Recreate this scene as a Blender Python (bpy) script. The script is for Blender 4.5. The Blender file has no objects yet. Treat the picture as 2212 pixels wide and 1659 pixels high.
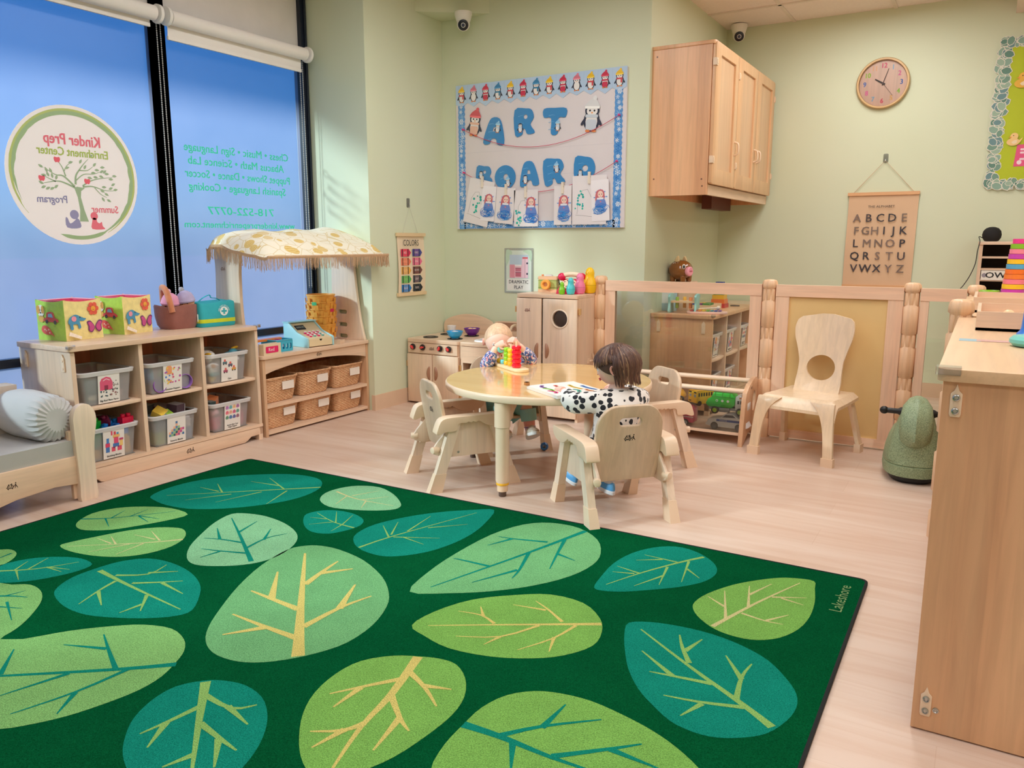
import bpy, bmesh, math, random
from mathutils import Vector as V, Matrix as MX
random.seed(7)
S = bpy.context.scene
COL = S.collection
PI = math.pi

def lin(c):
    if isinstance(c, str):
        c = tuple(int(c[i:i + 2], 16) for i in (0, 2, 4))
    return tuple((v / 255 / 12.92) if v <= 10.3 else ((v / 255 + .055) / 1.055) ** 2.4 for v in c[:3])

# ---------------------------------------------------------------- camera, sky, sun, lamps, exposure
cam = bpy.data.cameras.new('camera'); cam_o = bpy.data.objects.new('camera', cam); COL.objects.link(cam_o)
cam.sensor_width = 36.0; cam.lens = 1715.0 / 2212 * 36.0; cam.clip_start = .05
cam_o.location = (0, 0, 1.07)
cam_o.rotation_euler = (math.radians(90 - 10.12), 0, math.radians(30.6))
S.camera = cam_o
S.view_settings.view_transform = 'Standard'; S.view_settings.look = 'None'
S.view_settings.gamma = 1; S.view_settings.use_curve_mapping = False
S.view_settings.exposure = 0.0
S.cycles.use_denoising = True
S.cycles.max_bounces = 10; S.cycles.diffuse_bounces = 6; S.cycles.transparent_max_bounces = 16
S.cycles.sample_clamp_indirect = 6.0
S.cycles.caustics_reflective = False; S.cycles.caustics_refractive = False

wd = bpy.data.worlds.new('world'); S.world = wd; wd.use_nodes = True
_n = wd.node_tree.nodes; _bg = _n['Background']
_sky = _n.new('ShaderNodeTexSky'); _sky.sky_type = 'NISHITA'; _sky.sun_disc = False
_sky.sun_elevation = math.radians(38); _sky.sun_rotation = math.radians(240); _sky.air_density = 1.4; _sky.ozone_density = 3.0
_tint = _n.new('ShaderNodeMix'); _tint.data_type = 'RGBA'; _tint.blend_type = 'MULTIPLY'; _tint.inputs[0].default_value = 1; _tint.inputs[7].default_value = (.24, .68, 1.30, 1)
wd.node_tree.links.new(_sky.outputs[0], _tint.inputs[6]); wd.node_tree.links.new(_tint.outputs[2], _bg.inputs['Color']); _bg.inputs['Strength'].default_value = 0.40

sun = bpy.data.lights.new('sun', 'SUN'); sun.energy = 24.0; sun.angle = math.radians(5); sun.color = (1, .93, .76)
sun_o = bpy.data.objects.new('sun', sun); COL.objects.link(sun_o)
sun_o.rotation_euler = V((.52, .62, -.30)).to_track_quat('-Z', 'Y').to_euler()

LAMPS = [(-2.2, 1.6), (-2.2, 3.2), (-.2, 1.6), (-.2, 3.4), (-.7, 5.1), (1.8, 1.6), (1.8, 3.8), (-1.2, -.6), (1.2, -.6)]
for _x, _y in LAMPS:
    l = bpy.data.lights.new('troffer_lamp', 'AREA'); l.shape = 'RECTANGLE'; l.size = .55; l.size_y = 1.1
    l.energy = 12.5; l.color = (.97, .985, 1.0)
    o = bpy.data.objects.new('troffer_lamp', l); COL.objects.link(o); o.location = (_x, _y, 2.585)

# ---------------------------------------------------------------- helpers
def ident(): return MX.Identity(4)
def tr(x, y, z): return MX.Translation((x, y, z))
def rx(a): return MX.Rotation(a, 4, 'X')
def ry(a): return MX.Rotation(a, 4, 'Y')
def rz(a): return MX.Rotation(a, 4, 'Z')
def sc(x, y, z): return MX.Diagonal((x, y, z, 1))
# frames for flat art: local x = right, y = up, z = out of the surface
def on_back(x, y, z): return tr(x, y, z) @ rx(PI / 2)                  # surface facing -Y
def on_left(x, y, z): return tr(x, y, z) @ rz(PI / 2) @ rx(PI / 2)     # surface facing +X

class MB:
    """collects shapes; every face carries a colour and a material slot"""
    def __init__(s, c=(200, 200, 200)):
        s.bm = bmesh.new(); s.dn = s.bm.faces.layers.int.new('done'); s.bv = False; s.cl = s.bm.loops.layers.float_color.new('Col'); s.c = c; s.T = ident(); s.mi = 0
    def _new(s, n):
        if s.bv: return [f for f in s.bm.faces if not f[s.dn]]
        s.bm.faces.ensure_lookup_table(); return s.bm.faces[n:]
    def _done(s, n, M=None, bev=0, seg=2, ang=.5):
        bm = s.bm; new = s._new(n)
        if bev:
            es = {e for f in new for e in f.edges if len(e.link_faces) == 2 and e.calc_face_angle(0) > ang}
            bmesh.ops.bevel(bm, geom=list(es), offset=bev, segments=seg, affect='EDGES', profile=.5, clamp_overlap=True)
            s.bv = True; new = s._new(n)
        T = s.T @ M if M is not None else s.T
        vs = {v for f in new for v in f.verts}
        for v in vs: v.co = T @ v.co
        k = (*lin(s.c), 1)
        for f in new:
            f.material_index = s.mi; f.smooth = True; f[s.dn] = 1
            for l in f.loops: l[s.cl] = k
        return new
    def box(s, x0, x1, y0, y1, z0, z1, bev=0, seg=2, M=None):
        n = len(s.bm.faces)
        v = [s.bm.verts.new(p) for p in ((x0, y0, z0), (x1, y0, z0), (x1, y1, z0), (x0, y1, z0), (x0, y0, z1), (x1, y0, z1), (x1, y1, z1), (x0, y1, z1))]
        for q in ((3, 2, 1, 0), (4, 5, 6, 7), (0, 1, 5, 4), (1, 2, 6, 5), (2, 3, 7, 6), (3, 0, 4, 7)): s.bm.faces.new([v[i] for i in q])
        s._done(n, M, bev, seg); return s
    def hexa(s, b, t, bev=0, seg=2, M=None):
        """a block from four bottom and four top corners"""
        n = len(s.bm.faces); v = [s.bm.verts.new(p) for p in list(b) + list(t)]
        for q in ((3, 2, 1, 0), (4, 5, 6, 7), (0, 1, 5, 4), (1, 2, 6, 5), (2, 3, 7, 6), (3, 0, 4, 7)): s.bm.faces.new([v[i] for i in q])
        s._done(n, M, bev, seg); return s
    def prism(s, pts, d, holes=(), bev=0, seg=2, M=None):
        """flat outline in local xy, thickness d along +z"""
        n = len(s.bm.faces); bm = s.bm
        if d == 0 and not holes:
            f = bm.faces.new([bm.verts.new((p[0], p[1], 0)) for p in pts]); 
            if f.normal.z < 0: f.normal_flip()
            f.normal_update()
            bmesh.ops.triangulate(bm, faces=[f], ngon_method='EAR_CLIP'); s._done(n, M); return s
        es = []
        for loop in (pts, *holes):
            vs = [bm.verts.new((p[0], p[1], 0)) for p in loop]
            es += [bm.edges.new((vs[i], vs[(i + 1) % len(vs)])) for i in range(len(vs))]
        g = bmesh.ops.triangle_fill(bm, use_beauty=True, use_dissolve=False, edges=es, normal=(0, 0, 1))
        fs = [f for f in g['geom'] if isinstance(f, bmesh.types.BMFace)]
        if d:
            ov = {w for q in fs for w in q.verts}
            r = bmesh.ops.extrude_face_region(bm, geom=fs, use_keep_orig=True)
            for v in r['geom']:
                if isinstance(v, bmesh.types.BMVert): v.co.z = d
            bmesh.ops.recalc_face_normals(bm, faces=s._new(n))
        s._done(n, M, bev, seg); return s
    def rings(s, rs, cap=True, close=True, M=None, bev=0):
        """skin a list of rings (equal counts of points)"""
        n = len(s.bm.faces); bm = s.bm
        R = [[bm.verts.new(p) for p in r] for r in rs]; m = len(R[0])
        for a, b in zip(R, R[1:]):
            for i in range(m if close else m - 1): bm.faces.new((a[i], a[(i + 1) % m], b[(i + 1) % m], b[i]))
        if cap and close:
            bm.faces.new(R[0][::-1]); bm.faces.new(R[-1])
        bmesh.ops.recalc_face_normals(bm, faces=s._new(n))
        s._done(n, M, bev); return s
    def lathe(s, prof, c=(0, 0, 0), n=24, M=None, cap=True):
        rs = [[(c[0] + max(r, 1e-4) * math.cos(2 * PI * i / n), c[1] + max(r, 1e-4) * math.sin(2 * PI * i / n), c[2] + z) for i in range(n)] for r, z in prof]
        return s.rings(rs, cap, True, M)
    def cyl(s, a, b, r, r2=None, n=16, bev=0):
        a, b = V(a), V(b); r2 = r if r2 is None else r2; q = (b - a).to_track_quat('Z', 'Y').to_matrix().to_4x4(); L = (b - a).length
        M = MX.Translation(a) @ q
        e = min(bev, r * .5, L * .4)
        prof = [(r, 0), (r2, L)] if not e else [(r - e, 0), (r - e * .3, e * .3), (r, e), (r2, L - e), (r2 - e * .3, L - e * .3), (r2 - e, L)]
        return s.lathe(prof, n=n, M=M)
    def tube(s, pts, r, n=8, cap=True, flat=None):
        pts = [V(p) for p in pts]; rs = []; up = V((0, 0, 1)); 
        t0 = (pts[1] - pts[0]).normalized()
        if abs(t0.dot(up)) > .9: up = V((1, 0, 0))
        x = t0.cross(up).normalized()
        for i, p in enumerate(pts):
            t = (pts[min(i + 1, len(pts) - 1)] - pts[max(i - 1, 0)]).normalized()
            x = (x - t * x.dot(t)).normalized(); y = t.cross(x)
            rr = r[i] if isinstance(r, (list, tuple)) else r
            a, b = (rr, rr) if flat is None else (rr, rr * flat)
            rs.append([p + x * a * math.cos(2 * PI * k / n) + y * b * math.sin(2 * PI * k / n) for k in range(n)])
        return s.rings(rs, cap)
    def sph(s, c, r, nu=20, nv=12, M=None):
        r = (r, r, r) if isinstance(r, (int, float)) else r
        rs = []
        for j in range(nv + 1):
            a = -PI / 2 + PI * j / nv; k = max(math.cos(a), .004)
            rs.append([(c[0] + r[0] * k * math.cos(2 * PI * i / nu), c[1] + r[1] * k * math.sin(2 * PI * i / nu), c[2] + r[2] * math.sin(a)) for i in range(nu)])
        return s.rings(rs, True, True, M)
    def sheet(s, fn, nu, nv, M=None):
        """fn(u, v) -> point, u and v in 0..1"""
        return s.rings([[fn(i / nu, j / nv) for i in range(nu + 1)] for j in range(nv + 1)], False, False, M)
    def text(s, t, h, M, align='CENTER', bold=0, d=.0004, sx=1.0):
        cu = bpy.data.curves.new('t', 'FONT'); cu.body = t; cu.size = h * 1.38; cu.align_x = align; cu.align_y = 'CENTER'
        cu.extrude = 0; cu.resolution_u = 2
        ob = bpy.data.objects.new('t', cu); COL.objects.link(ob)
        bpy.context.view_layer.update()
        me = bpy.data.meshes.new_from_object(ob.evaluated_get(bpy.context.evaluated_depsgraph_get()))
        b = bold * h * .9                       # heavier strokes: the outline laid down three times
        for q, (dx, dy) in enumerate(((0, 0),) if not b else ((0, 0), (b, b * .5), (-b, -b * .5), (b, -b * .5), (-b, b * .5))):
            n = len(s.bm.faces); s.bm.from_mesh(me); s._done(n, M @ tr(dx, dy, d + .00015 * q) @ sc(sx, 1, 1))
        bpy.data.objects.remove(ob); bpy.data.curves.remove(cu); bpy.data.meshes.remove(me); return s
    def build(s, name, mats, parent=None, recalc=False, sharp=38):
        me = bpy.data.meshes.new(name); s.bm.faces.layers.int.remove(s.dn)
        if recalc: bmesh.ops.recalc_face_normals(s.bm, faces=s.bm.faces[:])
        s.bm.to_mesh(me); s.bm.free()
        for m in (mats if isinstance(mats, (list, tuple)) else [mats]): me.materials.append(m)
        me.set_sharp_from_angle(angle=math.radians(sharp))
        o = bpy.data.objects.new(name, me); COL.objects.link(o); o.parent = parent
        return o

def tag(o, label, cat, group=None, kind=None):
    if label: o['label'] = label
    if cat: o['category'] = cat
    if group: o['group'] = group
    if kind: o['kind'] = kind
    return o
def thing(name, label, cat, loc=(0, 0, 0), rotz=0, group=None):
    o = bpy.data.objects.new(name, None); COL.objects.link(o); o.empty_display_size = .05
    o.location = loc; o.rotation_euler = (0, 0, rotz)
    return tag(o, label, cat, group)
def struct(name, mb, m, parent=None, label=None):
    o = mb.build(name, m, parent)
    if parent is None: o['kind'] = 'structure'
    return o
def dup(root, loc, rotz=0, label=None, scale=None):
    def cp(o, par):
        c = o.copy(); COL.objects.link(c); c.parent = par
        for ch in o.children: cp(ch, c)
        return c
    r = cp(root, None); r.location = loc; r.rotation_euler = (0, 0, rotz)
    if scale: r.scale = (scale,) * 3
    if label: r['label'] = label
    return r

def rrect(x0, x1, y0, y1, r, n=5):
    """rounded rectangle outline; r a number or four radii (bl, br, tr, tl)"""
    R = (r,) * 4 if isinstance(r, (int, float)) else r; out = []
    for (cx, cy, a0), q in zip((((x0), (y0), 180), (x1, y0, 270), (x1, y1, 0), (x0, y1, 90)), R):
        ox = cx + (q if cx == x0 else -q); oy = cy + (q if cy == y0 else -q)
        if q <= 0: out.append((cx, cy)); continue
        for k in range(n + 1):
            a = math.radians(a0 + 90 * k / n); out.append((ox + q * math.cos(a), oy + q * math.sin(a)))
    return out
def circ(cx, cy, r, n=24, ry_=None, a0=0):
    ry_ = r if ry_ is None else ry_
    return [(cx + r * math.cos(a0 + 2 * PI * i / n), cy + ry_ * math.sin(a0 + 2 * PI * i / n)) for i in range(n)]
def smooth(pts, k=4, closed=True):
    """Catmull-Rom through the points"""
    out = []; n = len(pts)
    for i in range(n if closed else n - 1):
        p = [pts[(i + j) % n] if closed else pts[min(max(i + j, 0), n - 1)] for j in (-1, 0, 1, 2)]
        for q in range(k):
            t = q / k
            out.append(tuple(.5 * (2 * b + (c - a) * t + (2 * a - 5 * b + 4 * c - d) * t * t + (3 * b - a - 3 * c + d) * t ** 3) for a, b, c, d in zip(*p)))
    if not closed: out.append(tuple(pts[-1]))
    return out
def strip(pts, w0, w1):
    """outline of a tapering stroke along pts"""
    L, R = [], []; n = len(pts)
    for i, p in enumerate(pts):
        a = V(pts[max(i - 1, 0)]); b = V(pts[min(i + 1, n - 1)]); t = (b - a).normalized(); nn = V((-t.y, t.x)); w = (w0 + (w1 - w0) * i / (n - 1)) / 2
        L.append((p[0] + nn.x * w, p[1] + nn.y * w)); R.append((p[0] - nn.x * w, p[1] - nn.y * w))
    return L + R[::-1]

# ---------------------------------------------------------------- materials
def nodes(name):
    m = bpy.data.materials.new(name); m.use_nodes = True; nt = m.node_tree
    return m, nt, nt.nodes, nt.links, nt.nodes['Principled BSDF']
def mix_rgb(nt, a, b, f, mode='MIX'):
    k = nt.nodes.new('ShaderNodeMix'); k.data_type = 'RGBA'; k.blend_type = mode
    for s, v in ((k.inputs[6], a), (k.inputs[7], b), (k.inputs[0], f)):
        if hasattr(v, 'default_value') and hasattr(v, 'links') : nt.links.new(v, s)
        else: s.default_value = v if isinstance(v, (int, float)) else (*v, 1)
    return k.outputs[2]
def tex(nt, kind, scale, stretch=(1, 1, 1), detail=3, rough=.5, dist=0, space='Object'):
    co = nt.nodes.new('ShaderNodeTexCoord'); mp = nt.nodes.new('ShaderNodeMapping'); mp.inputs['Scale'].default_value = stretch
    nt.links.new(co.outputs[space], mp.inputs[0])
    t = nt.nodes.new('ShaderNodeTex' + kind); t.inputs['Scale'].default_value = scale
    if kind == 'Noise': t.inputs['Detail'].default_value = detail; t.inputs['Roughness'].default_value = rough; t.inputs['Distortion'].default_value = dist
    nt.links.new(mp.outputs[0], t.inputs['Vector']); return t
def ramp(nt, fac, stops):
    r = nt.nodes.new('ShaderNodeValToRGB'); el = r.color_ramp.elements
    for i, (p, c) in enumerate(stops):
        e = el[i] if i < 2 else el.new(p)
        e.position = p; e.color = (*c, 1) if not isinstance(c, (int, float)) else (c, c, c, 1)
    nt.links.new(fac, r.inputs[0]); return r.outputs[0]
def bump(nt, h, bs, st, dist=.002):
    b = nt.nodes.new('ShaderNodeBump'); b.inputs['Strength'].default_value = st; b.inputs['Distance'].default_value = dist
    nt.links.new(h, b.inputs['Height']); nt.links.new(b.outputs[0], bs.inputs['Normal'])
def mat(name, c=None, rough=.5, metal=0, vary=.06, nscale=8, bmp=0, bscale=200, sheen=0, coat=0, spec=.5, emit=0):
    """plain surface: colour c, or the face colours when c is None; slight mottling"""
    m, nt, N, L, B = nodes(name)
    if c is None:
        a = N.new('ShaderNodeAttribute'); a.attribute_name = 'Col'; base = a.outputs['Color']
    else:
        r = N.new('ShaderNodeRGB'); r.outputs[0].default_value = (*lin(c), 1); base = r.outputs[0]
    t = tex(nt, 'Noise', nscale)
    v = ramp(nt, t.outputs[0], [(.3, 1 - vary), (.7, 1.0)])
    L.new(mix_rgb(nt, base, v, 1.0, 'MULTIPLY'), B.inputs['Base Color'])
    B.inputs['Roughness'].default_value = rough; B.inputs['Metallic'].default_value = metal
    B.inputs['Sheen Weight'].default_value = sheen; B.inputs['Coat Weight'].default_value = coat
    B.inputs['Specular IOR Level'].default_value = spec
    if bmp: bump(nt, tex(nt, 'Noise', bscale).outputs[0], B, bmp)
    return m
def wood(name, c1, c2, axis='z', rough=.38, knots=.0, staves=0.0, sv=.10, coat=.15, crough=.25):
    """maple-like: fine streaks along one axis, broad tone drift, optional glued staves"""
    m, nt, N, L, B = nodes(name)
    st = {'x': (.06, 1, 1), 'y': (1, .06, 1), 'z': (1, 1, .06)}[axis]
    f = tex(nt, 'Noise', 55, st, 4, .55, .6); g = tex(nt, 'Noise', 5, st, 2, .5, 1.2)
    a = ramp(nt, g.outputs[0], [(.32, lin(c1)), (.68, lin(c2))])
    v = ramp(nt, f.outputs[0], [(.36, .90), (.60, 1.0)])
    col = mix_rgb(nt, a, v, 1.0, 'MULTIPLY')
    if staves:
        co = N.new('ShaderNodeTexCoord'); sp = N.new('ShaderNodeSeparateXYZ'); L.new(co.outputs['Object'], sp.inputs[0])
        ad = N.new('ShaderNodeMath'); ad.operation = 'ADD'
        o = {'x': (1, 2), 'y': (0, 2), 'z': (0, 1)}[axis]
        L.new(sp.outputs[o[0]], ad.inputs[0]); L.new(sp.outputs[o[1]], ad.inputs[1])
        dv = N.new('ShaderNodeMath'); dv.operation = 'DIVIDE'; L.new(ad.outputs[0], dv.inputs[0]); dv.inputs[1].default_value = staves
        fl = N.new('ShaderNodeMath'); fl.operation = 'FLOOR'; L.new(dv.outputs[0], fl.inputs[0])
        wn = N.new('ShaderNodeTexWhiteNoise'); wn.noise_dimensions = '1D'; L.new(fl.outputs[0], wn.inputs['W'])
        s_ = ramp(nt, wn.outputs[0], [(0, 1 - sv), (1, 1.0)]); col = mix_rgb(nt, col, s_, 1.0, 'MULTIPLY')
    L.new(col, B.inputs['Base Color']); B.inputs['Roughness'].default_value = rough; B.inputs['Coat Weight'].default_value = coat; B.inputs['Coat Roughness'].default_value = crough
    bump(nt, f.outputs[0], B, .04, .001)
    return m
def sheer(name, c, trans=.5, rough=.3, gloss=.08, tlw=.5):
    """clear or milky plastic / glass without refraction noise"""
    m, nt, N, L, B = nodes(name)
    out = N['Material Output']; N.remove(B)
    t = N.new('ShaderNodeBsdfTransparent'); t.inputs[0].default_value = (*[.35 + .65 * v for v in lin(c)], 1)
    d = N.new('ShaderNodeBsdfDiffuse'); d.inputs[0].default_value = (*lin(c), 1)
    tl = N.new('ShaderNodeBsdfTranslucent'); tl.inputs[0].default_value = (*lin(c), 1)
    g = N.new('ShaderNodeBsdfGlossy'); g.inputs['Roughness'].default_value = rough
    x1 = N.new('ShaderNodeMixShader'); x1.inputs[0].default_value = tlw; L.new(d.outputs[0], x1.inputs[1]); L.new(tl.outputs[0], x1.inputs[2])
    x2 = N.new('ShaderNodeMixShader'); x2.inputs[0].default_value = trans; L.new(x1.outputs[0], x2.inputs[1]); L.new(t.outputs[0], x2.inputs[2])
    fr = N.new('ShaderNodeFresnel'); fr.inputs[0].default_value = 1.45
    ad = N.new('ShaderNodeMath'); ad.operation = 'MULTIPLY_ADD'; ad.inputs[1].default_value = 1.0; ad.inputs[2].default_value = gloss - .04; ad.use_clamp = True; L.new(fr.outputs[0], ad.inputs[0])
    x3 = N.new('ShaderNodeMixShader'); L.new(ad.outputs[0], x3.inputs[0]); L.new(x2.outputs[0], x3.inputs[1]); L.new(g.outputs[0], x3.inputs[2])
    L.new(x3.outputs[0], out.inputs[0]); return m

MAPLE = dict(c1=(236, 205, 178), c2=(226, 190, 160))
W_Z = wood('maple_vertical', **MAPLE, axis='z'); W_X = wood('maple_along_x', **MAPLE, axis='x'); W_Y = wood('maple_along_y', **MAPLE, axis='y')
W_SIDE = wood('maple_staves', (228, 188, 152), (212, 165, 128), 'z', staves=.085)
W_PALE = wood('pale_plywood', (246, 224, 203), (237, 211, 187), 'z', staves=.11, sv=.06)
W_KIT = wood('light_maple_front', (238, 210, 184), (230, 197, 168), 'z', staves=.055, sv=.06)
W_WARM = wood('warm_cherry_maple', (240, 190, 146), (226, 168, 124), 'z', staves=.07)
W_RAIL = wood('rail_maple', (244, 208, 180), (236, 192, 162), 'x')
W_DARK = wood('handle_brown_wood', (176, 128, 100), (160, 112, 86), 'z')
BEIGE = mat('beige_plastic', (234, 206, 178), .35, vary=.03)
PLA = mat('coloured_plastic', None, .32, vary=.04, coat=.1)
PRN = mat('printed_card', None, .55, vary=.03)
PNT = mat('painted_wood', None, .42, vary=.04)
FAB = mat('woven_fabric', None, .9, vary=.12, nscale=30, bmp=.35, bscale=700, sheen=.3)
PLU = mat('plush', None, .95, vary=.16, nscale=45, bmp=.6, bscale=260, sheen=.6)
MET = mat('brushed_steel', (190, 190, 188), .3, metal=1)
BLK = mat('black_rubber', (18, 18, 20), .45)
INK = mat('dark_ink', (52, 34, 30), .6)
CLEAR = sheer('clear_guard', (250, 250, 250), .93, .1, .08, .1)
# ---------------------------------------------------------------- the room
def wall_paint():
    m, nt, N, L, B = nodes('wall_paint')
    t = tex(nt, 'Noise', 1.3, detail=2)
    L.new(ramp(nt, t.outputs[0], [(.3, lin((212, 219, 190))), (.7, lin((216, 222, 196)))]), B.inputs['Base Color'])
    B.inputs['Roughness'].default_value = .55
    bump(nt, tex(nt, 'Noise', 260).outputs[0], B, .08, .001); return m
def floor_mat():
    m, nt, N, L, B = nodes('vinyl_plank')
    co = N.new('ShaderNodeTexCoord'); mp = N.new('ShaderNodeMapping'); mp.inputs['Rotation'].default_value = (0, 0, 0); L.new(co.outputs['Object'], mp.inputs[0])
    br = N.new('ShaderNodeTexBrick'); br.inputs['Scale'].default_value = 1; br.inputs['Brick Width'].default_value = 1.22; br.inputs['Row Height'].default_value = .18
    br.inputs['Mortar Size'].default_value = .0012; br.inputs['Mortar Smooth'].default_value = .2; br.offset = .37
    br.inputs['Color1'].default_value = (*lin((222, 201, 187)), 1); br.inputs['Color2'].default_value = (*lin((216, 193, 178)), 1); br.inputs['Mortar'].default_value = (*lin((212, 187, 170)), 1)
    L.new(mp.outputs[0], br.inputs['Vector'])
    f = tex(nt, 'Noise', 12, (.12, 1.6, 1), 5, .6, .8); g = tex(nt, 'Noise', 2.2, (.35, 2.2, 1), 2, .5, .5)
    c = mix_rgb(nt, br.outputs[0], ramp(nt, f.outputs[0], [(.33, lin((245, 236, 229))), (.58, 1.0)]), 1.0, 'MULTIPLY')
    c = mix_rgb(nt, c, ramp(nt, g.outputs[0], [(.3, lin((247, 240, 235))), (.7, 1.0)]), 1.0, 'MULTIPLY')
    L.new(c, B.inputs['Base Color']); B.inputs['Roughness'].default_value = .36; B.inputs['Specular IOR Level'].default_value = .4
    return m
WALL = wall_paint(); FLOOR = floor_mat()
TILE = mat('ceiling_tile', (246, 234, 228), .9, vary=.05, nscale=60, bmp=.3, bscale=180)
GRID = mat('ceiling_grid', (232, 220, 210), .5)
SOFF = mat('soffit_paint', (236, 216, 206), .6)
BASE = mat('tan_rubber_base', (222, 192, 164), .45)
ALU = mat('dark_bronze_frame', (24, 32, 48), .35, vary=.15)
SPAN = mat('spandrel_panel', (236, 230, 226), .6)

XW, XL, YJ, YB, XP, YW, ZC = -3.80, -3.315, 3.872, 4.666, -1.812, 6.2, 2.62
struct('floor', MB().box(-4.0, 3.4, -3.2, 6.4, -.1, 0), FLOOR)
m = MB(); m.box(-4.0, 3.4, -3.2, 6.4, ZC, ZC + .1)
m.mi = 1
for k in range(15): m.box(-3.9, 3.3, 5.73 - .61 * k - .012, 5.73 - .61 * k + .012, ZC - .008, ZC)
for k in range(10): m.box(-3.29 + .655 * k - .017, -3.29 + .655 * k + .007, -3.0, 6.2, ZC - .008, ZC)
struct('ceiling', m, [TILE, GRID])
struct('wall_jog', MB().box(-3.9, XL, YJ, YB + .2, 0, ZC), WALL)          # window reveal and the short wall left of the corner
struct('wall_back', MB().box(XL, XP, YB, YB + .2, 0, ZC), WALL)
struct('wall_pillar', MB().box(XP - .2, XP, YB + .2, YW, 0, ZC), WALL)
struct('wall_far', MB().box(XP - .2, 3.4, YW, YW + .2, 0, ZC), WALL)
struct('wall_right', MB().box(3.2, 3.4, -3.2, YW, 0, ZC), WALL)
struct('wall_rear', MB().box(-4.0, 3.4, -3.2, -3.0, 0, ZC), WALL)
struct('wall_left', MB().box(-3.95, XW, -3.0, -1.3, 0, ZC), WALL)
m = MB()
m.prism([(XL, 4.38), (XL, YB), (-2.93, YB)], .09, M=tr(0, 0, 2.535)); struct('trim_1', m, WALL)
struct('trim_2', MB().box(.018, 3.2, 5.3, YW, 2.49, ZC), SOFF)
m = MB(); m.box(XL, XL + .008, YJ - .0, 4.66, 0, .10, .002); m.box(XL - .02, XL + .008, YJ - .008, YJ, 0, .10, .002); struct('baseboard_left', m, BASE)
struct('baseboard_back', MB().box(XL + .008, XP, YB - .008, YB, 0, .10, .002), BASE)
struct('baseboard_far', MB().box(XP + .01, 3.2, YW - .008, YW, 0, .10, .002), BASE)
struct('baseboard_pillar', MB().box(XP, XP + .008, YB, YW - .01, 0, .10, .002), BASE)

# windows: frosted film on glass in dark frames, lit through from outside
def frost():
    m, nt, N, L, B = nodes('frosted_film'); out = N['Material Output']; N.remove(B)
    t = N.new('ShaderNodeBsdfTranslucent'); d = N.new('ShaderNodeBsdfDiffuse'); g = N.new('ShaderNodeBsdfGlossy')
    nz = tex(nt, 'Noise', 3, detail=2)
    L.new(ramp(nt, nz.outputs[0], [(.3, lin((66, 77, 100))), (.7, lin((72, 82, 104)))]), t.inputs[0])
    d.inputs[0].default_value = (*lin((110, 130, 190)), 1); g.inputs['Roughness'].default_value = .35; g.inputs[0].default_value = (.7, .8, 1, 1)
    x = N.new('ShaderNodeMixShader'); x.inputs[0].default_value = .10; L.new(t.outputs[0], x.inputs[1]); L.new(d.outputs[0], x.inputs[2])
    y = N.new('ShaderNodeMixShader'); y.inputs[0].default_value = .05; L.new(x.outputs[0], y.inputs[1]); L.new(g.outputs[0], y.inputs[2])
    tp = N.new('ShaderNodeBsdfTransparent'); z = N.new('ShaderNodeMixShader'); tp.inputs[0].default_value = (.58, .80, 1.0, 1); z.inputs[0].default_value = .13; L.new(y.outputs[0], z.inputs[1]); L.new(tp.outputs[0], z.inputs[2])
    L.new(z.outputs[0], out.inputs[0]); return m
FROST = frost()
mull = [-1.28, -.25, .77, 1.79, 2.817, 3.86]
def window(i, y0, y1):
    m = MB()
    for y in (y0, y1):
        m.box(XW - .05, XW + .018, y - .035, y + .035 if y < 3.8 else y + .004, 0, ZC, .003)
        m.box(XW - .03, XW + .03, y - .012, y + .012 if y < 3.8 else y + .004, 0, ZC, .002)
    a, b = y0 + .035, y1 - .035
    m.box(XW - .05, XW + .014, a, b, .505, .545, .003); m.box(XW - .05, XW + .014, a, b, .0, .09, .003); m.box(XW - .05, XW + .01, a, b, 2.20, 2.235, .003)
    f = struct('window_%d' % i, m, ALU)
    for z0, z1 in ((.54, 2.205), (.085, .51)): MB().sheet(lambda u, v: (XW - .026, a - .005 + u * (b - a + .01), z0 + v * (z1 - z0)), 1, 1).build('frosted_film', FROST, f)
    MB().box(XW - .03, XW - .01, a, b, 2.235, ZC).build('spandrel', SPAN, f)
# numbered from the one whose lettering the photo shows
for i, k in enumerate((4, 3, 2, 1, 0)): window(i + 1, mull[k], mull[k + 1])
# outside: pavement and the canopy over the shop front
struct('exterior_pavement', MB().box(-60, -4.0, -60, 60, -.2, -.1), mat('pavement', (112, 114, 118), .9))
struct('exterior_canopy', MB().box(-5.17, -3.95, -8, 8, 2.62, 2.72), mat('canopy_metal', (90, 96, 110), .5))

# ceiling lamps
LENS, _nt, _N, _L, _B = nodes('lamp_diffuser'); _B.inputs['Base Color'].default_value = (.9, .88, .84, 1); _B.inputs['Emission Color'].default_value = (1, .95, .88, 1); _B.inputs['Emission Strength'].default_value = 3.0
for k, (x, y) in enumerate(LAMPS):
    t = thing('ceiling_light', 'recessed white fluorescent ceiling panel', 'ceiling light', (x, y, 2.6), 0, 'ceiling light panels')
    MB((238, 232, 226)).prism(rrect(-.305, .305, -.61, .61, .005, 1), .02, [rrect(-.275, .275, -.58, .58, .005, 1)]).build('frame', PLA, t)
    MB().box(-.275, .275, -.58, .58, .008, .012).build('diffuser', LENS, t)

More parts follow.
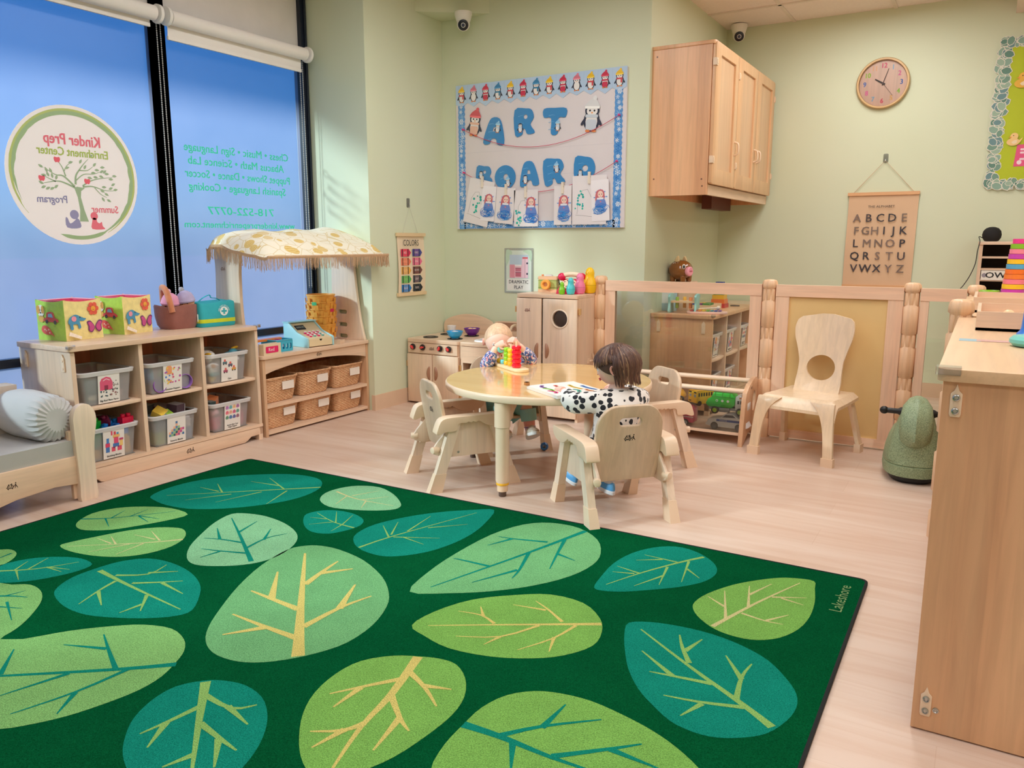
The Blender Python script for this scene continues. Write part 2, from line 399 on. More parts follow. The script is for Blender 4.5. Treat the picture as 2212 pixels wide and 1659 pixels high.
# ---------------------------------------------------------------- roller blinds
BLIND = mat('blind_fabric', (242, 236, 232), .85, vary=.03, bmp=.15, bscale=500)
WHT = mat('white_plastic', (244, 240, 236), .4)
def blind(y0, y1, hem, label, lw):
    t = thing('roller_blind', label, 'blind', (-3.70, y0, 2.20), 0, 'rolled up window blinds')
    w = y1 - y0; c = -.02
    MB().cyl((0, .03, 0), (0, w - .03, 0), .036, n=28).build('roll', BLIND, t)
    m = MB(); m.sheet(lambda u, v: (-.034 + .004 * math.sin(v * 3), .035 + u * (w - .07), -.01 - v * (2.19 - hem)), 8, 4); m.box(-.04, -.028, .035, w - .035, hem - 2.2 - .012, hem - 2.2 + .006, .003)
    m.build('fabric', BLIND, t)
    for y in (0, w - .02): MB().lathe([(.02, 0), (.046, .002), (.046, .018), (.02, .02)], n=24, M=tr(0, y, 0) @ rx(-PI / 2)).build('bracket', WHT, t)
    return t
b1 = blind(1.80, 2.765, 2.150, 'rolled up beige blind over the window with the round tree logo', 1)
b2 = blind(2.795, 3.80, 2.110, 'rolled up beige blind over the window with teal lettering', 1)
CH = mat('bead_chain', (205, 205, 205), .35)
def chain(par, y, z0, z1, x=.03):
    m = MB()
    for dy in (0, .022):
        n = int((z0 - z1) / .011)
        for k in range(n): m.sph((x, y + dy, z0 - k * .011), .0036, 6, 4)
        m.cyl((x, y + dy, z0), (x, y + dy, z1), .0012, n=5)
    m.build('bead_chain', CH, par)
chain(b1, .992, -.03, -1.62, -.066); chain(b2, .990, -.03, -1.42, -.062)

# ---------------------------------------------------------------- window graphics (read from outside, so mirrored here)
XG = XW - .0232
t = thing('round_window_sticker', 'round white tree logo sticker on the window, seen mirrored from inside', 'sticker', (XG, 2.327, 1.385))
VIN = mat('vinyl_print', None, .5, vary=.02)
F = rz(PI / 2) @ rx(PI / 2)           # local x -> +Y, y -> up, z -> +X
m = MB((220, 211, 208)); m.prism(circ(0, 0, .326, 64), .001, M=F); disc = m.build('sticker_disc', mat('white_vinyl', (252, 246, 250), .5, vary=.02), t)
m = MB()
def arc(m, col, r0, r1, a0, a1, z=.0014, wob=.003):
    n = 60; o = []; i_ = []
    for k in range(n + 1):
        a = math.radians(a0 + (a1 - a0) * k / n); e = math.sin(PI * min(1, min(k, n - k) / 12) / 2)
        mid = (r0 + r1) / 2; hw = (r1 - r0) / 2 * max(.08, e)
        o.append(((mid + hw + random.uniform(-wob, wob) * .3) * math.cos(a), (mid + hw) * math.sin(a)))
        i_.append(((mid - hw + random.uniform(-wob, wob)) * math.cos(a), (mid - hw) * math.sin(a)))
    m.c = col
    for k in range(n): m.prism([o[k], o[k + 1], i_[k + 1], i_[k]], 0, M=F @ tr(0, 0, z))
arc(m, (186, 200, 120), .293, .310, -62, 217); arc(m, (160, 188, 142), .281, .300, -70, 205, .0016); arc(m, (160, 188, 142), .284, .302, -110, -62, .0014)
MF = F @ tr(0, 0, .0012)
m.c = (238, 118, 136); m.text('Kinder Prep', .052, MF @ tr(.0, .165, 0) @ sc(-1, 1, 1), bold=.035, sx=.80)
m.c = (176, 196, 96); m.text('Enrichment Center', .040, MF @ tr(0, .108, 0) @ sc(-1, 1, 1), bold=.03, sx=.82)
m.c = (238, 118, 136); m.text('Summer', .036, MF @ tr(.135, -.155, 0) @ sc(-1, 1, 1), bold=.02, sx=.85)
m.c = (142, 140, 184); m.text('Program', .036, MF @ tr(-.125, -.115, 0) @ sc(-1, 1, 1), bold=.02, sx=.85)
m.c = (160, 184, 150)
def br(pts, w0, w1): m.prism(strip(smooth(pts, 4, False), w0, w1), 0, M=MF @ tr(0, 0, .0004))
m.prism([(.0, -.215), (.045, -.215), (.028, -.16), (.016, -.10), (.02, -.07), (.04, -.055), (.0, -.05), (-.012, -.06), (.0, -.10), (.006, -.16)], 0, M=MF)
for pts, w in (([(.0, -.06), (-.06, -.035), (-.10, -.03), (-.17, -.045)], .010), ([(-.10, -.032), (-.13, -.02), (-.15, -.01)], .006), ([(-.01, -.05), (-.06, -.005), (-.10, .0), (-.15, .03)], .010), ([(-.05, -.005), (-.065, .04), (-.095, .08)], .007),
               ([(-.055, .02), (-.04, .045), (-.02, .06)], .005), ([(-.005, -.04), (.0, .0), (.02, .03), (.045, .06), (.07, .085)], .011), ([(.02, .028), (.06, .03), (.09, .05)], .006), ([(.0, -.02), (.04, .01), (.09, .015), (.13, .03)], .006),
               ([(.03, -.045), (.07, -.02), (.12, -.005), (.19, .005)], .008), ([(.03, -.05), (.08, -.045), (.14, -.06), (.19, -.06)], .008), ([(.09, -.05), (.12, -.08), (.15, -.095)], .005)): br(pts, w, .002)
def lf(x, y, a, l=.026): m.prism([(x + math.cos(a) * u * l - math.sin(a) * v * l, y + math.sin(a) * u * l + math.cos(a) * v * l) for u, v in ((-.5, 0), (-.2, .22), (.1, .24), (.5, 0), (.1, -.2), (-.2, -.2))], 0, M=MF @ tr(0, 0, .0005))
for x, y, a in ((-.165, .035, 2.6), (-.14, .02, 1.9), (-.12, .018, 2), (-.155, -.005, 3), (-.17, -.04, 2.6), (-.16, -.06, .4), (-.14, -.065, .5), (-.12, -.065, .5), (-.1, -.055, .7), (-.135, .0, 2), (-.115, -.005, 1.7), (-.095, -.012, 1.2), (-.02, .062, .3), (-.04, .035, .3), (.085, .1, .6), (.03, .07, 1), (.05, .045, 1), (.1, .06, .8), (.14, .05, .1), (.11, .035, 0),
                (.135, .03, .6), (.15, .03, .7), (.16, .02, 0), (.2, .012, 0), (.18, -.005, 0), (.13, .005, -.3), (.1, .0, -.1), (.07, -.005, -.2), (.19, -.03, .5), (.2, -.055, .2), (.175, -.05, .4), (.14, -.045, 0), (.15, -.08, -.5), (.16, -.11, -.5), (.13, -.105, -1), (.13, -.065, -.4), (.09, .02, .1)): lf(x, y, a)
m.c = (238, 100, 118)
for x, y in ((-.085, .07), (-.165, -.02), (.055, -.022)): m.prism(smooth([(x, y + .010), (x + .012, y + .012), (x + .015, y), (x + .008, y - .013), (x, y - .011), (x - .008, y - .013), (x - .015, y), (x - .012, y + .012)], 3), 0, M=MF @ tr(0, 0, .0005))
m.c = (238, 118, 136)   # reading children
m.prism(smooth([(.06, -.25), (.062, -.215), (.07, -.195), (.085, -.2), (.088, -.215), (.10, -.222), (.112, -.215), (.115, -.235), (.125, -.25)], 3), 0, M=MF); m.prism(circ(.075, -.187, .019), 0, M=MF)
m.c = (152, 150, 190)
m.prism(smooth([(-.0, -.245), (.0, -.215), (-.012, -.2), (-.03, -.215), (-.05, -.225), (-.06, -.20), (-.07, -.20), (-.065, -.245)], 3), 0, M=MF); m.prism(circ(-.025, -.183, .022), 0, M=MF)
m.build('logo_print', VIN, t)

t = thing('window_lettering', 'teal activity list and phone number stuck on the window, seen mirrored', 'lettering', (XG, 3.33, 1.39))
m = MB((60, 224, 186))
for s_, z, y, w in (('Chess \u2022 Music \u2022 Sign Language', .195, .0, .76), ('Abacus Math \u2022 Science Lab', .125, -.01, .70), ('Puppet Shows \u2022 Dance \u2022 Soccer', .055, .0, .77), ('Spanish Language \u2022 Cooking', -.015, -.01, .71), ('718-522-0777', -.145, -.005, .49), ('www.kinderprepenrichment.com', -.222, .0, .82)):
    n0 = len(m.bm.verts); m.text(s_, .045 if z != -.222 else .038, F @ tr(y, z, 0) @ sc(-1, 1, 1), bold=.022)
    m.bm.verts.ensure_lookup_table(); ys = [v.co.y for v in m.bm.verts[n0:]]; k = w / (max(ys) - min(ys)); cy = (max(ys) + min(ys)) / 2
    for v in m.bm.verts[n0:]: v.co.y = y + (v.co.y - cy) * k
m.build('text', VIN, t)
LEAVES=[('t','g',[(-2.962,2.001),(-2.995,2.101),(-2.986,2.225),(-2.928,2.343),(-2.829,2.444),(-2.697,2.531),(-2.572,2.553),(-2.485,2.522),(-2.421,2.441),(-2.402,2.339),(-2.421,2.239),(-2.482,2.135),(-2.568,2.044),(-2.678,1.976),(-2.799,1.958),(-2.902,1.973)],[(-2.428,2.456),(-2.638,2.274),(-2.91,2.039)],[[(-2.539,2.352),(-2.727,2.44)],[(-2.603,2.379),(-2.758,2.36)],[(-2.518,2.345),(-2.457,2.173)],[(-2.6,2.278),(-2.657,2.083)],[(-2.741,2.187),(-2.859,2.26)],[(-2.764,2.188),(-2.883,2.187)],[(-2.686,2.19),(-2.789,2.039)]],0.0105),
('m','c',[(-2.306,2.325),(-2.353,2.405),(-2.347,2.492),(-2.3,2.559),(-2.205,2.588),(-2.091,2.542),(-1.998,2.472),(-1.963,2.425),(-1.972,2.38),(-2.038,2.331),(-2.128,2.295),(-2.216,2.282)],[(-2.326,2.447),(-2.185,2.414),(-1.995,2.423)],[[(-2.229,2.435),(-2.173,2.549)],[(-2.246,2.425),(-2.212,2.318)],[(-2.158,2.412),(-2.088,2.507)],[(-2.131,2.411),(-2.089,2.334)]],0.0093),
('t','g',[(-2.191,2.116),(-2.228,2.171),(-2.206,2.232),(-2.15,2.265),(-2.066,2.267),(-1.99,2.234),(-1.959,2.179),(-1.967,2.117),(-2.001,2.055),(-2.065,2.037),(-2.129,2.063)],[(-1.961,2.148),(-2.073,2.156),(-2.202,2.202)],[[(-2.073,2.156),(-2.135,2.089)],[(-2.024,2.154),(-2.011,2.077)],[(-2.024,2.154),(-2.061,2.254)],[(-2.119,2.167),(-2.187,2.149)],[(-2.056,2.151),(-2.145,2.252)]],0.0072),
('t','g',[(-1.614,2.589),(-1.684,2.551),(-1.787,2.457),(-1.865,2.348),(-1.918,2.217),(-1.913,2.107),(-1.867,2.04),(-1.793,1.996),(-1.703,1.988),(-1.646,2.017),(-1.585,2.094),(-1.552,2.201),(-1.545,2.324),(-1.567,2.454)],[(-1.814,2.008),(-1.78,2.158),(-1.656,2.525)],[[(-1.788,2.14),(-1.883,2.223)],[(-1.795,2.163),(-1.858,2.282)],[(-1.766,2.222),(-1.79,2.399)],[(-1.773,2.149),(-1.621,2.225)],[(-1.744,2.166),(-1.635,2.147)],[(-1.721,2.29),(-1.614,2.397)]],0.0093),
('m','t',[(-2.484,2.02),(-2.463,1.925),(-2.405,1.816),(-2.336,1.712),(-2.255,1.638),(-2.186,1.615),(-2.115,1.641),(-2.044,1.695),(-2.007,1.761),(-2.007,1.845),(-2.045,1.936),(-2.113,2.002),(-2.224,2.051),(-2.345,2.07),(-2.433,2.056)],[(-2.043,1.729),(-2.252,1.865),(-2.445,1.987)],[[(-2.199,1.831),(-2.292,1.815),(-2.359,1.789)],[(-2.299,1.811),(-2.401,1.883)],[(-2.109,1.772),(-2.209,1.737),(-2.283,1.718)],[(-2.206,1.734),(-2.22,1.664)],[(-2.297,1.893),(-2.331,2.012)],[(-2.15,1.797),(-2.164,1.904),(-2.133,1.976)],[(-2.159,1.889),(-2.222,1.98)]],0.0151),
('l','t',[(-2.628,1.928),(-2.75,1.943),(-2.865,1.899),(-2.943,1.829),(-2.965,1.745),(-2.927,1.665),(-2.873,1.623),(-2.808,1.619),(-2.73,1.671),(-2.681,1.751),(-2.64,1.841)],[(-2.94,1.682),(-2.836,1.759),(-2.702,1.929)],[[(-2.863,1.733),(-2.768,1.686)],[(-2.849,1.748),(-2.885,1.831)],[(-2.775,1.816),(-2.685,1.793)],[(-2.78,1.819),(-2.677,1.837)],[(-2.802,1.794),(-2.818,1.887)]],0.0093),
('l','c',[(-2.477,1.801),(-2.531,1.811),(-2.603,1.775),(-2.666,1.703),(-2.707,1.61),(-2.738,1.525),(-2.738,1.482),(-2.66,1.47),(-2.551,1.487),(-2.46,1.529),(-2.406,1.597),(-2.392,1.679),(-2.421,1.753)],[(-2.414,1.743),(-2.507,1.649),(-2.709,1.491)],[[(-2.476,1.693),(-2.585,1.737)],[(-2.501,1.692),(-2.608,1.682)],[(-2.582,1.592),(-2.664,1.628)],[(-2.6,1.586),(-2.692,1.592)],[(-2.501,1.645),(-2.492,1.533)],[(-2.539,1.617),(-2.595,1.497)]],0.0092),
('l','t',[(-2.888,1.312),(-2.865,1.369),(-2.809,1.37),(-2.762,1.338),(-2.734,1.286),(-2.75,1.244)],[(-2.812,1.356),(-2.798,1.282)],[],0.0077),
('t','g',[(-2.73,1.234),(-2.734,1.309),(-2.701,1.374),(-2.637,1.424),(-2.562,1.452),(-2.482,1.442),(-2.469,1.388),(-2.489,1.323),(-2.529,1.258),(-2.59,1.206),(-2.643,1.191)],[(-2.711,1.238),(-2.606,1.322),(-2.538,1.43)],[[(-2.645,1.284),(-2.564,1.248)],[(-2.652,1.28),(-2.691,1.346)],[(-2.589,1.35),(-2.509,1.354)],[(-2.622,1.308),(-2.661,1.398)],[(-2.582,1.354),(-2.504,1.378)]],0.0092),
('l','t',[(-2.618,1.165),(-2.546,1.218),(-2.496,1.247),(-2.425,1.24),(-2.357,1.206),(-2.298,1.152),(-2.244,1.085),(-2.22,1.029),(-2.214,0.967)],[(-2.526,1.133),(-2.454,1.176),(-2.409,1.193)],[[(-2.478,1.162),(-2.462,1.215)],[(-2.431,1.144),(-2.296,1.087)],[(-2.428,1.11),(-2.348,1.143)]],0.0104),
('t','g',[(-2.356,1.243),(-2.404,1.282),(-2.435,1.345),(-2.439,1.417),(-2.423,1.504),(-2.365,1.568),(-2.266,1.585),(-2.148,1.567),(-2.045,1.524),(-1.975,1.469),(-1.909,1.391),(-1.918,1.343),(-1.974,1.293),(-2.056,1.248),(-2.149,1.215),(-2.252,1.214)],[(-2.41,1.423),(-2.219,1.401),(-1.942,1.376)],[[(-2.33,1.427),(-2.248,1.486),(-2.263,1.565)],[(-2.257,1.492),(-2.184,1.55)],[(-2.229,1.416),(-2.155,1.469),(-2.106,1.509)],[(-2.15,1.466),(-2.026,1.448)],[(-2.289,1.4),(-2.269,1.333),(-2.231,1.244)],[(-2.264,1.326),(-2.166,1.274)],[(-2.113,1.387),(-2.033,1.309)],[(-2.068,1.34),(-2.075,1.271)]],0.0157),
('M','y',[(-1.988,1.925),(-2.016,1.864),(-1.99,1.726),(-1.926,1.575),(-1.845,1.437),(-1.78,1.344),(-1.721,1.288),(-1.653,1.257),(-1.581,1.256),(-1.521,1.278),(-1.465,1.327),(-1.418,1.395),(-1.388,1.477),(-1.394,1.588),(-1.434,1.698),(-1.489,1.775),(-1.585,1.858),(-1.724,1.929),(-1.856,1.958),(-1.938,1.953)],[(-1.448,1.357),(-1.652,1.569),(-1.939,1.873)],[[(-1.644,1.552),(-1.77,1.562),(-1.863,1.569)],[(-1.765,1.56),(-1.901,1.713)],[(-1.753,1.687),(-1.778,1.797),(-1.792,1.878)],[(-1.771,1.779),(-1.706,1.856)],[(-1.554,1.481),(-1.547,1.622),(-1.519,1.729)],[(-1.544,1.615),(-1.617,1.767)],[(-1.519,1.425),(-1.651,1.427),(-1.786,1.433)],[(-1.641,1.426),(-1.711,1.335)]],0.0302),
('l','t',[(-2.219,0.964),(-2.157,1.044),(-2.094,1.135),(-2.02,1.21),(-1.95,1.262),(-1.863,1.287),(-1.782,1.266),(-1.728,1.226),(-1.696,1.177),(-1.668,1.116),(-1.661,1.049),(-1.678,0.971),(-1.707,0.895),(-1.752,0.828),(-1.785,0.795),(-1.827,0.773)],[(-1.686,1.17),(-1.795,1.077),(-2.014,0.912),(-2.043,0.895)],[[(-1.795,1.077),(-1.899,1.125),(-1.993,1.171)],[(-1.912,1.128),(-2.031,1.082)],[(-1.878,1.007),(-1.922,0.865)],[(-1.769,1.097),(-1.783,0.967),(-1.823,0.837)],[(-1.781,0.964),(-1.732,0.891)],[(-2.019,0.915),(-2.12,1.001)]],0.0175),
('t','g',[(-1.562,1.155),(-1.598,1.104),(-1.597,1.041),(-1.568,0.972),(-1.522,0.92),(-1.468,0.878),(-1.401,0.849),(-1.332,0.842),(-1.273,0.861),(-1.23,0.902),(-1.216,0.959),(-1.236,1.024),(-1.273,1.086),(-1.322,1.138),(-1.385,1.178),(-1.457,1.193),(-1.518,1.181)],[(-1.553,1.154),(-1.427,1.035),(-1.283,0.903)],[[(-1.476,1.079),(-1.488,1.004),(-1.502,0.941)],[(-1.489,0.998),(-1.445,0.919)],[(-1.511,1.115),(-1.408,1.109),(-1.368,1.149)],[(-1.421,1.11),(-1.326,1.085)],[(-1.421,1.034),(-1.332,1.018),(-1.274,1.009)],[(-1.34,1.018),(-1.269,0.948)],[(-1.339,0.955),(-1.361,0.894)]],0.0219),
('L','y',[(-1.175,1.518),(-1.237,1.486),(-1.292,1.423),(-1.305,1.344),(-1.29,1.256),(-1.252,1.18),(-1.196,1.112),(-1.141,1.063),(-1.087,1.035),(-1.045,1.043),(-1.003,1.093),(-0.974,1.161),(-0.959,1.253),(-0.955,1.345),(-0.972,1.422),(-1.015,1.49),(-1.072,1.533),(-1.124,1.535)],[(-1.178,1.513),(-1.127,1.341),(-1.103,1.207),(-1.056,1.062)],[[(-1.147,1.41),(-1.2,1.343),(-1.255,1.269)],[(-1.209,1.328),(-1.209,1.232)],[(-1.157,1.446),(-1.076,1.406),(-1.005,1.356)],[(-1.086,1.41),(-1.016,1.432)],[(-1.124,1.338),(-1.047,1.275),(-1.002,1.249)],[(-1.05,1.278),(-1.025,1.156)],[(-1.105,1.221),(-1.129,1.176),(-1.188,1.137)],[(-1.127,1.181),(-1.144,1.097)]],0.023),
('M','t',[(-1.438,1.813),(-1.478,1.963),(-1.49,2.138),(-1.48,2.349),(-1.431,2.503),(-1.349,2.574),(-1.234,2.579),(-1.124,2.506),(-1.059,2.393),(-1.041,2.288),(-1.066,2.165),(-1.134,2.043),(-1.225,1.943),(-1.328,1.866)],[(-1.196,2.561),(-1.284,2.246),(-1.402,1.872)],[[(-1.266,2.391),(-1.386,2.357),(-1.446,2.348)],[(-1.392,2.353),(-1.435,2.255)],[(-1.223,2.442),(-1.184,2.305),(-1.148,2.184)],[(-1.187,2.312),(-1.107,2.289)],[(-1.275,2.27),(-1.23,2.127),(-1.217,2.058)],[(-1.235,2.124),(-1.31,1.967)],[(-1.325,2.102),(-1.435,2.1),(-1.471,2.097)]],0.0176),
('L','y',[(-1.299,1.644),(-1.293,1.746),(-1.242,1.865),(-1.15,1.956),(-1.055,2.017),(-0.945,2.015),(-0.862,1.951),(-0.823,1.878),(-0.813,1.796),(-0.855,1.715),(-0.919,1.658),(-1.017,1.611),(-1.135,1.591),(-1.235,1.613)],[(-0.843,1.92),(-1.009,1.819),(-1.258,1.665)],[[(-0.944,1.876),(-1.016,1.924),(-1.073,1.954)],[(-1.018,1.916),(-1.119,1.898)],[(-1.104,1.769),(-1.163,1.793),(-1.235,1.781)],[(-1.155,1.791),(-1.195,1.839)],[(-0.99,1.824),(-1.05,1.714),(-1.156,1.654)],[(-1.05,1.714),(-1.066,1.654)],[(-0.901,1.876),(-0.922,1.778),(-0.974,1.675)],[(-0.922,1.784),(-0.898,1.709)]],0.0137),
('t','g',[(-0.963,2.131),(-0.977,2.208),(-0.986,2.335),(-0.966,2.452),(-0.917,2.541),(-0.856,2.585),(-0.786,2.578),(-0.718,2.531),(-0.677,2.473),(-0.666,2.409),(-0.685,2.339),(-0.735,2.269),(-0.803,2.205),(-0.873,2.148),(-0.931,2.122)],[(-0.742,2.541),(-0.798,2.455),(-0.876,2.311),(-0.939,2.169)],[[(-0.804,2.452),(-0.923,2.457)],[(-0.856,2.449),(-0.931,2.399)],[(-0.878,2.301),(-0.966,2.32)],[(-0.894,2.291),(-0.961,2.269)],[(-0.82,2.397),(-0.795,2.25)],[(-0.807,2.325),(-0.859,2.204)],[(-0.774,2.479),(-0.741,2.306)],[(-0.759,2.415),(-0.701,2.363)]],0.0115),
('L','c',[(-0.381,2.527),(-0.429,2.524),(-0.482,2.498),(-0.54,2.442),(-0.597,2.367),(-0.645,2.268),(-0.661,2.19),(-0.649,2.14),(-0.613,2.093),(-0.558,2.053),(-0.497,2.04),(-0.444,2.051),(-0.394,2.095),(-0.36,2.171),(-0.347,2.263),(-0.352,2.373),(-0.369,2.47)],[(-0.57,2.066),(-0.5,2.278),(-0.417,2.49)],[[(-0.551,2.13),(-0.606,2.314)],[(-0.576,2.205),(-0.639,2.248)],[(-0.513,2.232),(-0.549,2.387)],[(-0.533,2.323),(-0.492,2.437)],[(-0.47,2.341),(-0.378,2.388)],[(-0.444,2.348),(-0.376,2.333)],[(-0.521,2.188),(-0.453,2.174),(-0.402,2.178)],[(-0.449,2.177),(-0.401,2.245)]],0.0125),
('t','g',[(-0.78,1.967),(-0.765,1.9),(-0.728,1.815),(-0.684,1.733),(-0.631,1.664),(-0.581,1.62),(-0.521,1.578),(-0.464,1.564),(-0.412,1.571),(-0.359,1.603),(-0.321,1.644),(-0.295,1.712),(-0.287,1.776),(-0.298,1.833),(-0.332,1.89),(-0.393,1.958),(-0.472,2.001),(-0.559,2.022),(-0.645,2.021),(-0.727,2.003)],[(-0.318,1.67),(-0.4,1.727),(-0.559,1.827),(-0.736,1.948)],[[(-0.563,1.841),(-0.605,1.911),(-0.633,1.972)],[(-0.592,1.896),(-0.572,1.978)],[(-0.485,1.775),(-0.576,1.761),(-0.636,1.751)],[(-0.578,1.76),(-0.69,1.838)],[(-0.415,1.736),(-0.43,1.842),(-0.424,1.918)],[(-0.428,1.833),(-0.493,1.926)],[(-0.392,1.714),(-0.489,1.683),(-0.569,1.668)],[(-0.479,1.68),(-0.507,1.608)]],0.019),
('L','t',[(-0.883,1.168),(-0.907,1.248),(-0.913,1.33),(-0.913,1.406),(-0.89,1.478),(-0.841,1.528),(-0.782,1.551),(-0.707,1.559),(-0.62,1.545),(-0.544,1.524),(-0.478,1.494),(-0.416,1.452),(-0.384,1.411),(-0.423,1.302),(-0.597,1.175),(-0.729,1.12),(-0.827,1.123)],[(-0.913,1.33),(-0.818,1.334),(-0.69,1.328),(-0.584,1.332)],[[(-0.823,1.335),(-0.758,1.413),(-0.655,1.503)],[(-0.756,1.408),(-0.751,1.515)],[(-0.787,1.334),(-0.743,1.252)],[(-0.691,1.331),(-0.596,1.416),(-0.544,1.466)],[(-0.596,1.415),(-0.48,1.407)]],0.0211)]
# ---------------------------------------------------------------- rug
RUGC = dict(t=(28, 150, 128), m=(150, 212, 160), M=(128, 196, 132), l=(146, 204, 122), L=(140, 198, 98), c=(232, 222, 160), y=(238, 220, 130), g=(158, 206, 116))
def carpet():
    m, nt, N, L, B = nodes('cut_pile_carpet')
    a = N.new('ShaderNodeAttribute'); a.attribute_name = 'Col'
    f = tex(nt, 'Noise', 330, detail=2, rough=.7); g = tex(nt, 'Noise', 9, detail=2)
    v = ramp(nt, f.outputs[0], [(.30, .55), (.68, 1.18)])
    c = mix_rgb(nt, a.outputs['Color'], v, 1.0, 'MULTIPLY'); c = mix_rgb(nt, c, ramp(nt, g.outputs[0], [(.3, .90), (.7, 1.0)]), 1.0, 'MULTIPLY')
    L.new(c, B.inputs['Base Color']); B.inputs['Roughness'].default_value = 1; B.inputs['Specular IOR Level'].default_value = 0
    bump(nt, f.outputs[0], B, .9, .006); return m
CARPET = carpet()
RX0, RX1, RY0, RY1 = -3.07, -.233, -1.1, 2.628
t = thing('leaf_rug', 'large dark green rug patterned with green and teal leaves', 'rug', (0, 0, 0))
m = MB((10, 92, 52))
m.prism(rrect(RX0 + .008, RX1 - .008, RY0 + .008, RY1 - .008, .02), .011)
zt = .0112
def fan(pts, z):
    m.prism(pts, 0, M=tr(0, 0, z))
for (c, vc, out, mn, brs, w) in LEAVES:
    m.c = RUGC[c]; fan(smooth(out, 3), zt + .0004)
    m.c = RUGC[{'t': 't', 'c': 'c', 'y': 'y', 'g': 'g'}[vc]]
    fan(strip(mn if len(mn) < 3 else smooth(mn, 3, False), w * 1.15, w * .25), zt + .0008)
    for k, b in enumerate(brs): fan(strip(b if len(b) < 3 else smooth(b, 3, False), w * .8, w * .2), zt + .00095 + k * .00001)
for dx, dy, j, a in ((.3, -2.2, 11, .3), (1.2, -2.0, 16, .2), (-.2, -2.4, 19, -.2), (.9, -1.4, 8, 0), (1.7, -2.7, 4, .1), (.5, -3.0, 12, .1)):
    c, vc, out, mn, brs, w = LEAVES[j]; m.c = RUGC[c]; fan([(p[0] + dx, p[1] + dy) for p in smooth(out, 3) ], zt + .0003) if all(RX0 < p[0] + dx < RX1 - .03 and RY0 < p[1] + dy for p in out) else None
m.c = (150, 190, 130); m.text('Lakeshore', .036, tr(-.288, 2.44, zt + .0008) @ rz(PI / 2), bold=.0, sx=1.0)
m.build('pile', CARPET, t)
m = MB(); m.prism(rrect(RX0, RX1, RY0, RY1, .025), .0125, [rrect(RX0 + .009, RX1 - .009, RY0 + .009, RY1 - .009, .02)], bev=.003); m.build('binding', mat('black_binding', (14, 18, 20), .9, bmp=.4, bscale=500), t)
# ---------------------------------------------------------------- child sofa
def mark(m, M, w, col=(58, 36, 28)):
    """burnt-in maker's mark: children pulling a wagon"""
    m.c = col; K = M @ sc(w, w, w)
    for pts, a, b in (([(-.46, -.02), (-.1, -.07), (.2, -.02), (.3, .02)], .04, .04), ([(-.4, -.02), (-.36, -.14), (.1, -.14), (.18, -.04)], .05, .05), ([(-.33, .0), (-.28, .12), (-.2, .16)], .09, .06), ([(-.2, .12), (-.12, .03)], .05, .04), ([(-.02, .0), (.0, .14), (.1, .1), (.14, .0)], .08, .05),
                      ([(-.12, .2), (.02, .16)], .05, .06), ([(.34, .18), (.36, .02), (.3, -.1), (.24, -.22)], .08, .04), ([(.36, .02), (.44, -.08), (.5, -.2)], .07, .04), ([(.34, .12), (.22, .02)], .05, .03)):
        m.prism(strip(pts, a, b), 0, M=K)
    for x, y, r in ((-.22, .2, .05), (.02, .22, .05), (.36, .26, .055)): m.prism(circ(x, y, r, 10), 0, M=K)
    for x in (-.3, .06): m.prism([(x - .06, -.15), (x + .06, -.15), (x, -.27)][::-1], 0, M=K)
LOGO = mat('burnt_mark', None, .7)
GREYF = mat('grey_cushion_cloth', (196, 194, 194), .9, vary=.06, nscale=6, bmp=.2, bscale=600)
TAUPE = mat('taupe_cushion_cloth', (206, 190, 178), .9, vary=.06, nscale=6, bmp=.2, bscale=600)
t = thing('child_sofa', 'small wooden framed sofa with grey cushions in front of the window', 'sofa', (-3.19, 1.83, 0))
FY = rz(PI / 2) @ rx(PI / 2)            # outline x -> +Y, outline y -> up, thickness -> +X
pf = smooth([(-.033, 0), (.004, 0), (.040, 0), (.040, .07), (.040, .14), (.041, .20), (.048, .265), (.061, .325), (.058, .37), (.036, .403), (.006, .409), (-.022, .395), (-.036, .36), (-.037, .31), (-.036, .22), (-.034, .14), (-.033, .07)], 3)
for x, nm in ((-.012, 'front_post'), (-.47, 'rear_post')): MB().prism(pf, .030, M=tr(x, .03, 0) @ FY, bev=.006).build(nm, W_PALE, t)
m = MB(); m.box(-.03, -.012, -.016, .02, .01, .30); m.build('inner_leg', W_Z, t)
arcp = [(-1.3, .07), (-1.3, .195), (0, .195), (0, .075), (-.10, .085), (-.25, .075), (-.40, .045), (-.50, .02), (-.9, .02), (-1.1, .05)]
m = MB(); m.prism(arcp, .024, M=tr(-.02, 0, 0) @ FY, bev=.004); rail = m.build('front_rail', W_Y, t)
m = MB(); mark(m, tr(.0045, -.265, .135) @ FY, .045); m.build('maker_mark', LOGO, rail)
m = MB(); m.box(-.48, -.46, -1.3, -.16, .05, .40, .006); m.build('back_rail', W_Y, t)
def wob(a, b): return .004 * math.sin(a * 23 + b * 7) + .003 * math.sin(a * 11 - b * 19)
m = MB()
def seat_fn(k):
    def f(u, v): return (-.455 + .45 * v, -1.28 + 1.28 * u, k + .5 * wob(u * 3, v * 2))
    return f
m.box(-.455, -.006, -1.28, -.004, .175, .262, .022, 4); m.build('seat_cushion', mat('grey_seat_cloth', (182, 178, 174), .9, vary=.08, nscale=7, bmp=.25, bscale=500), t)
m = MB(); n = 48
prof = [(.02, .002), (.05, .0), (.085, .012), (.098, .035), (.103, .08), (.106, .20), (.104, .28), (.096, .325), (.06, .34), (.01, .342)]
rs = []
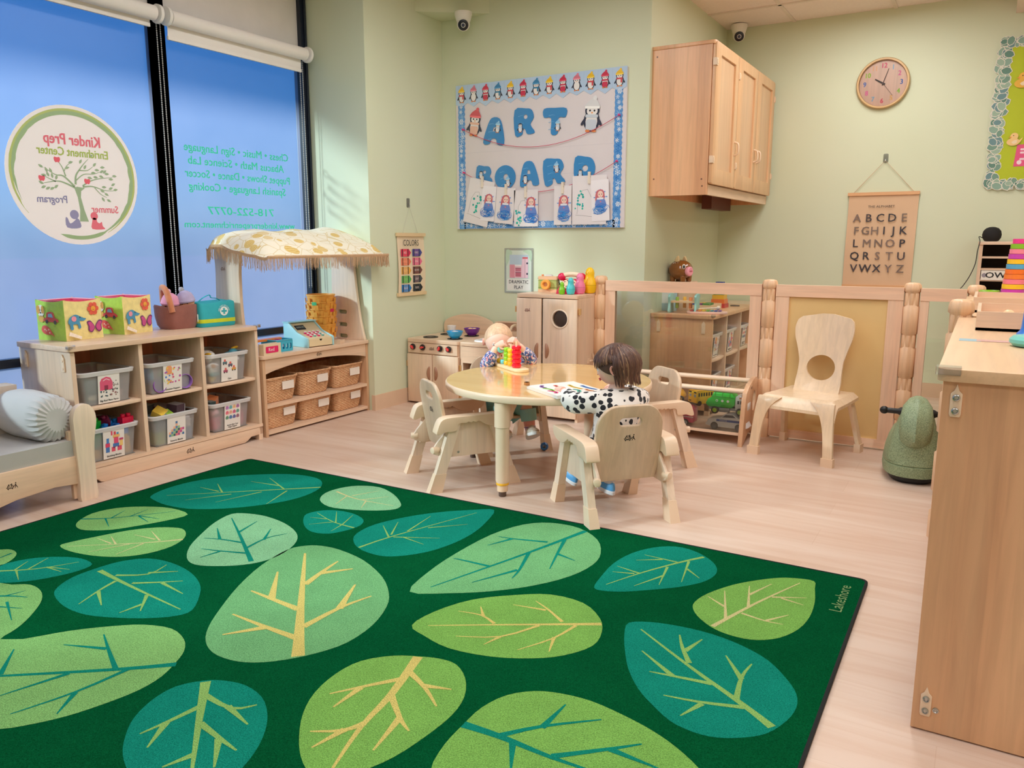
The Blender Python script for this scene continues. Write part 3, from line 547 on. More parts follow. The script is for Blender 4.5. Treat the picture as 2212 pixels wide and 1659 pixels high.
for r, x in prof:
    ring = []
    for i in range(n):
        a = 2 * PI * i / n; g = max(0, 1 - x / .11); rr = r * (1 + .10 * g * math.sin(i * PI) * 0) + (.006 * g * (1 if i % 2 else -1)) + .002 * math.sin(3 * a + 20 * x)
        ring.append((-.030 - x, -.045 + rr * math.cos(a) * .9, .355 + rr * .98 * math.sin(a)))
    rs.append(ring)
m.rings(rs); m.build('arm_bolster', GREYF, t)
m = MB(); m.box(-.462, -.375, -1.27, -.012, .25, .465, .04, 6); m.build('back_cushion', TAUPE, t)

# ---------------------------------------------------------------- six-cubby shelf
def guard(par, x, y, z, sx, sy):
    MB().box(x - .016, x + .004 if sx > 0 else x + .016, y - .016, y + .016, z - .012, z + .004, .003).build('corner_guard', CLEAR, par)
def bracket(par, M):
    m = MB(); m.prism([(-.010, -.032), (.010, -.032), (.012, -.028), (.012, .028), (.006, .036), (.0, .046), (-.006, .036), (-.012, .028), (-.012, -.028)], .006, M=M, bev=.0015)
    for z in (-.016, .018): m.lathe([(.0065, .006), (.006, .008), (.002, .0075)], n=10, M=M @ tr(0, z, 0))
    m.build('bracket', BEIGE, par)
ORNG = wood('orange_backboard', (248, 160, 116), (236, 144, 102), 'z')
t = thing('cubby_shelf', 'low maple shelf with six cubbies of clear bins under the window', 'shelf', (-3.36, 1.945, 0))
D = .40
m = MB(); m.prism(rrect(-D - .005, .012, -.012, 1.035, (.02, .02, .02, .02)), .022, M=tr(0, 0, .605), bev=.007, seg=3); m.build('top_board', W_Y, t)
for y in (0, 1.012): MB().prism(rrect(-D, 0, .03, .605, (.0, .0, .012, 0)), .02, M=tr(0, y + .02, 0) @ rx(PI / 2), bev=.004).build('side_panel', W_KIT, t)
for y in (.325, .668): MB().box(-D + .01, -.004, y, y + .02, .088, .605, .004).build('divider', W_KIT, t)
m = MB()
MB().box(-D, -D + .01, .02, 1.012, .088, .605).build('back_panel', ORNG, t)
for y0, y1 in ((.02, .325), (.345, .668), (.688, 1.012)):
    c = (y0 + y1) / 2; h = (y1 - y0) / 2
    pts = [(-D + .01, y0)] + [(-.012 + .012 * (1 - ((y0 + (y1 - y0) * k / 10 - c) / h) ** 2), y0 + (y1 - y0) * k / 10) for k in range(11)] + [(-D + .01, y1)]
    MB().prism(pts[::1], .016, M=tr(0, 0, .331), bev=.003).build('shelf_board', W_Y, t)
MB().box(-D, .004, .0, 1.032, .072, .088, .004).build('bottom_board', W_Y, t)
m = MB(); m.prism([(.075, .016), (.085, .004), (.10, .0)][::-1] + [(.02, .02), (.02, .072), (1.0, .072), (1.0, .02)][0:0] + [(.03, .03), (.03, .07), (1.005, .07), (1.005, .03), (.95, .028), (.925, .012), (.905, .004)], .018, M=tr(-.016, 0, 0) @ FY, bev=.003); pl = m.build('plinth', W_Y, t)
m = MB(); mark(m, tr(.0025, .56, .04) @ FY, .05); m.build('maker_mark', LOGO, pl)
for y in (.0, 1.004):
    for x in (-.03, -D): MB().box(x, x + .03, y, y + .028, 0, .072, .003).build('foot', W_Z, t)
for y in (.004, 1.03): guard(t, .008, y, .63, 1, 1)
for x in (-.055, -D + .055): bracket(t, tr(x, .0, .545) @ rx(PI / 2))
SHELF = t

# clear storage bins
MILK = sheer('milky_bin_plastic', (252, 250, 252), .70, .2, .05, .1)
MILKRIM = sheer('milky_bin_rim', (252, 250, 252), .35, .25, .05, .1)
bw, bl, bh = .125, .30, .150
def bin_at(y, z, label, words, draw):
    t = thing('storage_bin', label, 'bin', (-3.375, y, z), 0, 'clear bins in the cubby shelf')
    def ring(k, w, l, r): return [(p[0], p[1], k) for p in rrect(-l / 2 - .155, l / 2 - .155, -w, w, r, 4)]
    m = MB(); a, b = bw * .87, bl * .92
    m.rings([ring(.0, a * .9, b * .9, .02), ring(.004, a, b, .02), ring(bh, bw, bl, .025)], cap=False); m.box(-.155 - b / 2, -.155 + b / 2, -a, a, .001, .003); m.build('tub', MILK, t)
    m = MB(); m.rings([ring(bh - .016, bw + .008, bl + .016, .028), ring(bh, bw + .012, bl + .02, .028), ring(bh + .003, bw + .008, bl + .014, .028), ring(bh + .003, bw - .002, bl - .004, .025), ring(bh - .004, bw - .002, bl - .004, .025)], cap=False); m.build('rim', MILKRIM, t)
    # the card leans with the front wall
    m = MB((236, 230, 226)); x0 = -.155 + b / 2 + .002; x1 = -.155 + bl / 2 + .004
    ang = math.atan2(x1 - x0, bh); B = tr(x0 + .003, .0, .004) @ ry(ang) @ FY
    m.prism([(-.052, 0), (.052, 0), (.052, .142), (-.052, .142)], .0012, M=B); F2 = B @ tr(0, 0, .0016)
    draw(m, F2)
    m.c = (40, 36, 40); hh = .0085 if len(words) == 1 else .007
    for k, w in enumerate(words): m.text(w, hh, F2 @ tr(0, .012 + (len(words) - 1 - k) * .011, 0), bold=.02, sx=min(1, .098 / (len(w) * hh * .68)))
    m.build('label_card', PRN, t); return t
R = random.Random(3)
def blobs(m, F, pal, n, x0, x1, y0, y1, s0, s1, sq=False):
    for k in range(n):
        m.c = R.choice(pal); x, y, s = R.uniform(x0, x1), R.uniform(y0, y1), R.uniform(s0, s1)
        if sq: m.prism([(x - s, y - s), (x + s, y - s), (x + s, y + s), (x - s, y + s)], 0, M=F @ tr(0, 0, .00002 * k))
        else: m.prism(circ(x, y, s, 9, s * R.uniform(.6, 1.1)), 0, M=F @ tr(0, 0, .00002 * k))
def d_barn(m, F):
    m.c = (226, 92, 128); m.prism([(-.043, .06), (.018, .06), (.018, .095), (.008, .115), (-.012, .122), (-.034, .115), (-.043, .10)], 0, M=F)
    m.c = (245, 225, 228); m.prism(strip([(-.028, .104), (-.012, .112), (.004, .104)], .003, .003), 0, M=F @ tr(0, 0, .0002)); m.c = (150, 50, 80); m.prism([(-.022, .06), (-.004, .06), (-.004, .082), (-.022, .082)], 0, M=F @ tr(0, 0, .0002))
    blobs(m, F @ tr(0, 0, .0003), [(60, 60, 64), (120, 96, 90), (86, 104, 92), (170, 120, 120), (60, 90, 110)], 22, -.042, .042, .032, .062, .002, .0055); blobs(m, F, [(80, 70, 76), (130, 100, 96)], 8, .02, .044, .07, .1, .002, .004)
def d_pop(m, F):
    m.c = (238, 160, 110); m.prism(rrect(-.036, -.004, .085, .128, .012), 0, M=F); blobs(m, F @ tr(0, 0, .0003), [(226, 90, 130), (90, 140, 210), (240, 200, 90), (150, 200, 100), (190, 90, 170), (236, 110, 110)], 26, -.04, .042, .035, .12, .0045, .006)
def d_cars(m, F):
    for x, y, c in ((-.03, .10, (90, 120, 130)), (.005, .085, (100, 100, 120)), (-.025, .055, (170, 80, 110)), (.028, .062, (220, 160, 80))):
        m.c = c; m.prism(rrect(x - .014, x + .014, y - .007, y + .006, .004), 0, M=F); m.c = (40, 40, 44); m.prism(circ(x - .008, y - .008, .004, 8), 0, M=F @ tr(0, 0, .0002)); m.prism(circ(x + .008, y - .008, .004, 8), 0, M=F @ tr(0, 0, .0002)); m.c = (224, 110, 100); m.prism(circ(x, y + .011, .007, 9), 0, M=F @ tr(0, 0, .0002))
def d_blk(m, F):
    for x, y, w, h, c in ((-.04, .03, .018, .045, (70, 120, 190)), (-.042, .055, .022, .018, (226, 70, 110)), (-.036, .075, .012, .022, (70, 130, 200)), (-.012, .03, .05, .022, (226, 80, 110)), (-.005, .045, .03, .022, (70, 120, 190)), (0, .067, .022, .03, (226, 80, 120)), (-.005, .095, .034, .014, (240, 190, 120)), (.0, .108, .01, .016, (220, 70, 90)), (.014, .108, .01, .01, (80, 150, 190)), (.028, .05, .016, .03, (240, 200, 120)), (.026, .078, .02, .01, (200, 70, 120)), (-.014, .108, .008, .02, (226, 80, 110))):
        m.c = c; m.prism([(x, y), (x + w, y), (x + w, y + h), (x, y + h)], 0, M=F @ tr(0, 0, .0001 + .0002 * (y > .05)))
    m.c = (236, 232, 228); m.prism([(.006, .03), (.016, .03), (.016, .05), (.006, .05)], 0, M=F @ tr(0, 0, .0005))
def d_sens(m, F):
    P_ = [(226, 120, 130), (70, 120, 170), (150, 200, 140), (196, 80, 150), (240, 180, 150), (60, 100, 110), (224, 220, 216), (100, 140, 180)]
    s = .0125
    for r, cols in enumerate((range(-3, 4), range(-3, 4), range(-2, 4), (-1, 0, 1), (0,), (0,))):
        for q in cols: m.c = P_[(q * 3 + r * 5) % 8]; m.prism([(q * s - s * .47, .034 + r * s), (q * s + s * .47, .034 + r * s), (q * s + s * .47, .034 + r * s + s * .94), (q * s - s * .47, .034 + r * s + s * .94)], 0, M=F)
def d_anim(m, F):
    P_ = [(190, 130, 190), (110, 180, 190), (236, 190, 140), (180, 120, 170), (236, 120, 140), (240, 180, 150), (220, 110, 150), (120, 170, 150), (110, 160, 130), (90, 130, 180), (110, 110, 170), (160, 110, 130)]
    for k in range(12):
        x, y = -.035 + .023 * (k % 4), .12 - .027 * (k // 4); m.c = P_[k]; m.prism(smooth([(x - .009, y - .009), (x + .009, y - .009), (x + .009, y + .004), (x, y + .010), (x - .009, y + .004)], 2), 0, M=F); m.c = (70, 60, 80); m.prism(circ(x - .003, y, .0016, 6), 0, M=F @ tr(0, 0, .0002)); m.prism(circ(x + .003, y, .0016, 6), 0, M=F @ tr(0, 0, .0002))
Z1, Z0 = .348, .089
bin_at(2.120, Z1, 'clear bin labelled with a pink barn, upper row', ['Big Red Barn Farm'], d_barn)
bin_at(2.452, Z1, 'clear bin of purple and green rings, upper middle cubby', ['Emotion Poppers'], d_pop)
bin_at(2.795, Z1, 'clear bin of toy animals labelled with cars, upper row', ['Cars'], d_cars)
bin_at(2.120, Z0, 'clear bin heaped with large building bricks beside the sofa', ['Building Blocks'], d_blk)
bin_at(2.452, Z0, 'clear bin of soft sensory cubes, lower middle cubby', ['Sensory Blocks'], d_sens)
bin_at(2.795, Z0, 'clear bin of pink cups and finger puppets, lower row', ['Animals Barn Toys', 'Finger Puppets'], d_anim)

# contents of the bins: each toy on its own
def put(name, mb, m, loc, rot, label, cat, group=None):
    o = mb.build(name, m); o.location = loc; o.rotation_euler = rot; tag(o, label, cat, group); return o
def brick(name, c, w, l, h, loc, rot, label):
    m = MB(c); m.box(-w / 2, w / 2, -l / 2, l / 2, 0, h, .003)
    nx, ny = max(1, round(w / .032)), max(1, round(l / .032))
    for i in range(nx):
        for j in range(ny): m.cyl((-w / 2 + (i + .5) * w / nx, -l / 2 + (j + .5) * l / ny, h), (-w / 2 + (i + .5) * w / nx, -l / 2 + (j + .5) * l / ny, h + .014), .0105, n=14, bev=.002)
    return put(name, m, PLA, loc, rot, label, 'building brick', 'large plastic bricks in the building block bin')
X0 = -3.375
brick('building_brick', (22, 170, 50), .035, .064, .036, (X0 - .06, 2.06, .232), (0, .1, .4), 'bright green brick on top of the brick heap')
brick('building_brick', (110, 22, 60), .064, .034, .036, (X0 - .08, 2.125, .236), (.5, -.3, .8), 'dark crimson brick tilted on the brick heap')
brick('building_brick', (220, 20, 70), .034, .060, .036, (X0 - .05, 2.215, .228), (0, .05, .1), 'bright red brick at the heap end by the divider')
brick('building_brick', (20, 120, 200), .064, .064, .034, (X0 - .10, 2.17, .205), (.1, .0, .3), 'blue brick in the middle of the brick heap')
brick('building_brick', (20, 110, 190), .034, .064, .034, (X0 - .055, 2.10, .206), (0, .3, 1.3), 'blue brick lying between the green and crimson bricks')
brick('building_brick', (90, 20, 50), .064, .064, .036, (X0 - .17, 2.13, .22), (0, .2, .2), 'dark red brick at the back of the brick heap')
brick('building_brick', (30, 150, 90), .05, .08, .05, (X0 - .055, 2.058, .150), (0, 0, .05), 'green brick seen through the bin wall by the sofa')
brick('building_brick', (236, 190, 70), .05, .08, .044, (X0 - .06, 2.065, .096), (0, 0, 0), 'yellow brick at the bottom of the bin by the sofa')
brick('building_brick', (240, 180, 40), .05, .062, .075, (X0 - .06, 2.188, .096), (0, 0, 0), 'tall orange yellow brick seen through the bin wall')
brick('building_brick', (20, 110, 200), .05, .060, .04, (X0 - .06, 2.186, .186), (0, 0, 0), 'blue brick above the tall yellow one')
def cube(c, s, loc, rot, label, c2=None):
    m = MB(c); m.box(-s / 2, s / 2, -s / 2, s / 2, 0, s, .004)
    if c2:
        m.c = c2; m.box(-s / 2 - .0008, s / 2 + .0008, s / 2 - .002, s / 2 + .001, .002, s - .002, 0)
    return put('sensory_cube', m, PLU, loc, rot, label, 'cube', 'soft cubes in the sensory bin')
cube((240, 200, 60), .055, (X0 - .075, 2.40, .215), (.4, .5, .6), 'yellow and white cube tilted on top of the sensory bin', (230, 226, 230))
cube((150, 200, 40), .045, (X0 - .06, 2.435, .205), (.2, .5, .2), 'lime cube beside the tilted yellow one')
cube((70, 14, 50), .06, (X0 - .07, 2.50, .215), (0, .1, .25), 'plum cube with a white side on the sensory bin', (236, 232, 236))
cube((90, 24, 44), .055, (X0 - .13, 2.46, .215), (.2, .2, .5), 'dark red cube behind the plum one')
cube((40, 44, 46), .06, (X0 - .16, 2.39, .22), (0, .1, .3), 'charcoal cube at the back of the sensory bin')
cube((170, 206, 60), .058, (X0 - .055, 2.385, .096), (0, 0, .1), 'lime cube at the bottom behind the milky wall')
cube((70, 110, 130), .075, (X0 - .075, 2.40, .165), (.3, .2, .1), 'slate blue cube pressed against the milky wall')
cube((40, 130, 190), .054, (X0 - .052, 2.525, .096), (0, 0, 0), 'blue cube at the bottom right of the sensory bin')
cube((236, 232, 236), .052, (X0 - .054, 2.525, .153), (0, 0, .03), 'white cube stacked on the blue cube')
def cup(c, r0, r1, h, loc, rot, label, cat='cup', g=None, mt=None, name='toy_cup'):
    m = MB(c); m.lathe([(r0 * .9, 0), (r0, .003), (r1, h), (r1 - .003, h), (r0 - .003, .005)], n=28); return put(name, m, mt or PLA, loc, rot, label, cat, g)
G_ = 'coloured popper cups in the upper middle bin'
cup((150, 90, 190), .03, .036, .05, (X0 - .06, 2.385, .385), (0, PI / 2 - .1, .0), 'purple cup lying open end out at the bin corner', g=G_)
cup((150, 210, 70), .026, .032, .045, (X0 - .055, 2.425, .42), (0, PI / 2, .2), 'lime green cup lying above the purple one', g=G_)
cup((90, 160, 210), .03, .034, .05, (X0 - .11, 2.39, .40), (.3, .2, 0), 'light blue cup behind the lime one', g=G_)
cup((160, 110, 200), .03, .036, .05, (X0 - .055, 2.535, .39), (0, PI / 2, -.2), 'purple cup seen right of the card', g=G_)
cup((60, 110, 90), .034, .03, .07, (X0 - .14, 2.37, .352), (0, 0, 0), 'dark green cup standing at the back of the popper bin', g=G_)
G_ = 'pink cups in the finger puppet bin'
cup((236, 100, 140), .036, .044, .07, (X0 - .07, 2.725, .096), (0, 0, 0), 'coral pink cup left of the puppet card', g=G_)
cup((226, 50, 120), .036, .042, .075, (X0 - .065, 2.865, .096), (0, 0, 0), 'magenta cup right of the puppet card', g=G_)
cube((236, 130, 50), .05, (X0 - .10, 2.745, .216), (.35, .2, .5), 'orange cube sticking out of the puppet bin')['group'] = 'soft cubes on the puppet bin'
cube((20, 56, 52), .04, (X0 - .06, 2.70, .212), (0, .1, .1), 'dark teal cube at the puppet bin edge')['group'] = 'soft cubes on the puppet bin'
m = MB((240, 170, 180)); m.sph((0, 0, .02), (.03, .03, .022)); m.sph((-.0, -.018, .042), (.008, .004, .012), 8, 6); m.sph((0, .018, .042), (.008, .004, .012), 8, 6); put('finger_puppet', m, PLU, (X0 - .07, 2.725, .164), (0, 0, 0), 'pink finger puppet on top of the coral cup', 'puppet')
# toy animals in the car bin
m = MB((240, 240, 238)); m.sph((0, 0, .03), (.05, .038, .032)); m.c = (24, 24, 30); m.sph((-.01, -.03, .045), (.022, .014, .018), 12, 8); m.c = (240, 190, 50); m.sph((.03, -.03, .042), (.02, .010, .008), 12, 8); m.c = (30, 30, 34); m.sph((.028, -.008, .052), .004, 8, 6)
put('toy_penguin', m, PLA, (X0 - .08, 2.715, .455), (0, -.1, .4), 'white and black bird toy at the car bin corner', 'toy')
m = MB((90, 180, 210)); m.sph((0, 0, .03), (.03, .052, .03)); m.sph((0, .04, .05), (.022, .03, .02), 12, 8); m.c = (240, 190, 50); m.sph((0, .062, .07), (.012, .026, .008), 12, 8); m.c = (240, 240, 240); m.sph((.02, .0, .012), (.02, .05, .02))
put('toy_bird', m, PLA, (X0 - .07, 2.855, .435), (.1, -.2, .1), 'light blue toy with yellow tip above the car bin rim', 'toy')
m = MB((240, 236, 230)); m.sph((0, 0, .03), (.03, .05, .035)); m.c = (240, 170, 60); m.sph((.02, -.015, .05), (.014, .014, .012), 10, 8); m.c = (110, 190, 190); m.sph((.012, .0, .008), (.028, .052, .014))
put('toy_duck', m, PLA, (X0 - .06, 2.73, .385), (0, 0, .2), 'white and teal toy behind the car bin wall', 'toy')
m = MB((236, 196, 60)); m.lathe([(.004, -.01), (.022, -.009), (.026, 0), (.022, .009), (.004, .01)], n=20); put('toy_disc', m, PLA, (X0 - .05, 2.715, .378), (0, PI / 2, 0), 'yellow toy disc at the bottom of the car bin', 'toy')
m = MB((236, 196, 90)); m.sph((0, 0, .02), (.022, .022, .03)); put('toy_chick', m, PLA, (X0 - .06, 2.86, .37), (0, 0, 0), 'small yellow toy right of the car card', 'toy')
# farm bin
m = MB((50, 84, 84)); m.box(-.09, .09, -.035, .035, 0, .10, .02, 3); put('barn_mat', m, FAB, (X0 - .13, 2.058, .355), (0, 0, 0), 'folded dark green cloth in the barn bin', 'cloth')
m = MB((232, 222, 200)); m.sph((0, 0, .014), (.02, .03, .014)); m.c = (90, 100, 90); m.sph((0, 0, .026), (.008, .014, .006), 10, 6); put('toy_animal', m, PLA, (X0 - .045, 2.068, .365), (0, 0, .3), 'cream toy animal low in the barn bin', 'toy')
for k, (y, z, c) in enumerate(((2.19, .358, (214, 180, 180)), (2.20, .39, (226, 196, 180)), (2.175, .375, (200, 150, 160)))):
    m = MB(c); m.sph((0, 0, .014), (.016, .022, .014), 12, 8); m.sph((0, .02, .026), (.009, .01, .009), 10, 6)
    for a in (-1, 1):
        for b in (-1, 1): m.cyl((a * .008, b * .012, -.004), (a * .008, b * .012, .008), .003, n=6)
    put('toy_animal', m, PLA, (X0 - .055 - .02 * k, y, z + .004), (0, 0, k), ['pinkish farm animal right of the barn card', 'pale tan farm animal on top of the others', 'rosy farm animal behind the pinkish one'][k], 'toy', 'farm animals in the barn bin')

# ---------------------------------------------------------------- on the shelf top
ZS = .6275
def tri_cube(loc, rotz, label, w=.19):
    t = thing('plush_cube', label, 'plush toy', loc, rotz, 'plush picture cubes on the shelf')
    h = .185; m = MB((226, 60, 110))
    m.rings([[(p[0], p[1], z) for p in rrect(-w / 2 + .004, w / 2 - .004, -w / 2 + .004, w / 2 - .004, .012, 3)] for z in (.0, .012)]); 
    m.rings([[(p[0], p[1], z) for p in rrect(-w / 2 + k, w / 2 - k, -w / 2 + k, w / 2 - k, .012, 3)] for z, k in ((h - .012, .004), (h - .002, .004), (h - .004, .03), (h - .03, .034), (.02, .034))], cap=False); m.build('lining', PLU, t)
    def face(col, rot, pics):
        def f(u, v):
            a, b = 2 * u - 1, 2 * v - 1; bul = .007 * (1 - a * a) * (1 - b * b) ; sag = -.010 * (1 - a * a) * v
            return (w / 2 + bul, a * w / 2 * (.98 + .02 * abs(b)), v * h + sag)
        m = MB(col); M = rz(rot); m.sheet(f, 10, 10, M); m.sheet(lambda u, v: (f(u, v)[0] - .01, f(u, v)[1], f(u, v)[2]), 10, 10, M)
        m.rings([[ (f(u, v)[0] - k, f(u, v)[1], f(u, v)[2]) for u, v in ([(i / 10, 0) for i in range(10)] + [(1, i / 10) for i in range(10)] + [(1 - i / 10, 1) for i in range(10)] + [(0, 1 - i / 10) for i in range(10)])] for k in (0, .01)], cap=False, M=M)
        F = M @ tr(w / 2 + .0085, 0, 0) @ FY; pics(m, F @ sc(w / .19, 1, 1)); m.build('picture_panel', PLU, t)
    def cream(m, F):
        F0 = F; F = F @ tr(-.028, .006, 0) @ sc(.95, .95, 1); m.c = (70, 150, 190); m.prism(smooth([(-.06, .08), (-.05, .105), (-.02, .118), (.0, .11), (.02, .10), (.035, .095), (.02, .085), (.0, .085), (.005, .055), (-.008, .05), (-.012, .07), (-.035, .07), (-.035, .048), (-.05, .048), (-.052, .07)], 3), .0015, M=F); m.c = (236, 150, 170); m.prism(circ(-.03, .098, .013, 14), .001, M=F @ tr(0, 0, .0018)); m.c = (20, 20, 40); m.prism(circ(.002, .104, .003, 8), .0006, M=F @ tr(0, 0, .0018))
        m.c = (236, 92, 66); F = F0
        for k in range(6): m.prism(circ(.045 + .018 * math.cos(k * PI / 3), .14 + .02 * math.sin(k * PI / 3), .0115, 12), .0015, M=F)
        m.c = (246, 170, 50); m.prism(circ(.045, .14, .012, 14), .001, M=F @ tr(0, 0, .0018)); m.c = (90, 50, 40); m.prism(strip([(.04, .136), (.045, .133), (.05, .136)], .0015, .0015), .0004, M=F @ tr(0, 0, .003))
        m.c = (120, 40, 110)
        for sgn in (-1, 1): m.prism(smooth([(.048 + sgn * .003, .06), (.048 + sgn * .022, .085), (.048 + sgn * .04, .08), (.048 + sgn * .034, .06), (.048 + sgn * .034, .04), (.048 + sgn * .018, .03), (.048 + sgn * .004, .045)], 3), .0012, M=F)
        m.c = (206, 70, 140)
        for sgn in (-1, 1): m.prism(smooth([(.048 + sgn * .006, .06), (.048 + sgn * .022, .079), (.048 + sgn * .035, .075), (.048 + sgn * .029, .06), (.048 + sgn * .029, .042), (.048 + sgn * .018, .036), (.048 + sgn * .007, .047)], 3), .001, M=F @ tr(0, 0, .0014))
        m.c = (250, 236, 220); m.prism([(-.09, .026), (-.03, .004), (-.026, .016), (-.084, .042)], .002, M=F @ tr(0, 0, .004))
    def lime(m, F):
        m.c = (240, 236, 228); m.prism(circ(-.05, .135, .024, 16, .027), .001, M=F); m.c = (226, 160, 50); m.prism(circ(-.066, .14, .012, 10, .02), .001, M=F @ tr(0, 0, .001)); m.prism(circ(-.036, .14, .010, 10, .018), .001, M=F @ tr(0, 0, .001)); m.c = (30, 24, 24); m.prism(circ(-.056, .138, .003, 8), .0006, M=F @ tr(0, 0, .0016)); m.prism(circ(-.044, .138, .003, 8), .0006, M=F @ tr(0, 0, .0016)); m.prism(circ(-.05, .126, .004, 8), .0006, M=F @ tr(0, 0, .0016)); m.c = (226, 170, 60); m.prism(circ(-.05, .098, .02, 14, .016), .001, M=F)
        m.c = (214, 50, 50); m.prism(smooth([(-.03, .088), (-.03, .1), (-.015, .106), (-.008, .128), (.03, .13), (.042, .106), (.058, .1), (.06, .086)], 3), .0015, M=F); m.c = (120, 190, 220); m.prism([(-.002, .108), (.003, .122), (.024, .124), (.032, .106)], .001, M=F @ tr(0, 0, .002)); m.c = (30, 26, 30); m.prism(circ(-.012, .087, .009, 12), .001, M=F @ tr(0, 0, .002)); m.prism(circ(.044, .085, .009, 12), .001, M=F @ tr(0, 0, .002))
        m.c = (226, 70, 56); m.prism(smooth([(-.055, .05), (-.04, .068), (-.01, .062), (.02, .03), (.028, .02), (.01, .028), (-.02, .026), (-.045, .034)], 3), .0015, M=F); m.c = (246, 210, 190)
        for x, y in ((-.02, .045), (-.005, .05), (.0, .036), (-.03, .05)): m.prism(circ(x, y, .004, 8), .0008, M=F @ tr(0, 0, .0018))
    face((246, 226, 150), 0, cream); face((176, 220, 60), -PI / 2, lime); face((60, 110, 200), PI, lambda m, F: None); face((240, 130, 60), PI / 2, lambda m, F: None)
    return t
tri_cube((-3.66, 2.135, ZS), .10, 'plush picture cube nearest the sofa with car and elephant patches')
tri_cube((-3.675, 2.42, ZS), .16, 'plush picture cube standing beside the brown plush basket', .175)
t = thing('plush_basket', 'brown plush basket with an orange handle on the shelf', 'basket', (-3.63, 2.69, ZS))
BRN = mat('brown_plush', (150, 92, 82), .95, vary=.2, nscale=20, bmp=.5, bscale=240, sheen=.5)
m = MB(); rs = []
for z, k in ((.0, .80), (.02, .92), (.06, 1.0), (.115, 1.02), (.12, .98), (.115, .93), (.03, .86)):
    rs.append([(.085 * k * math.copysign(abs(math.cos(a)) ** .7, math.cos(a)) * (1 + .05 * math.sin(5 * a)), .105 * k * math.copysign(abs(math.sin(a)) ** .7, math.sin(a)), z + .006 * math.sin(3 * a + 1) * (z > .05)) for a in [2 * PI * i / 40 for i in range(40)]])
m.rings(rs); m.build('body', BRN, t)
m = MB(); m.tube(smooth([(.07, -.08, .09), (.06, -.085, .15), (.03, -.08, .20), (-.01, -.07, .215), (-.04, -.05, .19), (-.055, -.04, .13)], 4, False), .015, 10); m.build('handle', mat('orange_brown_plush', (206, 130, 92), .95, vary=.2, nscale=30, bmp=.5, bscale=240, sheen=.5), t)
m = MB((240, 238, 232)); m.box(.085, .0875, .055, .105, .03, .07); m.build('cloth_tag', PRN, t)
def doll(loc, rotz, cap, pom, label, tilt):
    t = thing('plush_doll', label, 'doll', loc, rotz, 'plush dolls in the brown basket'); t.rotation_euler = (tilt, .1, rotz)
    m = MB((222, 160, 120)); m.sph((0, 0, .04), (.040, .042, .038)); m.c = (60, 30, 24); m.sph((.037, -.013, .046), .003, 6, 5); m.sph((.037, .013, .046), .003, 6, 5); m.tube([(.037, -.014, .03), (.0405, 0, .026), (.037, .014, .03)], .0014, 5); m.c = (236, 140, 130); m.sph((.034, -.024, .034), .005, 8, 5); m.sph((.034, .024, .034), .005, 8, 5); m.sph((.040, 0, .038), .004, 8, 6); m.build('head', PLU, t)
    m = MB(cap); m.lathe([(.046, .05), (.048, .058), (.045, .064), (.043, .075), (.034, .095), (.015, .108), (.002, .111)], n=24); m.build('cap', FAB, t)
    m = MB(pom); m.sph((-.006, -.012, .116), .014, 12, 8); m.build('pompom', PLU, t)
    m = MB(cap); m.sph((0, 0, -.02), (.036, .04, .04)); m.build('body', FAB, t)
doll((-3.60, 2.735, ZS + .085), -.85, (190, 176, 214), (178, 176, 186), 'plush doll in a lilac knitted cap with pompom', .12)
doll((-3.64, 2.655, ZS + .075), -.9, (236, 160, 190), (236, 176, 206), 'plush doll in a pink cap behind the basket handle', -.1)
t = thing('toy_medical_bag', 'turquoise zipped bag with a white cross on the shelf', 'bag', (-3.57, 2.86, ZS), -.12)
TUR = mat('turquoise_cloth', (52, 178, 192), .85, vary=.12, nscale=12, bmp=.25, bscale=400)
m = MB(); rs = [[(p[0] + o, p[1], z + (.008 * math.sin(p[1] * 30)) * (z > .1)) for p in rrect(-.065 * k, .065 * k, -.105 * q, .105 * q, .02, 4)] for z, k, q, o in ((0, .94, .97, 0), (.01, 1, 1, 0), (.07, 1.02, 1.0, 0), (.115, .98, 1.02, 0), (.128, .9, 1.03, 0), (.132, .6, .98, 0))]
m.rings(rs); m.build('body', TUR, t)
m = MB((206, 220, 40)); m.rings([[(p[0], p[1], z) for p in rrect(-.0665, .0665, -.1065, .1065, .02, 4)] for z in (.022, .042)], cap=False); m.build('stripe', FAB, t)
m = MB((240, 244, 244)); F = tr(.0675, .03, .08) @ FY; m.prism(circ(0, 0, .024, 28), .001, M=F); m.c = (52, 178, 192); m.prism([(-.005, -.016), (.005, -.016), (.005, -.005), (.016, -.005), (.016, .005), (.005, .005), (.005, .016), (-.005, .016), (-.005, .005), (-.016, .005), (-.016, -.005), (-.005, -.005)], .0006, M=F @ tr(0, 0, .0012)); m.c = (236, 244, 244)
for k, ch in enumerate('BABY FIRST AID PLAYSET'):
    a = math.radians(175 - k * 8.1); m.text(ch, .007, F @ tr(.030 * math.cos(a), .030 * math.sin(a), .0005) @ rz(a - PI / 2))
m.build('badge', PRN, t)
m = MB(); m.tube(smooth([(0, -.08, .128), (.0, -.05, .15), (0, -.01, .165), (0, .0, .150), (0, .03, .145), (0, .06, .128)], 4, False), .006, 6, flat=.4); m.build('handle', TUR, t)
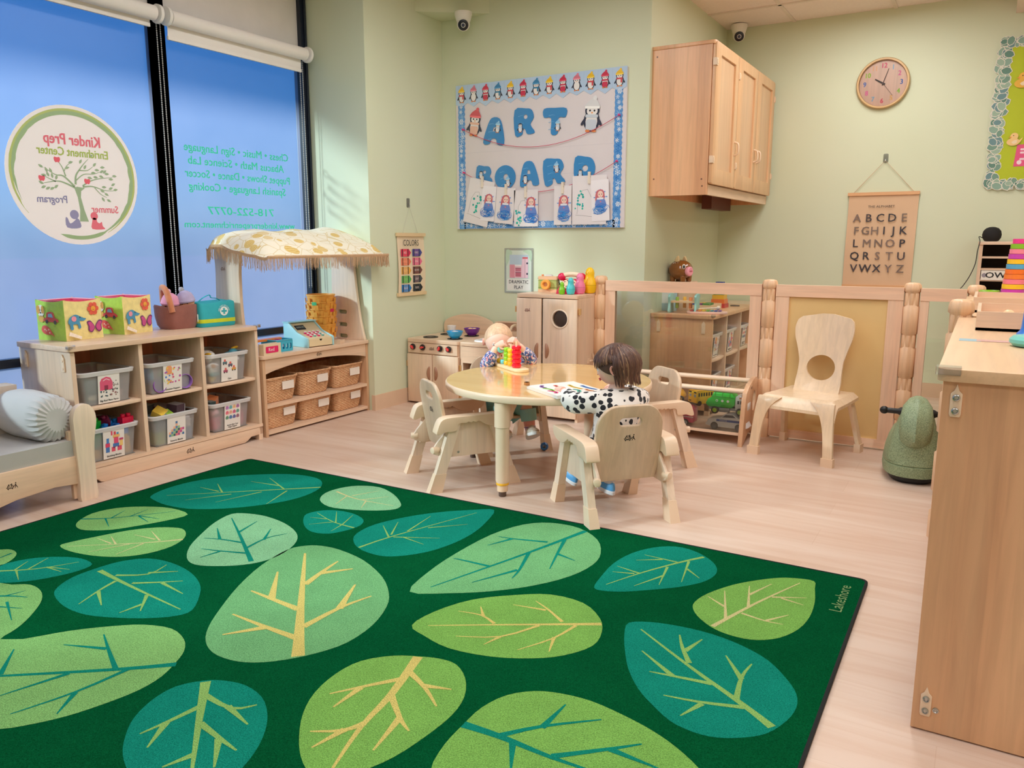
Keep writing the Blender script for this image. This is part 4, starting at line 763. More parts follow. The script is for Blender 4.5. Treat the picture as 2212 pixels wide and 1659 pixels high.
# ---------------------------------------------------------------- market stand
def wicker():
    m, nt, N, L, B = nodes('woven_wicker')
    t = tex(nt, 'Noise', 60, (1, 1, 1), 3); g = tex(nt, 'Noise', 6)
    c = mix_rgb(nt, ramp(nt, t.outputs[0], [(.3, lin((204, 150, 108))), (.7, lin((226, 182, 140)))]), ramp(nt, g.outputs[0], [(.3, .88), (.7, 1.0)]), 1, 'MULTIPLY')
    L.new(c, B.inputs['Base Color']); B.inputs['Roughness'].default_value = .6; return m
WICK = wicker()
t = thing('market_stand', 'maple market stand with two basket shelves under a fringed canopy', 'play stand', (-3.36, 3.0, 0))
SD = .36
m = MB(); m.prism(rrect(-SD, .012, -.008, .878, .02), .02, M=tr(0, 0, .437), bev=.006, seg=3); m.build('top_board', W_Y, t)
for y in (0, .85): MB().prism(rrect(-SD, 0, .0, .437, (0, 0, .012, 0)), .02, M=tr(0, y + .02, 0) @ rx(PI / 2), bev=.005).build('side_panel', W_SIDE, t)
for z in (.03, .178): MB().box(-SD + .01, .0, .02, .85, z - .018, z, .005, 3).build('shelf_board', W_Y, t)
MB().box(-SD, -SD + .008, .02, .85, .02, .437).build('back_panel', ORNG, t)
ap = [(.02, .437), (.02, .352)] + [(.02 + .83 * k / 16, .352 + .042 * math.sin(PI * k / 16) ** .8) for k in range(1, 16)] + [(.85, .352), (.85, .437)]
m = MB(); m.prism(ap[::-1], .016, M=tr(-.018, 0, 0) @ FY, bev=.002); a_ = m.build('apron', W_Y, t)
m = MB(); mark(m, tr(-.0015, .435, .418) @ FY, .045); m.build('maker_mark', LOGO, a_)
FXZ = rx(PI / 2)                        # outline x -> +X, outline y -> up, thickness -> -Y
def slot(cx, cy, w, h): return rrect(cx - w / 2, cx + w / 2, cy - h / 2, cy + h / 2, h / 2 - .001, 4)
lp = smooth([(-.345, .457), (-.345, .7), (-.335, .9), (-.32, 1.08), (-.14, 1.08), (-.145, .9), (-.145, .7), (-.12, .54), (-.05, .457)], 4, False)
rp = smooth([(-.275, .457), (-.265, .7), (-.26, .9), (-.25, 1.10), (-.08, 1.10), (-.07, .9), (-.055, .75), (-.03, .58), (.0, .457)], 4, False)
m = MB(); m.prism(lp, .022, M=tr(0, .022, 0) @ FXZ, bev=.004); pl_ = m.build('end_board', W_PALE, t)
m = MB(); mark(m, tr(-.27, -.0006, .925) @ FXZ, .04, (130, 90, 80)); m.build('maker_mark', LOGO, pl_)
m = MB(); m.prism(rp, .022, [slot(-.18, z, .075, .026) for z in (.631, .55, .476)], M=tr(0, .862, 0) @ FXZ, bev=.003); m.build('end_board', W_PALE, t)
MB().cyl((-.2, .0, 1.09), (-.2, .88, 1.09), .011).build('canopy_rod', W_Y, t)
def canopy_print():
    m, nt, N, L, B = nodes('leaf_print_cloth')
    v = tex(nt, 'Voronoi', 13, (1.2, .9, 1.2)); v.inputs['Randomness'].default_value = .85
    sep = N.new('ShaderNodeSeparateColor'); L.new(v.outputs['Color'], sep.inputs[0])
    pick = ramp(nt, sep.outputs[0], [(.42, 0.0), (.44, 1.0)]); ins = ramp(nt, v.outputs['Distance'], [(.030, 1.0), (.036, 0.0)])
    ins = ramp(nt, v.outputs['Distance'], [(.42, 1.0), (.46, 0.0)])
    w = N.new('ShaderNodeTexWave'); w.inputs['Scale'].default_value = 34; w.inputs['Distortion'].default_value = 4; co = N.new('ShaderNodeTexCoord'); L.new(co.outputs['Object'], w.inputs[0])
    st = ramp(nt, w.outputs[0], [(.25, lin((214, 178, 96))), (.6, lin((232, 204, 140)))])
    leaf = mix_rgb(nt, (0, 0, 0), (1, 1, 1), 0)
    mul = N.new('ShaderNodeMath'); mul.operation = 'MULTIPLY'; L.new(pick, mul.inputs[0]); L.new(ins, mul.inputs[1])
    edge = N.new('ShaderNodeTexVoronoi'); edge.feature = 'DISTANCE_TO_EDGE'; edge.inputs['Scale'].default_value = 13; mp = N.new('ShaderNodeMapping'); mp.inputs['Scale'].default_value = (1.2, .9, 1.2); L.new(co.outputs['Object'], mp.inputs[0]); L.new(mp.outputs[0], edge.inputs['Vector'])
    ln = ramp(nt, edge.outputs['Distance'], [(.012, lin((224, 204, 158))), (.03, lin((244, 236, 218)))])
    c = mix_rgb(nt, ln, st, mul.outputs[0]); L.new(c, B.inputs['Base Color']); B.inputs['Roughness'].default_value = .9
    bump(nt, tex(nt, 'Noise', 500).outputs[0], B, .2); return m
PRINT = canopy_print()
t = thing('fringed_canopy', 'leaf print cloth canopy with tan fringe draped over the market stand', 'canopy', (-3.36, 3.0, 0))
def can(u, v):
    y = -.055 + .985 * u; e = min(u, 1 - u)                          # v 0 back hem, 1 front hem
    P_ = [(-.335, 1.035), (-.29, 1.115), (-.19, 1.155), (-.06, 1.13), (.06, 1.07), (.14, .995)]
    s_ = v * 5; k = min(4, int(s_)); f = s_ - k; x = P_[k][0] * (1 - f) + P_[k + 1][0] * f; z = P_[k][1] * (1 - f) + P_[k + 1][1] * f
    drop = math.exp(-e / .035) * (.105 * math.sin(PI * min(1, max(0, v))) ** .7); z -= drop
    z += .010 * math.sin(9 * v + 5 * u) * math.sin(PI * v) + .006 * math.sin(23 * u + 6 * v) * math.sin(PI * v) - .012 * math.sin(PI * u) * math.sin(PI * v)
    if u < .5: y += .04 * math.exp(-e / .03) * (0.3 - math.sin(PI * v))* .5
    return (x, y, z)
m = MB((240, 232, 210)); m.sheet(can, 60, 30); m.sheet(lambda u, v: (can(u, v)[0], can(u, v)[1], can(u, v)[2] - .003), 60, 30); m.build('cloth', PRINT, t)
TAN = mat('tan_fringe', (206, 168, 132), .9, vary=.15, nscale=60)
per = [can(u, 1) for u in [i / 70 for i in range(71)]]; lft = [can(0, v) for v in [i / 36 for i in range(37)]]; rgt = [can(1, v) for v in [1 - i / 36 for i in range(37)]]
edge = lft + per[1:] + rgt[1:]
m = MB(); m.rings([[(p[0] + d, p[1], p[2] + z) for d, z in ((.001, .006), (.004, 0), (.001, -.010), (-.004, 0))] for p in edge], cap=True); m.build('trim', TAN, t)
m = MB(); RR = random.Random(5)
for a, b in zip(edge, edge[1:]):
    for k in range(3):
        f = (k + RR.random()) / 3; p = V(a).lerp(V(b), f); L_ = RR.uniform(.058, .078)
        dx, dy = RR.uniform(-.008, .008), RR.uniform(-.008, .008)
        m.tube([p + V((0, 0, -.006)), p + V((dx * .3, dy * .3, -L_ * .5)), p + V((dx, dy, -L_))], [.0017, .0016, .0011], 4, True)
tag(m.build('fringe', TAN, t), None, None, None, 'stuff')

# wicker baskets
def basket_mesh(w, d, h):
    m = MB(); rows = 17; n = 64; rs = []
    def outline(k): 
        pts = rrect(-d / 2 * k, d / 2 * k, -w / 2 * k, w / 2 * k, .035, 6); L = [0]
        q = [V(p) for p in pts + pts[:1]]
        for a, b in zip(q, q[1:]): L.append(L[-1] + (b - a).length)
        out = []
        for i in range(n * 2):
            s_ = L[-1] * i / (n * 2); j = max(x for x in range(len(L)) if L[x] <= s_ + 1e-9); j = min(j, len(q) - 2); f = (s_ - L[j]) / max(1e-6, L[j + 1] - L[j]); a, b = q[j], q[j + 1]; p = a.lerp(b, f); tn = (b - a).normalized(); out.append((p, V((tn.y, -tn.x))))
        return out
    for r in range(rows * 2 + 1):
        z = h * r / (rows * 2); k = .84 + .16 * (z / h) ** .8; ring = []
        for i, (p, nn) in enumerate(outline(k)):
            ph = 1 if ((i // 2) + (r // 2)) % 2 else -1
            o = .0016 * ph + (.0012 if r % 2 else -.0006); ring.append((p.x + nn.x * o, p.y + nn.y * o, z))
        rs.append(ring)
    inner = [[(p.x - nn.x * .006, p.y - nn.y * .006, z) for p, nn in outline(k)] for z, k in ((h, 1.0), (h * .5, .93), (.006, .86))]
    m.rings(rs + inner); return m
def rim_mesh(w, d, h):
    m = MB(); pts = rrect(-d / 2 - .002, d / 2 + .002, -w / 2 - .002, w / 2 + .002, .036, 8); 
    for k in range(2): m.tube([(p[0] + .002 * math.sin(i * 1.3 + k * PI), p[1], h + .001 + .0035 * math.cos(i * 1.3 + k * PI)) for i, p in enumerate(pts + pts[:1])], .005, 6)
    return m
bproto = thing('wicker_basket', 'wicker basket', 'basket', (0, 0, 0), 0, 'wicker baskets on the market stand')
basket_mesh(.262, .27, .135).build('body', WICK, bproto); rim_mesh(.262, .27, .135).build('rim', WICK, bproto)
m = MB((238, 226, 216)); m.box(.135, .1365, .0, .09, .066, .112); m.build('label_card', PRN, bproto)
first = True
for y, z, lab in ((3.152, .180, 'wicker basket with blank card, upper row beside the cubby shelf'), (3.43, .180, 'wicker basket with blank card, upper row middle'), (3.715, .180, 'wicker basket with blank card, upper row beside the green wall'),
                  (3.152, .032, 'wicker basket with blank card, lower row beside the cubby shelf'), (3.43, .032, 'wicker basket with blank card, lower row middle'), (3.715, .032, 'wicker basket with blank card, lower row beside the green wall')):
    s_ = (1, 1, 1.0) if z > .1 else (1, 1, .97)
    if first: o = bproto; first = False; o.location = (-3.51, y, z); o['label'] = lab
    else: o = dup(bproto, (-3.51, y, z), 0, lab)
    o.scale = (.97, .985, s_[2])

# on the counter
ZT = .4575
t = thing('toy_cash_register', 'pale blue toy cash register with pink and teal keys', 'cash register', (-3.49, 3.49, ZT), -.12)
m = MB((164, 214, 222)); side = [(-.115, 0), (.11, 0), (.11, .055), (.01, .085), (-.06, .135), (-.115, .14)]
for y in (-.10, .088): m.prism(side, .012, M=tr(0, y + .012, 0) @ FXZ, bev=.003)
m.box(-.118, -.056, -.104, .104, .136, .142, .002); m.box(-.115, -.105, -.088, .088, 0, .138); m.build('case', PNT, t)
m = MB((226, 206, 170)); m.prism([(-.11, .004), (.100, .004), (.100, .05), (.008, .078), (-.062, .130), (-.11, .134)], .176, M=tr(0, .088, 0) @ FXZ); m.build('front', PNT, t)
m = MB((228, 206, 166)); m.box(.1, .108, -.086, .086, .005, .046, .002); d_ = m.build('drawer', PNT, t)
m = MB((30, 26, 26)); m.prism([(-.010, .046), (.010, .046), (.006, .037), (0, .034), (-.006, .037)][::-1], .001, M=tr(.1075, 0, 0) @ FY); m.build('finger_notch', PRN, d_)
SL = tr(.008, 0, .078) @ ry(math.atan2(.028, .092)); SL2 = tr(-.062, 0, .130) @ ry(math.atan2(.052, .07))
m = MB((40, 44, 50)); m.box(.022, .06, -.075, -.01, .001, .004, .001, M=SL2); m.c = (190, 210, 205); m.text('0000.00', .012, SL2 @ tr(.041, -.043, .0042) @ rz(PI / 2)); m.build('display', PRN, t)
for r_ in range(3):
    for q in range(4):
        m = MB((222, 30, 110) if (r_, q) not in ((2, 1), (2, 3), (1, 3)) else (92, 170, 166)); p = (.014 + r_ * .026, -.045 + q * .03)
        m.cyl((p[0], p[1], 0), (p[0], p[1], .010), .008, n=14, bev=.001); m.c = (236, 226, 220); m.T = ident(); m.cyl((p[0], p[1], .010), (p[0], p[1], .0125), .0082, n=14)
        o = m.build('key', PLA, t); o.matrix_local = SL
t = thing('wooden_box', 'small plain wooden slat beside the toy cash register', 'block', (-3.385, 3.64, ZT), .3)
m = MB(); m.box(-.02, .02, -.03, .03, 0, .022, .003); m.build('block', W_Y, t)
ORB = mat('orange_plastic_basket', (244, 174, 74), .4, vary=.08, nscale=20)
for k, (lab, zz) in enumerate((('orange plastic basket at the bottom of the stack of five', 0), ('second orange basket up in the stack', .055), ('middle orange basket in the stack with a red label', .098), ('fourth orange basket up with a green label', .141), ('top orange basket of the stack, its mouth open', .184))):
    t = thing('plastic_basket', lab, 'basket', (-3.60, 3.715, ZT + zz), .1 * k, 'stacked orange baskets on the market stand')
    h = .10 if k == 0 else .07; h = .105
    m = MB(); m.lathe([(.070, 0), (.074, .003), (.080, .05), (.086, .097), (.090, .099), (.090, .107), (.086, .107), (.078, .05), (.071, .006)], n=36)
    m.build('tub', ORB, t)
    m = MB()
    for i in range(18):
        a = 2 * PI * i / 18
        if i % 2: m.box(.079, .0835, -.010, .010, .03, .062, .001, M=rz(a) @ tr(.0, 0, 0) @ ry(.11))
        else: m.box(.081, .0865, -.010, .010, .064, .095, .001, M=rz(a) @ ry(.11))
    m.build('weave', ORB, t)
    if k in (2, 3, 1):
        m = MB({2: (222, 30, 90), 3: (70, 190, 130), 1: (240, 170, 90)}[k]); a = {2: -.35, 3: -1.75, 1: -.25}[k]
        m.rings([[(.0915 * math.cos(a + i * .05), .0915 * math.sin(a + i * .05), z) for i in range(8)] for z in (.085, .105)], False, False); m.build('label', PRN, t)
t = thing('color_box', 'wooden card box with a red label reading Red at the counter end', 'box', (-3.375, 3.06, ZT), 0)
m = MB((232, 206, 172))
m.box(-.02, -.012, -.05, .075, 0, .062, .001); m.box(.012, .02, -.05, .075, 0, .062, .001); m.box(-.012, .012, -.05, -.043, 0, .06); m.box(-.012, .012, .068, .075, 0, .06); m.box(-.012, .012, -.043, .068, 0, .006); m.build('box', PNT, t)
m = MB((226, 30, 100)); F = tr(.0205, .005, .03) @ FY; m.prism(rrect(-.04, .05, -.018, .018, .006), .0006, M=F); m.c = (240, 232, 230); m.text('Red', .02, F @ tr(.0, 0, .0006)); m.build('label', PRN, t)
t = thing('blue_crate', 'small sky blue slotted plastic basket of toys beside the red labelled box', 'basket', (-3.46, 3.205, ZT), 0)
m = MB((60, 176, 206))
hole = [rrect(-.045 + .027 * k, -.030 + .027 * k, .014, .046, .007, 3) for k in range(4)]
for rot in (0, PI): m.prism(rrect(-.06, .06, 0, .065, .006), .003, hole, M=rz(rot) @ tr(.06, 0, 0) @ FY)
for rot in (PI / 2, -PI / 2): m.prism(rrect(-.06, .06, 0, .065, .006), .003, hole, M=rz(rot) @ tr(.057, 0, 0) @ FY)
m.box(-.06, .06, -.058, .058, 0, .004); m.build('crate', PLA, t)
m = MB(); pts = rrect(-.062, .062, -.062, .062, .012, 4); m.c = (60, 176, 206); m.tube([(p[0], p[1], .066) for p in pts + pts[:1]], .004, 6); m.build('rim', PLA, t)
for k, (x, y, z, c, lab) in enumerate(((-.02, -.02, .05, (240, 140, 60), 'orange toy stick poking out of the blue basket'), (.02, .0, .03, (150, 40, 90), 'purple toy seen through the blue basket slots'))):
    m = MB(c); (m.box(-.012, .012, -.10, .08, 0, .012, .004) if k == 0 else m.sph((0, 0, .008), (.02, .04, .022), 12, 8)); put('toy_stick' if k == 0 else 'toy_fruit', m, PLA, (-3.46 + x, 3.19 + y, ZT + z + .012), (0, .1, 0), lab, 'toy')

# ---------------------------------------------------------------- hanging colour chart on the short wall
t = thing('colors_chart', 'hanging cloth chart of ten crayon colours on the green wall', 'wall chart', (XL + .004, 4.268, .93))
F = FY; w = .145
m = MB((236, 214, 184)); m.sheet(lambda u, v: (.006 + .004 * math.sin(v * 5), -w + 2 * w * u + .006 * math.sin(v * 3), -.20 + .40 * v), 6, 10); m.build('cloth', PRN, t)
for z, dy in ((.19, 0), (-.2, .0)): MB((230, 200, 156)).box(.0, .016, -.152 + dy, .152 + dy, z - .011, z + .011, .003).build('slat', PNT, t)
m = MB((24, 22, 26)); m.text('COLORS', .040, F @ tr(-.005, .135, .0115), sx=.78)
cl = (('RED', (232, 70, 96), (214, 30, 84)), ('PURPLE', (112, 80, 150), (70, 74, 150)), ('ORANGE', (236, 140, 106), (236, 120, 90)), ('PINK', (236, 120, 150), (236, 110, 150)), ('YELLOW', (234, 178, 110), (232, 168, 70)), ('BROWN', (120, 70, 64), (120, 66, 60)), ('GREEN', (124, 184, 100), (84, 176, 90)), ('GREY', (112, 92, 98), (70, 74, 84)), ('BLUE', (92, 140, 200), (30, 120, 190)), ('BLACK', (14, 20, 30), (14, 20, 30)))
for k, (nm, a, b) in enumerate(cl):
    x = -.112 + .122 * (k % 2); y = .072 - .058 * (k // 2); m.c = b; h = .049
    m.prism([(x, y - h / 2), (x + .082, y - h / 2), (x + .105, y), (x + .082, y + h / 2), (x, y + h / 2)], 0, M=F @ tr(0, 0, .0112))
    m.c = a; m.prism([(x + .018, y - h / 2), (x + .066, y - h / 2), (x + .066, y + h / 2), (x + .018, y + h / 2)], 0, M=F @ tr(0, 0, .0114)); m.c = (24, 18, 30) if nm != 'BLACK' else (60, 70, 84)
    for q in (.012, .068): m.prism([(x + q, y - h / 2), (x + q + .007, y - h / 2), (x + q + .007, y + h / 2), (x + q, y + h / 2)], 0, M=F @ tr(0, 0, .0116))
    m.c = (240, 220, 216) if k not in (2, 4, 6) else tuple(min(255, v + 30) for v in a); m.text(nm, .015, F @ tr(x + .042, y, .0118), sx=.8 if len(nm) < 5 else .62)
m.build('print', PRN, t)
HOOK = sheer('clear_hook', (244, 246, 238), .85, .2, .05, .1)
m = MB(); m.tube([(.008, -.085, .20), (.006, -.01, .375), (.008, .075, .20)], .0012, 5); m.build('string', mat('thin_cord', (206, 206, 190), .8), t)
def hook(loc, rot, lab):
    t = thing('wall_hook', lab, 'hook', loc, rot); m = MB(); m.prism(rrect(-.016, .016, -.03, .03, .008), .003, M=FY, bev=.001); m.build('plate', HOOK, t)
    m = MB(); m.tube(smooth([(.003, 0, -.002), (.012, 0, -.01), (.016, 0, -.022), (.012, 0, -.030), (.008, .0, -.026)], 3, False), .0018, 6); m.build('wire_hook', MET, t)
hook((XL, 4.26, 1.325), 0, 'clear stick-on hook holding the colour chart')
# ---------------------------------------------------------------- play kitchen along the back wall
KY = 4.21                                # front plane of the units
def crescent(par, x, z, name='door_handle', k=1, flip=1):
    """half-moon wooden pull: a tapering bow standing off the door"""
    m = MB(); n = 12; rs = []
    for i in range(n + 1):
        a = -1 + 2 * i / n; w = max(.004, .017 * math.sqrt(max(0, 1 - a * a)) ); d = .005 + .020 * math.sqrt(max(0, 1 - a * a))
        off = flip * (.010 * (1 - a * a) - .004)
        rs.append([(x + off + w * math.cos(t_) * .8, -.004 - d / 2 + d / 2 * math.sin(t_) * 1.2, z + a * .052 * k) for t_ in [2 * PI * q / 14 for q in range(14)]])
    m.rings(rs); return m.build(name, W_DARK, par)
def hinge(par, x, z, sx=.012):
    m = MB((206, 160, 100)); m.box(x - sx, x + sx, -.006, .008, z - .018, z + .018, .003); m.c = (180, 130, 80); m.box(x - sx * .4, x + sx * .4, -.009, -.005, z - .012, z + .012, .002); m.build('hinge', PLA, par)
def door(par, x0, x1, z0, z1, hinge_x, hx, hz, bev_top=True, holes=(), flip=1, mt=None):
    m = MB(); m.prism([(x0, z0), (x1, z0), (x1, z1), (x0, z1)], .018, holes, M=tr(0, 0, 0) @ FXZ, bev=.004)
    d = m.build('door', mt or W_KIT, par)
    crescent(d, hx, hz, flip=flip)
    for z in (z0 + .07, z1 - .07): hinge(d, hinge_x, z)
    return d
KIT = 'play kitchen units along the back wall'
t = thing('play_stove', 'maple play stove with four black burners in the wall corner', 'play stove', (-3.302, KY, 0), 0, KIT); t['group'] = KIT
W_ = .418
MB().box(.0, W_, .0, .42, .02, .415, .003).build('body', W_KIT, t)
m = MB(); m.prism(rrect(0, W_, -.015, .43, .02), .024, M=tr(0, 0, .415), bev=.008, seg=3); m.build('counter', W_X, t)
m = MB(); cp = [(.012, .40), (.012, .335)] + [(.012 + (W_ - .024) * k / 12, .335 - .0 + .02 * math.sin(PI * k / 12) * -1 + .02) for k in range(13)] + [(W_ - .012, .335), (W_ - .012, .41), (.012, .41)]
MB().box(.01, W_ - .01, -.014, .0, .345, .412, .003).build('control_panel', W_X, t)
dk = mat('black_plastic', (34, 28, 28), .35)
for k, x in enumerate((.055, .135, .275, .345)):
    m = MB((36, 28, 28)); M = tr(x, -.014, .385) @ rx(PI / 2); m.lathe([(.019, 0), (.021, .006), (.018, .014), (.008, .015)], n=20, M=M); m.c = (226, 70, 70); m.lathe([(.009, .012), (.008, .022), (.004, .023)], n=14, M=M); m.box(-.004, .004, -.015, .012, .012, .026, .002, M=M @ rz(.8 + k)); m.build('knob', PLA, t)
m = MB(); mark(m, tr(.205, -.0145, .378) @ FXZ, .042); m.build('maker_mark', LOGO, t)
door(t, .004, .207, .012, .338, .0, .185, .215, flip=-1); door(t, .213, .416, .012, .338, .416, .235, .215)
for x, y in ((.115, .10), (.115, .30), (.315, .10), (.315, .30)):
    m = MB(); m.lathe([(.050, .0), (.052, .003), (.048, .006), (.037, .006), (.035, .003), (.036, 0)], c=(x, y, .4385), n=32, cap=False); m.build('burner', BLK, t)
bp = smooth([(0, .44), (.0, .50), (.03, .535), (.12, .565), (.21, .575), (.30, .565), (.39, .535), (W_, .50), (W_, .44)], 4, False)
MB().prism(bp, .016, M=tr(0, .436, 0) @ FXZ, bev=.004).build('back_board', W_X, t)
t = thing('play_sink', 'maple play sink with a white basin between the stove and the fridge', 'play sink', (-2.878, KY, 0), 0, KIT)
W_ = .418
m = MB(); m.box(0, .02, .0, .42, 0, .415, .003); m.box(W_ - .02, W_, 0, .42, 0, .415, .003); m.box(.02, W_ - .02, .41, .42, 0, .415); m.box(.02, W_ - .02, .0, .41, .03, .048); m.build('body', W_KIT, t)
hole = rrect(.07, W_ - .07, .06, .34, .05)
m = MB(); m.prism(rrect(0, W_, -.015, .43, .02), .024, [hole], M=tr(0, 0, .415), bev=.005); m.build('counter', W_X, t)
MB().box(.02, W_ - .02, -.012, .004, .305, .412, .003).build('front_panel', W_X, t)
WHITE = mat('white_basin', (236, 234, 236), .3)
m = MB(); R4 = lambda i, z: [(p[0], p[1], z) for p in rrect(.055 + i, W_ - .055 - i, .045 + i, .355 - i, .05)]
m.rings([R4(0, .439), R4(.002, .447), R4(.016, .447), R4(.022, .43), R4(.035, .34), R4(.05, .335)], cap=False); m.box(.09, W_ - .09, .08, .32, .333, .337); m.build('basin', WHITE, t)
bp = smooth([(0, .44), (.0, .52), (.02, .535), (.10, .54), (.32, .54), (.40, .535), (W_, .52), (W_, .44)], 4, False)
m = MB(); m.prism(bp, .016, [rrect(.06, .14, .49, .515, .004), rrect(.28, .36, .49, .515, .004)], M=tr(0, .436, 0) @ FXZ, bev=.003); m.build('back_board', W_X, t)
MB().box(.03, .40, .415, .42, .48, .53).build('back_panel', W_DARK, t)
m = MB(); m.tube(smooth([(.21, .38, .44), (.21, .38, .50), (.21, .35, .525), (.21, .30, .52), (.21, .285, .50)], 4, False), .009, 10); m.build('faucet', BEIGE, t)
o = dup(bproto, (-2.67, 4.39, .05), -PI / 2, 'wicker basket on the shelf under the play sink'); o['group'] = 'wicker basket below the sink'; o.scale = (1.1, 1.1, 1.3)
for ch in list(o.children):
    if ch.name.startswith('label_card'): bpy.data.objects.remove(ch)
t = thing('play_fridge', 'tall maple play cupboard with a round porthole in its door', 'play cupboard', (-2.452, KY, 0), 0, KIT)
W_ = .418
m = MB(); m.box(.0, .018, .0, .44, .0, .742, .003); m.box(W_ - .018, W_, .0, .44, .0, .742, .003); m.box(.018, W_ - .018, .43, .44, .03, .742); m.box(.018, W_ - .018, .0, .43, .03, .048); m.box(.018, W_ - .018, .02, .43, .40, .415); m.build('body', W_KIT, t)
MB().box(.018, W_ - .018, .02, .428, .70, .742).build('top_filler', W_X, t)
m = MB(); m.prism(rrect(0, W_, -.015, .45, .02), .022, M=tr(0, 0, .742), bev=.008, seg=3); m.build('top_board', W_X, t)
def panel_door(x0, x1, hx, hgx, holes=(), flip=1):
    d = door(t, x0, x1, .022, .738, hgx, hx, .425, holes=holes, flip=flip, mt=W_KIT)
    m = MB(); z1 = .738; i = .03
    m.hexa([(x0 + .004, -.0185, z1 - .075), (x1 - .004, -.0185, z1 - .075), (x1 - .004, -.012, z1 - .075), (x0 + .004, -.012, z1 - .075)][0:4], [(x0 + i, -.0185, z1 - .04), (x1 - i, -.0185, z1 - .04), (x1 - i, -.012, z1 - .04), (x0 + i, -.012, z1 - .04)]) if False else None
    m.bm.free(); return d
d = panel_door(.004, .175, .150, .0, flip=-1)
m = MB(); mark(m, tr(.08, -.0186, .665) @ FXZ, .04, (120, 50, 44)); m.build('maker_mark', LOGO, d)
d = panel_door(.186, W_ - .004, .212, W_, [circ(.302, .622, .049, 40)])
m = MB(); m.rings([[(.302 + r * math.cos(a), y, .622 + r * math.sin(a)) for a in [2 * PI * k / 40 for k in range(40)]] for r, y in ((.058, -.0185), (.056, -.022), (.051, -.022), (.049, -.0185), (.049, 0))], cap=False); m.build('porthole_ring', W_PALE, d)
MB().sheet(lambda u, v: (.24 + .12 * u, -.004, .56 + .12 * v), 1, 1).build('porthole_glass', sheer('tinted_pane', (120, 90, 80), .55, .05, .10), d)
m = MB(); m.tube([(W_ + .002, .14, .36), (W_ + .016, .14, .36), (W_ + .016, .17, .36), (W_ + .002, .17, .36)], .004, 6); m.box(W_, W_ + .01, .125, .145, .345, .375, .003); m.c = (0, 0, 0); m.tube(smooth([(W_ + .006, .19, .40), (W_ + .008, .20, .35), (W_ + .006, .195, .31)], 4, False), .006, 6); m.build('latch', BEIGE, t)

# things on the stove
BOWL = mat('glossy_bowl', None, .28, vary=.03, coat=.2)
def bowl(c, loc, lab, fill):
    t = thing('toy_bowl', lab, 'bowl', loc, 0, 'bowls on the play stove'); m = MB(c); m.lathe([(.024, 0), (.026, .003), (.046, .022), (.056, .048), (.054, .049), (.043, .022), (.02, .008)], n=36); m.build('bowl', BOWL, t)
    for k, (x, y, cc) in enumerate(fill):
        m = MB(cc); m.sph((0, 0, 0), (.018, .014, .010), 10, 7); o = put('toy_food', m, PLA, (loc[0] + x, loc[1] + y, loc[2] + .040), (0, 0, k), ['pale food piece in the %s, first side' % lab.split()[0], 'pale food piece heaped in the %s' % lab.split()[0], 'orange food piece'][0], 'toy food', 'toy food in the %s bowl' % lab.split()[0]); o['label'] = 'small toy food piece inside the %s bowl' % lab.split()[0]
    return t
bowl((40, 160, 220), (-2.985, 4.305, .4445), 'blue bowl standing on the front burner of the play stove', ((-.012, .01, (220, 226, 236)), (.016, -.005, (200, 214, 230))))
bowl((110, 30, 150), (-2.985, 4.51, .4445), 'purple bowl standing on the rear burner of the play stove', ((-.014, .0, (244, 190, 130)), (.016, .006, (240, 200, 150))))
m = MB((238, 232, 230)); m.lathe([(.022, 0), (.023, .002), (.031, .075), (.029, .075), (.021, .005)], n=28); put('toy_cup', m, PLA, (-3.09, 4.42, .439), (0, 0, 0), 'white paper cup standing behind the blue bowl', 'cup')

# things on the play cupboard
ZF = .7645
t = thing('toy_camera', 'green and peach wooden toy camera with an orange lens', 'toy camera', (-2.335, 4.40, ZF), .1)
m = MB((236, 190, 150)); m.box(-.062, .062, -.026, .026, 0, .018, .004); m.box(-.062, .062, -.026, .026, .078, .098, .005); m.c = (176, 186, 106); m.box(-.061, .061, -.025, .025, .018, .078, .002); m.c = (128, 140, 70); m.box(-.0615, .0615, -.0255, .0255, .026, .031); m.c = (140, 150, 80); m.box(-.0615, .0615, -.0255, .0255, .070, .074); m.build('body', PNT, t)
m = MB((244, 170, 76)); M = tr(-.006, -.026, .048) @ rx(PI / 2); m.lathe([(.016, .0), (.030, 0), (.031, .004), (.031, .022), (.028, .026), (.018, .026), (.013, .02), (.012, .014)], n=32, M=M, cap=False); m.c = (190, 120, 70); m.lathe([(.013, .012), (.013, .016), (.002, .016)], n=24, M=M); m.build('lens', PLA, t)
m = MB((214, 206, 204)); m.prism([(-.026, .098), (.026, .098), (.018, .108), (-.018, .108)][::1], .03, M=tr(0, .015, 0) @ FXZ, bev=.002); m.c = (240, 150, 100); m.cyl((-.042, 0, .098), (-.042, 0, .109), .007, n=12, bev=.002); m.build('viewfinder', PNT, t)
m = MB(); m.tube([(-.060, 0, .090), (-.070, 0, .089), (-.073, 0, .082)], .003, 6); m.tube([(.060, 0, .085), (.072, -.01, .07), (.074, -.01, .045)], .0025, 6); m.build('strap', BLK, t)
t = thing('toy_telephone', 'red toy rotary telephone with a cream dial', 'toy telephone', (-2.165, 4.36, ZF), .25)
m = MB((222, 24, 80)); m.hexa([(-.075, -.07, 0), (.07, -.07, 0), (.07, .06, 0), (-.075, .06, 0)], [(-.07, -.066, .018), (.065, -.066, .018), (.05, .045, .085), (-.05, .045, .085)], .005, 3); m.build('body', PLA, t)
M = tr(-.006, -.018, .0525) @ rx(math.atan2(.067, .111))
m = MB((240, 212, 180)); m.lathe([(.046, 0), (.047, .004), (.045, .010), (.002, .010)], n=36, M=M); m.c = (110, 40, 40)
